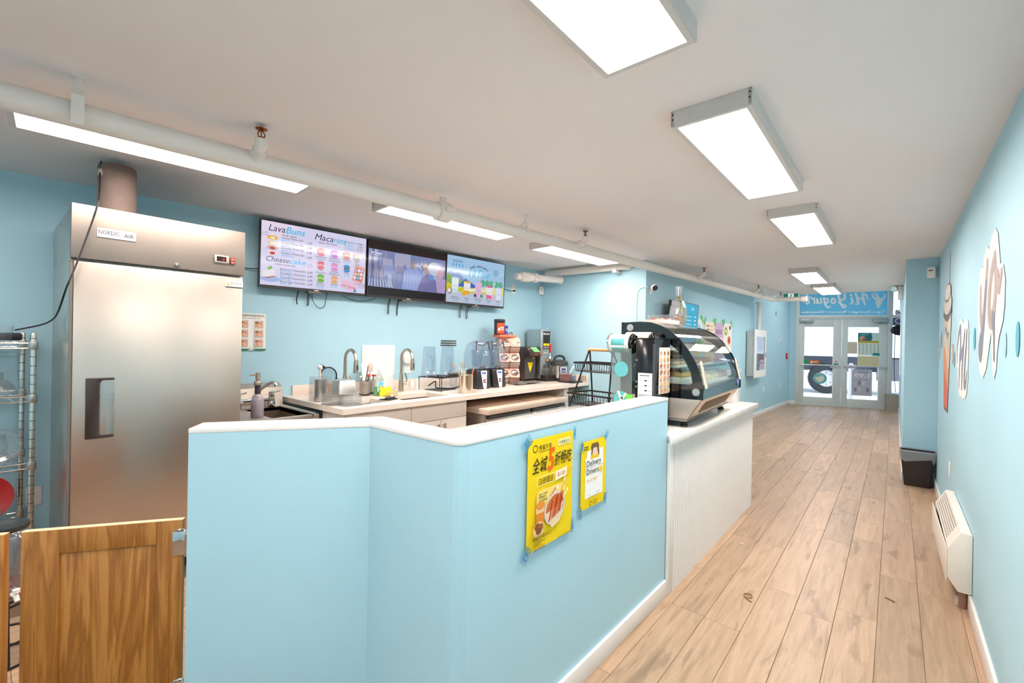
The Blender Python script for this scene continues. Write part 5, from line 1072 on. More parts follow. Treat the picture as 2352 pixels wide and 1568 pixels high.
t = thing('steel_canister', 'open steel canister holding sticks near the worktop edge', 'canister', (-3.09, 2.965, ZT + .0005)); MB().lathe([(.001, .004), (.066, 0), (.067, .006), (.067, .165), (.071, .172), (.066, .172), (.064, .16), (.064, .01)], n=32, cap=False).build('body', M('canister_steel', (208, 196, 180), .26, 1., noise=(8, .06), stretch=(3, 3, .2)), t, smooth=True)
for lab, dx_, dy_, ln, mt in (('thin wooden stick leaning left in the steel canister', -.04, -.03, .25, BAMBOO), ('wide pale stick in the steel canister', -.02, -.02, .22, M('stick_pale', (238, 216, 190), .6)), ('second wide pale stick in the steel canister', .0, -.015, .21, M('stick_pale2', (230, 206, 178), .6)), ('orange stick leaning right in the steel canister', .02, .035, .24, M('stick_orange', (236, 120, 60), .5))):
    d = Vector((dx_, dy_ * 1.8, .22)).normalized(); tag(MB().tube([Vector((-3.09 + dx_ * .3, 2.965 + dy_ * .3, ZT + .008)), Vector((-3.09 + dx_ * .3, 2.965 + dy_ * .3, ZT + .008)) + d * ln], .0055, 6).build('stick', mt), lab, 'stick')
def blender(label, y):
    t = thing('blender', label, 'blender', (-3.315, y, ZT + .0005)); MB().prism([(-.10, 0), (.10, 0), (.085, .12), (.075, .20), (-.09, .20), (-.1, .1)], 'y', -.098, .098).build('base', M('blender_black', (40, 38, 42), .35), t, bevel=.02, seg=3)
    n = Vector((.085 - .10, 0, .12)).normalized(); f = Print(.0)
    f.poly([(-.042, .175), (.042, .175), (.046, .16), (.024, .0), (.016, -.01), (-.016, -.01), (-.024, 0), (-.046, .16)], (214, 216, 220)); f.rect(-.03, .03, .14, .16, (80, 120, 190)); f.text('BLEND', 0, .115, .012, (120, 126, 136), 'c'); f.rect(-.018, .018, .05, .085, (50, 46, 50)); f.rect(-.014, .0, .054, .081, (196, 40, 46)); f.rect(-.004, .014, .062, .072, (236, 236, 236)); f.text('PULSE', 0, .03, .010, (120, 126, 136), 'c')
    o = f.build('control_panel', t); o.location = (.0985, 0, .012); o.rotation_euler = (0, -.12, 0)
    MB().tube(smoothpath([(.05, -.035, .20), (.055, -.03, .225), (.055, 0, .215), (.055, .03, .225), (.05, .035, .20)], 4), .008, 8).build('jug_cradle', BLACK, t, smooth=True)
    # clear sound enclosure
    pr = [(.085, .205), (.095, .30), (.045, .48), (.01, .50), (-.10, .46), (-.14, .36), (-.14, .205)]
    sh = MB().prism(pr, 'y', -.095, .095).build('sound_cover', PLASTB, t, bevel=.02, seg=3)
    MB().tube(smoothpath([(.06, -.095, .40), (.045, -.088, .485), (.04, -.05, .455), (.04, 0, .445), (.04, .05, .455), (.045, .088, .485), (.06, .095, .40)], 5), .006, 8).build('cover_handle', M('cover_handle_dark', (66, 58, 72), .3), sh, smooth=True)
    MB().lathe([(.001, .21), (.045, .21), (.05, .25), (.062, .38), (.062, .40), (.058, .40), (.046, .25), (.001, .225)], (-.03, 0, 0), 20, cap=False).build('jug', PLASTB, t, smooth=True)
    q = Print(.0935); q.d = .094
    for i in range(3): q.stroke([(-.02 + i * .02, .36), (-.015 + i * .02, .345), (-.008 + i * .02, .36)], .003, (236, 240, 246))
    q.build('cover_print', sh); return t
blender('black blender with clear sound cover, left of the pair', 3.36); blender('black blender with clear sound cover, right of the pair', 3.60)
for lab, y in (('left small clear bottle with white cap behind the blenders', 3.27), ('right small clear bottle with white cap behind the blenders', 3.41)):
    t = thing('small_bottle', lab, 'bottle', (-3.60, y, ZT + .0005)); MB().lathe([(.001, .002), (.04, 0), (.042, .008), (.042, .15), (.02, .19), (.02, .21)], n=20).build('body', PLAST, t, smooth=True, ang=50); MB().lathe([(.024, .205), (.026, .21), (.024, .25), (.001, .255)], n=16).build('cap', M('cap_cream', (240, 226, 210), .5), t, smooth=True)
# pink ingredient bins
FILLS = [(232, 220, 200), (236, 170, 110), (236, 206, 190), (230, 220, 204), (226, 214, 200), (214, 206, 190)]
def binn(label, x, y, z, fill, lid=False):
    t = thing('ingredient_bin', label, 'bin', (x, y, z), -.62, 'stacked pink ingredient bins'); hw = .060
    MB().prism([(-.26, 0), (-.035, 0), (.01, .05), (.008, .075), (-.048, .172), (-.26, .172)], 'y', -hw, hw).build('body', clear('bin_clear', (240, 232, 226), .15, .12, .38, (236, 222, 214)), t, bevel=.012)
    MB().prism([(-.24, .01), (-.04, .01), (-.005, .05), (-.03, .07), (-.24, .08)], 'y', -hw + .008, hw - .008).build('contents', M('bin_fill_%d' % fill[1], fill, .8, noise=(40, .2)), t, bevel=.008)
    # pink face plate with oval opening, on the slanted front
    bm = bmesh.new(); c0 = Vector((-.018, 0, .121)); e1 = Vector((0, 1, 0)); e2 = Vector((-.056, 0, .097)).normalized(); nn = Vector((.097, 0, .056)).normalized()
    ou = [(hw * 1.04 * (1 if a < 2 else -1) if 0 else x_, y_) for a, (x_, y_) in enumerate(rrect(-hw * 1.0, hw * 1.0, -.058, .058, .018))]; iu = [(.046 * math.cos(2 * PI * i / 20), .042 * math.sin(2 * PI * i / 20)) for i in range(20)]
    for off in (0.002, .010):
        vo = [bm.verts.new(c0 + e1 * a + e2 * b + nn * off) for a, b in ou]; vi = [bm.verts.new(c0 + e1 * a + e2 * b + nn * off) for a, b in iu]
        bmesh.ops.triangle_fill(bm, use_beauty=True, edges=[bm.edges.new((L_[i], L_[(i + 1) % len(L_)])) for L_ in (vo, vi) for i in range(len(L_))])
        if off < .005: A_, B_ = vo, vi
        else:
            for P_, Q_ in ((A_, vo), (B_, vi)):
                for i in range(len(P_)): bm.faces.new((P_[i], P_[(i + 1) % len(P_)], Q_[(i + 1) % len(P_)], Q_[i]))
    bmesh.ops.recalc_face_normals(bm, faces=bm.faces); me = bpy.data.meshes.new('face_plate'); bm.to_mesh(me); bm.free(); me.materials.append(PINK); o = bpy.data.objects.new('face_plate', me); COL.objects.link(o); o.parent = t
    if lid: L_ = MB(); L_.add([c0 + e1 * .05 * math.cos(2 * PI * i / 20) + e2 * .046 * math.sin(2 * PI * i / 20) + nn * .013 for i in range(20)], [tuple(range(20))]); L_.build('flap', PINK, t, smooth=None, solid=.004)
    else:
        L_ = MB(); L_.add([c0 + e1 * .045 * math.cos(2 * PI * i / 20) + e2 * .041 * math.sin(2 * PI * i / 20) - nn * .004 for i in range(20)], [tuple(range(20))]); L_.build('opening', M('bin_inside', (140, 104, 94), .6), t, smooth=None)
    MB().box(-.25, -.05, -hw, hw, .1725, .178).build('pink_top', PINK, t, bevel=.002)
    MB().tube([c0 + nn * .0 + e1 * .01, c0 + nn * .04 + e1 * .045 - e2 * .02], .004, 6).build('scoop_handle', M('scoop_brown', (140, 80, 66), .5), t)
k = 0
for row, z in enumerate((0, .18, .36)):
    for col in (0, 1):
        nm = ('bottom', 'middle', 'top')[row]; sd = ('left', 'right')[col]
        binn('%s %s pink-fronted ingredient bin in the stack beside the blenders' % (nm, sd), -3.455 + .072 * col, 3.93 + .10 * col, ZT + .0005 + z, FILLS[k], lid=(row == 2 and col == 1)); k += 1
t = thing('bin_cover', 'orange-pink cover lying on top of the stacked bins', 'lid', (-3.53, 4.0, ZT + .54), -.35); MB().prism(rrect(-.10, .10, -.11, .11, .02), 'z', 0, .03).build('shell', M('cover_orange', (240, 124, 84), .45), t, bevel=.008); MB().tube(smoothpath([(0, .06, .03), (0, .075, .055), (0, .10, .055), (0, .11, .03)], 4), .006, 6).build('grip', DARK, t, smooth=True)
t = thing('protein_tub', 'black tub with orange whey protein label on the bins', 'tub', (-3.56, 3.945, ZT + .571), -.55); MB().lathe([(.001, 0), (.062, 0), (.064, .006), (.064, .145), (.058, .15)], n=28).build('body', M('tub_black', (46, 44, 48), .4), t, smooth=True, ang=50); MB().lathe([(.066, .15), (.067, .153), (.067, .178), (.06, .181), (.001, .181)], n=28).build('lid', M('tub_lid', (60, 54, 52), .4), t, smooth=True, ang=50)
m = MB(); m.sheet([[(.0645 * math.cos(a), .0645 * math.sin(a), z) for a in [-.75 + i * .19 for i in range(9)]] for z in (.012, .135)]); lb = m.build('label_panel', M('label_orange', (236, 84, 36), .45), t, smooth=True)
q = Print(.0665); q.text('WHEY', .012, .07, .030, (246, 240, 236), 'c', bold=.03, width=.05); q.text('PROTEIN', .012, .05, .018, (246, 240, 236), 'c', bold=.02, width=.05); q.disc(-.024, .06, .013, (236, 236, 236), .02); q.build('label_lettering', lb)
t = thing('blue_packet', 'small blue packet standing behind the protein tub', 'packet', (-3.60, 4.09, ZT + .571), -.4); MB().box(-.02, .02, -.032, .032, 0, .115).build('pack', M('packet_blue', (50, 84, 200), .4), t, bevel=.006); q = Print(.0205); q.rect(-.032, .032, .0, .02, (180, 60, 160)); q.rect(-.03, .03, .085, .1, (40, 60, 150)); q.disc(.012, .06, .016, (226, 230, 240)); q.disc(.012, .06, .009, (50, 84, 200)); q.build('label_print', t)
# heat press / shaker machine
t = thing('drink_shaker', 'dark box machine with sloped keypad and yellow warning triangle', 'machine', (-3.53, 4.45, ZT + .0005), -.25)
MB().box(-.16, .06, -.085, .085, .03, .43).build('body', M('shaker_grey', (84, 82, 84), .4, .3), t, bevel=.004); MB().quad((-.16, -.0855, .03), (.058, -.0855, .03), (.058, -.0855, .42), (-.16, -.0855, .42)).build('side_panel', M('shaker_brown', (88, 62, 54), .45, noise=(10, .35)), t, smooth=None)
MB().prism([(.0, .43), (.06, .43), (.17, .36), (.17, .32), (.06, .30), (0, .31)], 'y', -.092, .092).build('keypad_hood', M('hood_maroon', (74, 52, 50), .35, .2), t, bevel=.003)
k_ = MB(); e_k = Vector((.11, 0, -.07)); n_k = Vector((.07, 0, .11)).normalized() * .0015; A0 = Vector((.06, 0, .43))
def kp(s, y): p_ = A0 + e_k * s + n_k; return (p_.x, y, p_.z)
k_.quad(kp(.08, -.08), kp(.9, -.08), kp(.9, -.02), kp(.08, -.02)); k_.build('keypad', M('keypad_dark', (70, 60, 60), .4), t, smooth=None); MB().quad(kp(.08, -.015), kp(.9, -.015), kp(.9, .08), kp(.08, .08)).build('green_panel', M('keypad_green', (140, 226, 140), .4), t, smooth=None)
for i in range(6): MB().obox(Vector(kp(.2 + .22 * (i % 3), -.065 + .03 * (i // 3))) + n_k, (.012, .014, .004), Matrix.Rotation(.57, 3, 'Y')).build('key', ink([(200, 70, 50), (210, 200, 196), (60, 60, 64)][i % 3]), t)
q = Print(.0605); q.poly([(-.045, .235), (.045, .235), (0, .11)], (246, 214, 30)); q.disc(.05, .29, .016, (236, 160, 40)); q.build('warning_triangle', t, 'yellow warning triangle'); q = Print(.1705); q.text('Sealpro', -.02, .333, .02, (226, 120, 110), width=.06, shear=.2); q.disc(.075, .35, .01, (236, 130, 40)); q.build('hood_lettering', t)
for x in (-.13, .03):
    for y in (-.06, .06): MB().lathe([(.012, 0), (.014, .03)], (x, y, 0), 10).build('foot', BLACK, t)
# water boiler
t = thing('water_boiler', 'tall stainless hot water dispenser with red tap handle', 'water boiler', (-3.45, 4.66, ZT + .0005), -.2)
MB().box(-.22, .06, -.09, .09, .03, .655).build('body', M('boiler_steel', (186, 190, 190), .32, .9, noise=(4, .05)), t, bevel=.006); MB().box(.0, .16, -.085, .085, .001, .075).build('drip_tray', M('drip_black', (40, 34, 34), .4), t, bevel=.004); MB().box(-.22, .06, -.09, .09, .001, .03).build('foot_base', BLACK, t)
q = Print(.0605); q.rect(-.05, .07, .40, .63, (48, 50, 52)); q.text('BUNN', .012, .585, .034, (226, 230, 232), 'c', bold=.02, width=.09); q.disc(-.036, .598, .01, (226, 230, 232)); q.rect(-.042, .005, .445, .475, (240, 208, 40)); q.rect(.012, .06, .445, .475, (240, 208, 40))
for i in range(3): q.rect(-.042, .06, .412 + .009 * i, .416 + .009 * i, (180, 182, 184))
q.rect(-.04, .06, .165, .20, (60, 62, 64)); q.text('HOT', .01, .172, .02, (226, 230, 232), 'c'); q.build('front_label', t)
tp = MB().tube(smoothpath([(.06, .0, .345), (.10, 0, .35), (.135, 0, .345), (.14, 0, .31)], 4), .012, 10).build('tap', CHROME, t, smooth=True); MB().box(.13, .15, -.01, .01, .36, .47).build('tap_handle', RED, t, bevel=.005); MB().lathe([(.012, .28), (.014, .32)], (.14, 0, 0), 12).build('tap_nozzle', WHITE, t, smooth=True); MB().lathe([(.001, .0), (.02, .004), (.018, .02), (.001, .028)], (.07, .02, .25), 12).build('orange_light', M('orange_lens', (240, 150, 50), .3), t, smooth=True)
# pressure cooker
t = thing('pressure_cooker', 'round steel pressure cooker with black lid at the alcove wall', 'pressure cooker', (-3.30, 4.825, ZT + .0005), -.5)
MB().lathe([(.001, .004), (.10, 0), (.107, .015), (.108, .04)], n=32).build('base', BLACK, t, smooth=True); MB().lathe([(.106, .04), (.106, .20)], n=32).build('shell', STEEL, t, smooth=True, ang=50); MB().lathe([(.112, .195), (.114, .215), (.108, .245), (.08, .262), (.001, .268)], n=32).build('lid', DARK, t, smooth=True); MB().tube(smoothpath([(0, -.075, .25), (0, -.06, .30), (0, 0, .318), (0, .06, .30), (0, .075, .25)], 5), .013, 10).build('lid_handle', BLACK, t, smooth=True)
MB().box(.09, .116, -.052, .052, .03, .185).build('control_panel', BLACK, t, bevel=.01); q = Print(.1165); q.rect(-.045, .045, .04, .18, (206, 210, 216)); q.rect(-.03, .03, .105, .165, (56, 60, 100)); q.text('00', 0, .12, .035, (226, 230, 250), 'c'); q.rect(-.03, .03, .06, .09, (150, 70, 70)); q.build('control_print', t)
t = thing('black_tray', 'black serving tray at the right end of the worktop', 'tray', (-3.07, 4.74, ZT + .0005)); MB().prism(rrect(-.12, .12, -.12, .12, .03), 'z', 0, .012).build('base', BLACK, t, bevel=.003)
t = thing('bean_box', 'clear box half filled with red beans on the black tray', 'box', (-3.10, 4.72, ZT + .0135)); hollow(.075, .08, .11, r=.015, taper=1.08).build('shell', PLAST, t, smooth=True, ang=35); MB().prism(rrect(-.07, .07, -.074, .0, .012), 'z', .003, .085).build('red_beans', M('red_beans', (126, 40, 36), .5, noise=(60, .4)), t, bevel=.006); MB().prism(rrect(-.07, .07, .004, .074, .012), 'z', .003, .07).build('dark_beans', M('taro_cubes', (120, 128, 150), .5, noise=(50, .3)), t, bevel=.006)
tag(MB().tube([(-3.09, 4.75, ZT + .11), (-3.07, 4.81, ZT + .20)], [.006, .009], 8).build('white_spoon', WHITE, smooth=True), 'white spoon sticking out of the bean box', 'spoon')
t = thing('steel_cup', 'short steel cup beside the bean box', 'cup', (-2.99, 4.89, ZT + .0005)); MB().lathe([(.001, .003), (.04, 0), (.043, .08), (.04, .08), (.038, .01)], n=20, cap=False).build('body', M('cup_steel', (222, 206, 184), .3, .8), t, smooth=True); MB().lathe([(.001, .068), (.039, .07)], n=20).build('contents', M('nuts', (236, 220, 190), .8, noise=(50, .2)), t)
t = thing('grey_cloth', 'crumpled dark cloth on the worktop in front of the bins', 'cloth', (-3.27, 4.12, ZT + .0005)); r = random.Random(8)
MB().sheet([[(-.09 + .02 * i + r.uniform(-.006, .006), -.22 + .04 * j + r.uniform(-.01, .01), .004 + r.uniform(0, .02)) for j in range(12)] for i in range(8)]).build('fabric', M('cloth_grey', (112, 108, 106), .9, noise=(40, .15)), t, smooth=True, solid=.004)

# ================================================================== POSTERS ON THE HALF WALL
def tape(t, u, v, a, l=.05, w=.026, txt='中国'):
    o = Print(.0018); c, q = math.cos(a), math.sin(a)
    def R(x, y): return (u + c * x - q * y, v + q * x + c * y)
    o.poly([R(-l / 2, -w / 2), R(l / 2, -w / 2), R(l / 2, w / 2), R(-l / 2, w / 2)], clear('tape_film', (226, 240, 248), .1, .2, .3, (150, 200, 226)))
    o.text(txt, *R(0, -w * .3), w * .75, (30, 140, 200), 'c', bold=.02, rot=a, width=l * .6); o.build('tape', t)
XH = -.983
t, p = paper('delivery_poster', 'large yellow food delivery poster taped on the half wall', (XH - .004, 1.402, .880), math.radians(-.55), .287, .405, (250, 214, 26))
K = (58, 46, 36)
p.ring(-.102, .168, .014, .003, K); p.text('熊猫外卖', -.080, .160, .021, K, width=.078); p.text('HUNGRYPANDA', -.080, .150, .008, K, width=.078)
p.rect(.04, .125, .157, .182, (250, 240, 170)); p.text('外卖新纪元', .0825, .162, .017, K, 'c', width=.072)
p.text('全城', -.118, .082, .06, K, bold=.006, shear=.2, width=.09); p.text('5', -.026, .076, .115, (240, 110, 20), bold=.03, shear=.15, width=.045); p.text('折畅吃', .018, .088, .056, K, bold=.006, shear=.2, width=.118)
p.frame(-.092, .022, .028, .062, .002, (255, 246, 210)); p.text('注册爆送', -.082, .034, .026, K, shear=.15, width=.09); p.poly([(.022, .028), (.095, .034), (.10, .068), (.026, .062)], (255, 244, 220)); p.text('$100', .062, .04, .024, (200, 60, 40), 'c', width=.05)
p.rect(-.095, .09, -.098, .012, (252, 224, 120), .02); p.disc(.085, .018, .012, (252, 230, 150)); p.text('Super Coupon', -.082, -.006, .012, K, width=.055); p.text('领熊猫会员', -.082, -.018, .011, K, width=.045); p.text('天天大牌优惠', -.082, -.031, .011, K, width=.05)
p.poly([(-.02, -.03), (.035, .01), (.042, -.002), (-.012, -.042)], (250, 236, 226)); p.text('品牌特惠', -.008, -.030, .014, (210, 70, 50), rot=.62, width=.045)
p.poly([(-.096, -.105), (-.05, -.105), (-.042, -.045), (-.10, -.045)], (244, 200, 150)); p.poly([(-.095, -.105), (-.051, -.105), (-.048, -.07), (-.098, -.07)], (236, 140, 50)); p.disc(-.071, -.043, .026, (240, 150, 60), .014)
p.disc(.018, -.075, .068, (226, 214, 214), .058, rot=.4); p.disc(.018, -.072, .060, (206, 110, 60), .048, rot=.4); p.poly([(-.045, -.085), (.0, -.145), (.05, -.13), (.075, -.06)], (240, 214, 180))
for i in range(7): p.stroke([(-.02 + .011 * i, -.115 + .004 * i), (.0 + .011 * i, -.045 + .004 * i)], .007, [(190, 60, 30), (236, 130, 60), (214, 90, 40)][i % 3], 3)
p.stroke([(.05, -.02), (.12, .06)], .003, (196, 150, 40), 2); p.disc(-.085, -.125, .034, (240, 200, 150), .028); p.disc(-.094, -.115, .016, (150, 90, 40), .014); p.disc(-.074, -.120, .016, (170, 106, 50), .014); p.disc(-.086, -.132, .016, (140, 84, 40), .012)
for u, v in ((.095, -.02), (.082, -.032)): p.poly([(u - .006, v), (u, v + .009), (u + .006, v), (u, v - .009)], (255, 250, 226))
p.text('熊猫请你喝奶茶', -.122, -.162, .018, K, width=.10); p.ring(-.012, -.156, .007, .001, K)
for i, s_ in enumerate(('1. 下载注册熊猫外卖APP', '2. 我的界面-红包', '3. 输入【LONDON4T】', '4. 领取4次免门槛奶茶券')): p.text(s_, -.122, -.174 - .0085 * i, .0085, K if i != 2 else (200, 80, 30), width=(.075, .05, .07, .072)[i])
p.text('扫一扫 立即下载熊猫外卖', .08, -.195, .0085, K, 'c', width=.09); p.build('poster_print', t)
tape(t, -.150, .195, .75, .06, .04, '足'); tape(t, .155, .19, 1.5, .055, .02, '中国制造'); tape(t, .15, -.18, 1.5, .06, .024, '包好'); tape(t, -.145, -.205, .9, .06, .04, '好吃')
t, p = paper('driver_poster', 'smaller yellow and white delivery drivers poster on the half wall', (XH - .001, 1.715, .877), math.radians(-.55), .205, .285, (246, 212, 20))
p.poly([(-.06, .072), (-.058, .10), (.075, .10), (.075, -.10), (-.07, -.10), (-.07, .07)], (248, 246, 244))
p.disc(.008, .082, .034, (90, 66, 50), .042); p.disc(.006, .086, .022, (240, 206, 186), .028); p.poly([(-.03, .108), (.04, .108), (.03, .128), (-.02, .128)], (120, 90, 60)); p.poly([(-.035, .06), (.04, .06), (.03, .085), (.006, .072), (-.02, .085)], (240, 200, 40)); p.rect(-.07, .078, .03, .062, (248, 246, 244))
for i in range(2): p.rect(-.088, -.05, .118 - .010 * i, .122 - .010 * i, (80, 70, 40))
p.text('Delivery', -.062, .035, .036, (70, 60, 56), bold=.004, width=.118); p.text('Drivers', -.062, -.0, .036, (70, 60, 56), bold=.004, width=.098); p.disc(.055, .008, .013, (246, 212, 20)); p.text('Join Us Now!', -.062, -.03, .018, (230, 180, 0), bold=.012, width=.085)
p.text('iOS', -.04, -.092, .008, K, 'c'); p.text('Android', .03, -.088, .008, K, 'c'); p.text('www.hungrypanda.co/driver', -.0, -.099, .006, K, 'c', width=.09); p.ring(-.03, -.125, .011, .0025, K); p.text('HUNGRY', -.012, -.123, .012, K, width=.042); p.text('PANDA', -.012, -.134, .012, K, width=.036); p.build('poster_print', t)
tape(t, -.10, .125, 1.4, .05, .022, '包装'); tape(t, .105, .148, .8, .045, .028, '好'); tape(t, .10, -.135, 1.45, .05, .03, '中'); tape(t, -.105, -.15, .15, .03, .05, '足印')

# ================================================================== PASSAGE WALL
def WP(y): return -2.207 + (y - 4.96) * (.087 / 4.94)
RP = -math.atan(.087 / 4.94)
t, p, w, h = tvset('small tilted menu screen on the passage wall behind the gift bag', 0, .93, 0, .53, base=(WP(5.83) + .11, 5.83, 1.44, RP), tilt=.06, name='passage_screen'); L, B, T, Rr = -w / 2, .022, h - .008, w / 2
p.rect(L, Rr, B, T, (206, 200, 236)); p.rect(U(.42), Rr, B, T, (40, 170, 206)); p.text('Hi Yogurt', U(.08), Vv(.86), .05, (120, 90, 170), width=.22, shear=.2)
for i in range(5): p.rect(U(.08), U(.36), Vv(.72 - .1 * i), Vv(.74 - .1 * i), (150, 130, 190)); p.rect(U(.5), U(.75), Vv(.66 - .1 * i), Vv(.68 - .1 * i), (200, 236, 244)); p.rect(U(.86), U(.93), Vv(.66 - .1 * i), Vv(.69 - .1 * i), (240, 250, 255))
p.text('Best', U(.72), Vv(.84), .06, (226, 246, 250), shear=.2); p.build('lit_image', t)
GT = M('green_tape', (110, 210, 110), .5)
def wallposter(label, y0, y1, z0, z1, col, draw):
    w, h = y1 - y0, z1 - z0; t, p = paper('wall_poster', label, (WP((y0 + y1) / 2) + .002, (y0 + y1) / 2, (z0 + z1) / 2), RP, w, h, col); draw(p, w, h); p.build('poster_print', t)
    for s in (-1, 1): o = MB().obox((.004, s * w * .46, h / 2 + .005), (.001, .05, .12), Matrix.Rotation(s * .6, 3, 'X')); o.build('tape', GT, t)
def d1(p, w, h): p.disc(0, .05, w * .36, (170, 206, 230)); p.text('Hi Five', 0, .03, .09, (50, 130, 190), 'c', bold=.03, shear=.2, width=w * .7); p.disc(.05, -.12, w * .4, (120, 180, 90), .08); p.disc(-.05, -.2, w * .3, (240, 200, 60), .08)
def d2(p, w, h):
    for i in range(8): p.rect(-w * .35, -w * .02, h * .38 - i * .055, h * .38 - i * .055 + .018, (120, 100, 80)); p.rect(w * .1, w * .3, h * .38 - i * .055, h * .38 - i * .055 + .014, (170, 150, 130))
def d3(p, w, h): p.text('BOGO', 0, h * .22, .10, (110, 70, 110), 'c', bold=.02, width=w * .7); p.text('1.99', .02, -.02, .15, (246, 240, 246), 'c', bold=.03, width=w * .7); p.text('$', -w * .36, .04, .07, (246, 240, 246)); p.text('Daily Special', 0, -.10, .04, (110, 70, 110), 'c', width=w * .6); p.disc(0, h * .36, .06, (206, 170, 200), .03)
def d4(p, w, h):
    r = random.Random(6)
    for i in range(4): p.disc((-.1, .08)[i % 2], h * .3 - .15 * i, .085, r.choice([(226, 190, 90), (214, 110, 90), (120, 170, 80)]), .07); p.disc((-.1, .08)[i % 2], h * .3 - .15 * i, .045, r.choice([(246, 226, 150), (180, 60, 60), (240, 200, 120)]), .035)
    p.disc(.12, h * .4, .04, (60, 60, 66))
wallposter('pale blue drink poster with green tape left of the menu posters', 6.53, 6.88, 1.30, 1.80, (232, 236, 236), d1); wallposter('beige text menu poster with green tape on the passage wall', 6.97, 7.43, 1.15, 1.785, (236, 220, 200), d2); wallposter('mauve BOGO 1.99 poster on the passage wall', 7.44, 7.86, 1.15, 1.785, (206, 176, 206), d3); wallposter('white food picture poster, rightmost of the taped row', 7.87, 8.34, 1.15, 1.79, (240, 234, 224), d4)
# wall camera with cable
t = thing('wall_camera', 'small white round wall camera at the alcove corner', 'camera', (WP(5.05) + .001, 5.06, 2.07), RP - .5); MB().box(-.0, .02, -.02, .02, -.06, .02).build('bracket', WHITE, t, bevel=.006); MB().tube([(.015, 0, .0), (.07, -.0, .0)], .008, 8).build('arm', WHITE, t, smooth=True); o = MB().lathe([(.001, -.03), (.03, -.026), (.038, -.005), (.038, .012), (.034, .02)], (0, 0, 0), 22, 'x').build('head', WHITE, t, smooth=True); o.location = (.10, -.01, .01); o.rotation_euler = (0, .35, -.2); f_ = MB().lathe([(.033, .0205), (.001, .022)], (0, 0, 0), 20, 'x', cap=False).build('lens', M('lens_brown', (60, 40, 34), .15), o, smooth=True)
tag(MB().tube(smoothpath([(-2.19, 4.955, 2.085), (-2.24, 4.948, 2.085), (-2.29, 4.948, 2.06), (-2.31, 4.948, 1.99), (-2.315, 4.948, 1.80), (-2.315, 4.95, 1.2)], 6), .004, 6).build('camera_cable', WHITE, smooth=True), 'thin white camera cable running down the alcove wall', 'cable')
# extinguisher cabinet
t = thing('hose_cabinet', 'grey wall cabinet with white glazed door on the passage wall', 'cabinet', (-2.118, 9.72, 0)); CG = M('cabinet_grey', (190, 196, 198), .45)
MB().box(.0, .13, -.47, .44, .86, 1.71).build('box', CG, t, bevel=.004); m = MB().box(.131, .15, -.49, -.37, .83, 1.735).box(.131, .15, .34, .46, .83, 1.735).box(.131, .15, -.37, .34, .83, .96).box(.131, .15, -.37, .34, 1.60, 1.735); d = m.build('door_frame', WHITE, t); MB().box(.138, .142, -.37, .34, .96, 1.60).build('pane', GLASSM, d); MB().box(.15, .16, .37, .39, 1.2, 1.3).build('latch', NICKEL, d)
MB().quad((.1315, -.37, .96), (.1315, .34, .96), (.1315, .34, 1.6), (.1315, -.37, 1.6)).build('back', M('cabinet_inside', (150, 150, 146), .6), t, smooth=None)
m = MB().box(.132, .1345, -.05, .25, 1.0, 1.22); m.build('red_hose_label', M('hose_red', (206, 60, 50), .5), t); MB().box(.132, .136, -.3, -.22, .98, 1.5).build('hose', M('hose_cream', (226, 214, 200), .7), t, bevel=.001)
def WE(y): return -2.12 + (y - 9.9) * (.13 / 3.03)
RE = -math.atan(.13 / 3.03)
outlet('white outlet low on the passage wall beyond the cabinet', (WE(10.6), 10.6, .51), RE, slots=False); outlet('white outlet low on the entrance wall near the doors', (WE(12.0), 12.0, .52), RE, slots=False)
t = outlet('small white thermostat on the entrance wall', (WE(12.0), 12.0, 1.53), RE, .07, .14, False, 'thermostat', 'thermostat'); MB().box(.007, .03, -.02, .02, -.06, .02).build('dial', M('dial_grey', (190, 196, 200), .4), t)
t = thing('thermometer', 'small red thermometer strip high on the entrance wall', 'thermometer', (WE(11.5), 11.5, 2.16), RE); MB().box(.0005, .008, -.015, .015, -.05, .05).build('strip', M('thermo_red', (170, 70, 60), .5), t, bevel=.002)
t = thing('fire_pull', 'red fire alarm pull station at the entrance corner', 'fire alarm', (WE(12.6) + .001, 12.6, 1.19), RE); MB().box(0, .03, -.05, .05, -.07, .07).build('case', RED, t, bevel=.006); MB().box(.03, .036, -.03, .03, -.02, .01).build('handle', WHITE, t)
# exit sign
t = thing('exit_sign', 'green running man exit sign hanging below the ceiling edge', 'exit sign', (-1.475, 9.62, 2.295), -PI / 2); MB().box(-.02, .02, -.125, .125, 0, .11).build('housing', WHITE, t, bevel=.003); MB().tube([(0, .06, .11), (0, .06, .1105)], .006, 6).build('stem', WHITE, t)
p = Print(.0205, .0003, True); p.rect(-.113, .113, .012, .10, (16, 110, 96)); p.rect(-.045, .045, .012, .10, (240, 250, 246)); G_ = (16, 80, 70); p.disc(.012, .088, .008, G_); p.stroke([(.005, .076), (-.004, .05)], .012, G_, 2); p.stroke([(-.004, .05), (.016, .038), (.012, .02)], .007, G_, 3); p.stroke([(-.004, .05), (-.012, .032), (-.03, .028)], .007, G_, 3); p.stroke([(.005, .074), (.024, .062)], .006, G_, 2); p.stroke([(.003, .072), (-.018, .064), (-.022, .05)], .006, G_, 3); p.build('lit_face', t)

# ================================================================== RIGHT WALL
def decal(name, label, cat, yy, zz): return thing(name, label, cat, (.3385, yy, zz), PI)
CRM, GRY, SLT = (244, 232, 226), (176, 158, 154), (126, 132, 150)
# 'yo' decal: local u = 3.10 - y
t = decal('wall_decal', 'large cream bubble decal with grey brush letters high on the right wall', 'wall decal', 3.10, 1.62); p = Print(.0005, .0003)
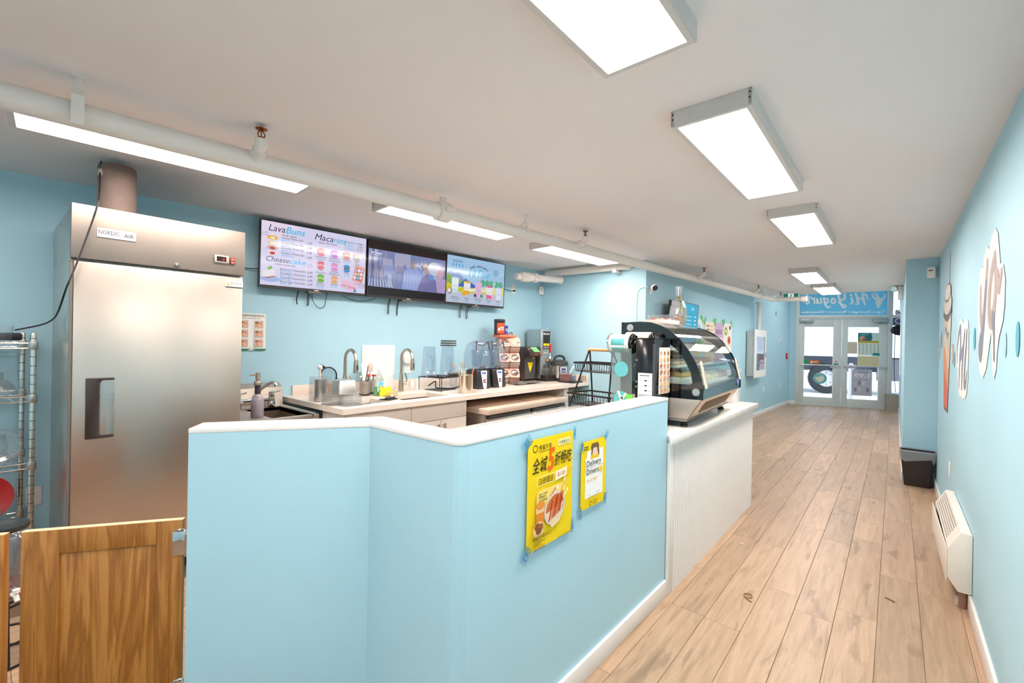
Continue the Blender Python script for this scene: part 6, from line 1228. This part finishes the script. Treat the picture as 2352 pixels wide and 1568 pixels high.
# backing blob
p.poly([(-.40, .13), (-.37, .20), (-.30, .26), (-.24, .235), (-.22, .29), (-.12, .335), (-.03, .30), (-.02, .32), (.02, .35), (.12, .375), (.19, .34), (.24, .25), (.27, .19), (.34, .18), (.395, .11), (.39, .0), (.36, -.06), (.31, -.10), (.27, -.13), (.235, -.20), (.22, -.27), (.17, -.315), (.12, -.27), (.10, -.20), (.06, -.10), (.0, -.19), (-.07, -.28), (-.17, -.325), (-.28, -.30), (-.345, -.22), (-.36, -.08), (-.385, .03)], M('decal_cream', CRM, .6))
dg_ = M('decal_grey', GRY, .6, noise=(2, .05)); ds_ = M('decal_slate', SLT, .6)
p.stroke([(-.30, .13), (-.285, .02), (-.25, -.045), (-.19, -.01), (-.13, .10), (-.09, .235)], [0.066, 0.079, 0.081, 0.072, 0.079, 0.072], dg_)
p.stroke([(-.12, .14), (-.155, .0), (-.20, -.10), (-.255, -.195), (-.305, -.17), (-.27, -.10)], [0.066, 0.072, 0.079, 0.112, 0.072, 0.033], ds_)
p.stroke([(.13, .24), (.03, .16), (-.01, .05), (.015, -.025), (.09, -.04), (.15, .03), (.17, .13), (.13, .22)], [0.066, 0.076, 0.087, 0.092, 0.092, 0.079, 0.072, 0.066], dg_)
p.stroke([(.17, .13), (.21, .15), (.25, .09), (.31, .15)], [0.066, 0.059, 0.066, 0.039], dg_); p.stroke([(.12, -.04), (.15, -.12), (.165, -.22)], [0.079, 0.034, 0.029], ds_); p.build('decal_print', t)
t = decal('wall_decal', 'smaller cream bubble decal reading Hi beside the large decal', 'wall decal', 4.22, 1.377); p = Print(.0005, .0003)
p.poly([(-.36, .0), (-.33, .13), (-.28, .20), (-.20, .25), (-.09, .275), (.02, .235), (.10, .225), (.19, .255), (.29, .24), (.345, .18), (.35, .02), (.33, -.06), (.345, -.12), (.30, -.21), (.22, -.25), (.15, -.25), (.09, -.265), (.02, -.25), (-.06, -.26), (-.15, -.24), (-.20, -.18), (-.25, -.08), (-.335, -.05)], MATS['decal_cream'])
p.stroke([(-.28, -.02), (-.29, .07), (-.20, .17), (-.10, .20), (-.09, .08), (-.12, -.06), (-.14, -.19)], [0.039, 0.059, 0.072, 0.066, 0.079, 0.066, 0.046], ds_); p.stroke([(-.12, .0), (-.02, .03), (.06, .06)], .075, ds_, 4); p.stroke([(.14, .17), (.08, .06), (.04, -.06), (.03, -.19)], [0.052, 0.079, 0.072, 0.046], ds_); p.stroke([(.24, .08), (.19, -.03), (.17, -.15), (.24, -.16), (.29, -.08)], [0.059, 0.072, 0.066, 0.052, 0.026], ds_); p.stroke([(.24, .12), (.26, .17)], [0.066, 0.046], ds_); p.build('decal_print', t)
t = decal('cup_decal', 'painted drink cup decal with straw near the pier on the right wall', 'wall decal', 5.40, 1.45); p = Print(.0005, .0003); OUT = (120, 116, 118)
p.stroke([(.11, .30), (.13, .55), (.16, .79)], [.03, .03, .03], ink(GRY), 4)
p.poly([(-.36, .34), (.40, .34), (.20, -.545), (-.18, -.545)], ink(OUT)); p.poly([(-.335, .33), (.375, .33), (.18, -.52), (-.16, -.52)], ink((228, 220, 206))); p.poly([(-.26, .02), (-.10, -.02), (.02, -.10), (.12, -.18), (.24, -.16), (.18, -.52), (-.16, -.52)], ink((236, 160, 110))); p.poly([(-.19, -.2), (.06, -.3), (.20, -.36), (.18, -.52), (-.16, -.52)], ink((228, 116, 96))); p.poly([(-.02, -.02), (.06, -.1), (.13, -.3), (.18, -.1), (.24, .0), (.1, .1)], ink((232, 204, 170)))
p.disc(.02, .36, .40, ink(OUT), .11); p.disc(.02, .375, .37, ink((232, 226, 216)), .09); p.disc(.02, .47, .30, ink(OUT), .08); p.disc(.02, .475, .275, ink((238, 232, 224)), .065); p.stroke([(-.36, .30), (.02, .24), (.40, .30)], .03, ink(OUT), 5); p.text('Hi Yogurt', .02, .10, .10, ink((130, 170, 190)), 'c', bold=.02, shear=.2, width=.4, rot=-.15); p.build('decal_print', t)
for lab, yy, zz, ry, rz_, c in (('teal oval dot decal at the right photo edge', 2.44, 1.48, .035, .065, (96, 176, 196)), ('teal oval dot decal left of the large bubble decal', 3.62, 1.50, .045, .062, (96, 176, 196)), ('pale oval dot decal right of the large bubble decal', 2.68, 1.46, .03, .05, (170, 206, 218)), ('orange dot decal beside the drink cup decal', 4.86, 1.40, .05, .08, (226, 180, 160)), ('small teal dot decal between cup and Hi decals', 4.72, 1.36, .04, .06, (96, 176, 196)), ('coral dot decal left of the drink cup decal', 6.02, 1.52, .07, .08, (226, 140, 130)), ('pale peach dot decal left of the drink cup decal', 6.25, 1.42, .08, .09, (226, 186, 170))):
    t = decal('dot_decal', lab, 'wall decal', yy, zz); p = Print(.0005); p.disc(0, 0, ry, ink(c), rz_); p.build('decal_print', t)
outlet('white outlet low on the right wall above the heater', (.3395, 4.88, .505), PI, .075, .12, False)
t = thing('corner_sensor', 'white motion sensor at the top corner of the blue pier', 'sensor', (.29, 6.498, 2.24), -PI / 2 - .35); MB().prism(rrect(-.035, .035, -.06, .06, .012), 'x', .005, .05).build('body', WHITE, t, bevel=.006); MB().box(.05, .052, -.02, .015, .015, .025).build('window_slot', DARK, t)
# heater
ht = thing('wall_heater', 'white convector heater with slotted sloping top on the right wall', 'heater', (.338, 3.50, .10)); HL = 1.0
end = [(0, .002), (0, .325), (-.045, .328), (-.098, .225), (-.098, .07), (-.055, .0), (-.01, .0)]
MB().prism(end, 'y', 0, .012).build('end_cap', HEAT, ht, bevel=.002); MB().prism(end, 'y', HL - .012, HL).build('end_cap', HEAT, ht, bevel=.002)
MB().prism([(-.001, .30), (-.001, .322), (-.043, .325), (-.045, .318)], 'y', .012, HL - .012).build('top_cover', HEAT, ht, bevel=.002)
n_ = Vector((-.103, 0, .053)).normalized(); e_ = Vector((-.053, 0, -.103)).normalized()
def hp(s, y, o): q = Vector((-.045, 0, .326)) + e_ * s + Vector((-.89, 0, .457)) * o; return (q.x, y, q.z)
MB().add([hp(0, .012, 0), hp(.115, .012, 0), hp(.115, HL - .012, 0), hp(0, HL - .012, 0), hp(0, .012, -.004), hp(.115, .012, -.004), hp(.115, HL - .012, -.004), hp(0, HL - .012, -.004)], [(0, 1, 2, 3), (4, 7, 6, 5), (0, 4, 5, 1), (1, 5, 6, 2), (2, 6, 7, 3), (3, 7, 4, 0)]).build('sloping_grille', HEAT, ht)
m = MB()
for i in range(22):
    for j in range(6):
        y = .17 + i * .036; s = .012 + j * .0165; m.add([hp(s, y, .0006), hp(s + .007, y, .0006), hp(s + .007, y + .024, .0006), hp(s, y + .024, .0006)], [(0, 1, 2, 3)])
m.build('grille_slots', M('slot_shadow', (120, 106, 96), .8), ht, smooth=None, kind='stuff')
o = MB().box(-.102, -.098, .014, HL - .014, .04, .222).build('front_panel', HEAT, ht, bevel=.001); o.rotation_euler = (0, 0, .012)
MB().box(-.088, -.002, .014, HL - .014, .05, .20).build('core', M('heater_dark', (70, 60, 54), .7), ht)
MB().tube([(-.03, .05, -.0), (-.03, .05, -.10)], .018, 10).build('supply_pipe', M('rusty_pipe', (150, 112, 96), .6, noise=(30, .3)), ht, smooth=True); MB().box(-.06, -.005, .06, .10, -.0995, -.06).build('pipe_bracket', M('rust_white', (206, 190, 178), .7), ht)
# waste bin
t = thing('waste_bin', 'black waste bin with clear liner against the blue pier', 'bin', (.195, 6.37, .0005)); m = MB(); o1 = rrect(-.105, .105, -.07, .07, .03); o2 = rrect(-.14, .14, -.095, .095, .035); k = len(o1)
m.add([(x, y, 0) for x, y in o1] + [(x, y, .36) for x, y in o2] + [(x * .96, y * .95, .36) for x, y in o2] + [(x * .95, y * .95, .02) for x, y in o1], [tuple(range(k))[::-1]] + [(a * k + i, a * k + (i + 1) % k, (a + 1) * k + (i + 1) % k, (a + 1) * k + i) for a in range(3) for i in range(k)] + [tuple(range(3 * k, 4 * k))]); m.build('body', M('bin_black', (40, 32, 32), .35), t, smooth=True, ang=50)
LIN = clear('bin_liner', (232, 238, 242), .2, .25, .55, (214, 222, 228)); r = random.Random(12); rows = []
for z, q in ((.20, .80), (.30, .93), (.372, .985), (.374, 1.03), (.33, 1.045), (.275, 1.02)):
    rows.append([(x * q, y * q, z + (r.uniform(-.035, .03) if z < .28 and q > 1 else 0)) for x, y in o2])
rows = [rw_ + [rw_[0]] for rw_ in rows]; MB().sheet(rows).build('liner', LIN, t, smooth=True)
# emergency light, cables, far right
t = thing('emergency_light', 'white emergency lamp unit high on the far right wall', 'lamp', (.078, 9.2, 2.33), PI); MB().box(0, .06, -.09, .09, -.14, .06).build('battery_box', WHITE, t, bevel=.006); o = MB().lathe([(.02, -.03), (.045, -.01), (.05, .03), (.045, .035)], (.0, 0, 0), 20, 'x').build('lamp_head', M('lamp_head_grey', (200, 196, 190), .4), t, smooth=True); o.location = (.09, .05, .03); o.rotation_euler = (0, .3, .9); MB().lathe([(.044, .036), (.001, .04)], (0, 0, 0), 20, 'x', cap=False).build('lens', CHROME, o, smooth=True)
tag(MB().tube(smoothpath([(.05, 9.2, 2.19), (.045, 9.15, 2.05), (.055, 9.1, 1.98), (.06, 9.3, 1.95), (.06, 9.5, 1.6), (.06, 9.5, 1.0)], 6), .006, 6).build('lamp_cable', WHITE, smooth=True), 'white cable hanging from the emergency lamp', 'cable')

# ================================================================== STOREFRONT SIGNS AND ENTRANCE
def sf(u, z, o=-.0): return (DA[0] + u * math.cos(ang) - o * math.sin(ang), DA[1] + u * math.sin(ang) + o * math.cos(ang), z)   # point on the storefront
RS = ang - PI / 2                                  # front (+x) of a thing facing into the shop
SIGNF = clear('sign_film', (150, 206, 222), .06, .2, .72, (150, 208, 224)); SIGNW = M('sign_white', (250, 252, 252), .5)
t = thing('window_sign', 'pale blue translucent shop sign seen from behind above the doors', 'sign', sf(.9, 2.575, .026), RS); MB().box(0, .003, -.88, .88, -.375, .375).build('film', SIGNF, t); p = Print(.0035, .0004)
# mirrored brush lettering Hi Yogurt: drawn in sign reading direction then mirrored
def ms(pts, w): p.stroke([(-a, b - .055) for a, b in pts], w, SIGNW, 5)
ox = -.50
ms([(ox + .0, .04), (ox + .02, .13), (ox + .10, .19), (ox + .09, .05), (ox + .05, -.07)], [.03, .045, .05, .05, .04]); ms([(ox + .07, .05), (ox + .20, .09)], .04); ms([(ox + .24, .19), (ox + .20, .05), (ox + .19, -.06), (ox + .25, -.05)], [.045, .05, .05, .02]); ms([(ox + .32, .10), (ox + .30, -.03), (ox + .36, -.05)], [.045, .045, .02]); ms([(ox + .33, .155), (ox + .335, .165)], .05)
ox = .02
ms([(ox - .06, .19), (ox - .06, .07), (ox + .02, .05), (ox + .07, .19)], [.045, .05, .045, .045]); ms([(ox + .07, .18), (ox + .03, .0), (ox - .04, -.13), (ox - .09, -.09), (ox + .08, -.01)], [.045, .05, .045, .03, .02]); ms([(ox + .19, .09), (ox + .13, .05), (ox + .14, -.03), (ox + .20, -.01), (ox + .19, .09)], .04); ms([(ox + .34, .09), (ox + .27, .06), (ox + .29, -.02), (ox + .35, .02)], .04); ms([(ox + .36, .10), (ox + .33, -.05), (ox + .27, -.14), (ox + .23, -.10)], [.04, .04, .035, .025]); ms([(ox + .42, .09), (ox + .41, -.02), (ox + .47, -.01), (ox + .50, .09), (ox + .50, -.03)], .038); ms([(ox + .56, .10), (ox + .55, -.03)], .038); ms([(ox + .56, .05), (ox + .62, .10)], .036); ms([(ox + .71, .19), (ox + .67, .02), (ox + .70, -.04), (ox + .75, -.01)], [.042, .04, .035, .02]); ms([(ox + .62, .12), (ox + .77, .13)], .03)
ox = -.70
ms([(ox, -.13), (ox - .01, -.02), (ox + .01, .10)], [.05, .13, .06]); ms([(ox - .01, .0), (ox - .09, .06), (ox - .13, .14), (ox - .10, .17)], [.09, .06, .04, .03]); ms([(ox + .02, .04), (ox + .09, .10), (ox + .12, .17)], [.08, .05, .035]); ms([(ox + .05, .14), (ox + .08, .21)], .025); ms([(ox + .03, .12), (ox + .02, .21)], .025)
p.text('Yogurt Beverages | Macarons | Cheesecakes', 0, -.325, .085, SIGNW, 'c', bold=.02, width=1.70, mirror=True); p.build('sign_lettering', t)
def sticker(name, label, u, z, w, h, col, draw=None, round_=False, cat='sticker', off=.014):
    t = thing(name, label, cat, sf(u, z, off), RS); p = Print(.001, .0004)
    if round_: p.disc(0, 0, w / 2, col, h / 2, 28)
    else: p.rect(-w / 2, w / 2, -h / 2, h / 2, col, min(w, h) * .12)
    if draw: draw(p, w, h)
    p.build('face_print', t); return t
def e1(p, w, h): p.poly([(-.075, -.005), (-.05, .022), (-.025, -.005), (-.03, -.03), (-.07, -.03)], (250, 244, 236)); p.text('SKIP', .03, -.012, .04, (250, 244, 236), 'c', bold=.03, width=.085)
sticker('orange_sticker', 'orange delivery sticker on the left door glass', .345, 1.06, .20, .08, (226, 112, 30), e1)
def e2(p, w, h): p.text('Uber', 0, .008, .035, (20, 70, 50), 'c'); p.text('Eats', 0, -.025, .03, (20, 70, 50), 'c')
sticker('green_sticker', 'round green sticker on the left door glass', .165, 1.06, .115, .105, (46, 170, 100), e2, True)
def e3(p, w, h): p.disc(0, .02, .04, (226, 140, 110), .02); p.rect(-w / 2, w / 2, -h / 2, -h / 2 + .035, (50, 150, 150)); p.text('hi', 0, -.03, .03, (80, 90, 90), 'c')
sticker('teal_sticker', 'small white and teal sticker on the meeting stile of the left door', .79, 1.06, .10, .115, (230, 238, 236), e3, off=-.003)
def e4(p, w, h): p.poly([(-.12, .02), (-.02, -.10), (.10, -.02), (.06, .08), (-.02, .04)], (226, 234, 214)); p.text('Hi Yogurt', 0, .10, .05, (220, 240, 240), 'c', width=.16, mirror=True); p.disc(.02, -.04, .05, (240, 236, 220), .04)
sticker('round_decal', 'large round teal shop decal on the lower left door glass', .47, .66, .29, .27, (120, 190, 196), e4, True, 'decal')
def e5(p, w, h): p.rect(-w * .4, w * .4, -h * .2, h * .2, (230, 236, 250))
sticker('blue_sticker', 'small blue shield sticker beside the meeting stile', .70, .945, .075, .085, (40, 80, 180), e5)
def gp(name, label, u, z, w, h, col, draw, cat='poster'):
    t = thing(name, label, cat, sf(u, z, .012), RS); MB().box(0, .001, -w / 2, w / 2, -h / 2, h / 2).build('sheet', col if not isinstance(col, tuple) else ink(col), t); p = Print(.0013, .0004); draw(p, w, h); p.build_split('poster_print', t)
def f1(p, w, h):
    r = random.Random(3); p.rect(-w / 2, w * .14, h * .12, h / 2, (40, 140, 140)); p.rect(w * .14, w / 2, h * .12, h / 2, (206, 226, 222)); p.disc(-w * .3, h * .26, .055, (230, 170, 150), .05); p.disc(-w * .22, h * .22, .03, (206, 70, 70)); p.text('Hi Yogurt', -w * .2, h * .40, .04, (240, 250, 250), 'c', width=.14, mirror=True); p.disc(w * .02, h * .3, .06, (60, 110, 120), .07); p.rect(-w / 2, w / 2, h * .06, h * .15, (196, 170, 60))
    for i in range(6):
        for j in range(5): p.disc(-w * .42 + w * .168 * i, -h * .02 - h * .09 * j, .010, r.choice([(110, 130, 130), (150, 160, 150), (90, 150, 150)]), .014)
    p.rect(w * .18, w / 2, -h / 2, -h * .38, (40, 150, 146))
gp('door_menu', 'teal shop menu poster on the right door glass', 1.43, 1.51, .42, .54, (226, 234, 224), f1)
def f2(p, w, h):
    for i in range(6): p.rect(-w * .45, w * .45, -h * .4 + i * h * .14, -h * .4 + i * h * .14 + .006, (206, 194, 150))
gp('paper_notice', 'plain beige notice below the teal menu on the right door', 1.43, 1.11, .42, .25, (226, 214, 176), f2); gp('paper_notice', 'small beige notice left of the teal menu on the right door', 1.115, 1.42, .19, .28, (216, 206, 190), f2)
def f3(p, w, h): p.text('BOGO', .02, h * .36, .07, (140, 136, 150), 'c', bold=.02, width=.2, mirror=True); p.text('1.99', 0, h * .20, .13, (236, 236, 244), 'c', bold=.02, width=.3, mirror=True); p.text('Daily Special', 0, h * .09, .035, (140, 136, 150), 'c', width=.26, mirror=True); [p.poly([(-.15 + i * .08, -h * .1 - j * .16), (-.10 + i * .08, -h * .1 - j * .16), (-.095 + i * .08, -h * .1 - j * .16 + .10), (-.155 + i * .08, -h * .1 - j * .16 + .10)], [(196, 194, 206), (150, 146, 160), (214, 212, 222)][(i + j) % 3]) for i in range(4) for j in range(2)]
gp('bogo_poster', 'pale BOGO poster seen from behind on the lower right door glass', 1.31, .60, .40, .62, M('backlit_paper', (196, 192, 206), .8), f3)
def f4(p, w, h): [p.disc(-.07 + .045 * i, .0, .012, (120, 110, 160)) for i in range(4)]
sticker('strip_sticker', 'strip of small round stickers left of the push bar on the right door', 1.11, .97, .18, .09, (214, 214, 230), f4)
# sidelight things
t = thing('oval_sign', 'black oval sign hanging in the side window', 'sign', sf(1.99, 1.845, -.05), RS); o = MB().lathe([(.001, -.01), (.155, -.008), (.165, 0), (.155, .008), (.001, .01)], n=36, axis='x').build('disc', M('oval_black', (18, 20, 34), .3), t, smooth=True); o.scale = (1, 1, .72)
tag(MB().tube(smoothpath([sf(1.905, 1.75, -.05), sf(1.90, 1.3, -.06), sf(1.90, 1.0, -.06), sf(1.915, .6, -.07), sf(1.93, .42, -.08)], 6), .006, 6).build('sign_cable', CORD, smooth=True), 'black cable hanging from the oval sign', 'cable')
def e6(p, w, h):
    for i in range(5): p.rect(-w * .4, w * .4, h * .3 - i * h * .14, h * .3 - i * h * .14 + .008, (200, 110, 120))
sticker('pink_notice', 'pink notice low in the side window', 2.09, .91, .13, .28, (236, 200, 206), e6, cat='notice')
def e7(p, w, h): p.text('C', -.02, -.06, .2, (240, 244, 250), 'c')
sticker('window_letters', 'dark strip with a white letter C in the side window', 2.0, 2.05, .24, .19, (110, 120, 160), e7, cat='sign'); sticker('square_sticker', 'grey square sticker with a white ring in the side window', 1.99, 2.26, .13, .11, (150, 156, 176), lambda p, w, h: p.ring(0, 0, .045, .02, (240, 244, 250)))
t = thing('cinder_block', 'hollow concrete block standing on the floor by the side window', 'block', (-.045, 13.38, 0.0005), .2); m = MB(); a, b, hh = .10, .105, .39
m.box(-b, b, -a, -a + .03, 0, hh).box(-b, b, a - .03, a, 0, hh)
for z in (0, .175, .355): m.box(-b, b, -a + .03, a - .03, z, z + .035)
m.build('web', CONC, t)
# floor scraps
for nm, lab, x, y, mt, pts in (('twig', 'small brown twig on the walkway floor left of centre', -.62, 2.83, M('twig_brown', (150, 112, 60), .8), [(0, 0), (.02, .02), (.01, .05), (-.02, .035), (-.01, .0), (.03, -.03)]), ('twig', 'thin dark twig on the walkway floor near the heater', .0, 3.36, M('twig_dark', (110, 78, 50), .8), [(-.02, .02), (-.005, .01), (.01, .0), (.02, -.01)]), ('paper_scrap', 'tiny white paper scrap on the floor by the fluted counter', -.83, 3.56, PAPER, [(0, 0), (.01, .01), (.02, .005)])):
    tag(MB().tube(smoothpath([(x + a, y + b, .004) for a, b in pts], 5), .003, 5).build(nm, mt), lab, 'debris')

# ================================================================== OUTSIDE
struct(MB().box(-14, 14, 14.4, 40, -.35, -.12).build('ground_street', SNOW))
pv = struct(MB().prism([(-6, 12.2), (-1.9, 13.16), (.3, 13.92), (5, 15.5), (5, 17.4), (-6, 15.4)], 'z', -.11, -.025).build('ground_pavement', M('snowy_paving', (214, 214, 222), .7, noise=(3, .12), bump=(30, .3))))
r = random.Random(21); d_ = Vector((math.cos(ang), math.sin(ang))); n_2 = Vector((-d_.y, d_.x)); PB = MB().box(-.145, .145, -.07, .07, 0, .012); first_b = None
for i in range(9):
    for j in range(13):
        q = Vector(DA[:2]) + d_ * (-.35 + j * .30 + (i % 2) * .15) + n_2 * (.30 + i * .15)
        if first_b is None: first_b = PB.build('paving_brick', M('brick_grey', (168, 166, 176), .8, noise=(9, .2)), pv); o = first_b
        else: o = bpy.data.objects.new('paving_brick', first_b.data); COL.objects.link(o); o.parent = pv
        o.location = (q.x, q.y, -.0249 + r.uniform(-.004, 0)); o.rotation_euler = (0, 0, ang)
tk = thing('delivery_truck', 'white box truck parked outside behind the entrance doors', 'truck', (-1.55, 18.1, -.12), ang)
MB().box(-4.6, 4.2, 0, 2.4, 1.32, 3.6).build('cargo_box', M('truck_white', (226, 226, 240), .35), tk, bevel=.02); MB().box(-4.6, 4.2, -.02, 0, 1.24, 1.36).build('side_rail', M('rail_white', (246, 244, 244), .4), tk); MB().box(-4.5, 4.0, .35, 2.1, .75, 1.24).build('chassis', M('chassis_dark', (70, 72, 86), .6), tk); MB().box(-4.4, -1.3, .05, .35, .45, 1.2).build('side_guard', M('guard_grey', (96, 92, 100), .5), tk); MB().box(1.2, 4.1, .05, .12, .5, 1.2).build('side_guard', MATS['guard_grey'], tk)
for x in (-.15, 3.4):
    wv = MB().lathe([(.28, -.12), (.46, -.12), (.5, -.08), (.5, .08), (.46, .12), (.28, .12)], (x, .2, .5), 32, 'y', cap=False).build('tyre', RUBBER, tk, smooth=True); MB().lathe([(.28, -.10), (.25, -.06), (.12, -.05), (.11, -.10), (.001, -.11)], (x, .2, .5), 24, 'y', cap=False).build('rim', M('rim_silver', (206, 204, 208), .3, .5), wv, smooth=True)
    for k in range(8): MB().lathe([(.018, -.075), (.018, -.05)], (x + .19 * math.cos(k * PI / 4), .2, .5 + .19 * math.sin(k * PI / 4)), 8, 'y').build('wheel_nut', M('nut_dark', (90, 84, 90), .5), wv)
tag(MB().lathe([(.06, -.1), (.06, .95), (.03, 1.0), (.001, 1.0)], (-.9, 15.2, 0), 16).build('bollard', M('bollard_white', (226, 226, 236), .5), smooth=True), 'white bollard on the snowy pavement outside', 'bollard')
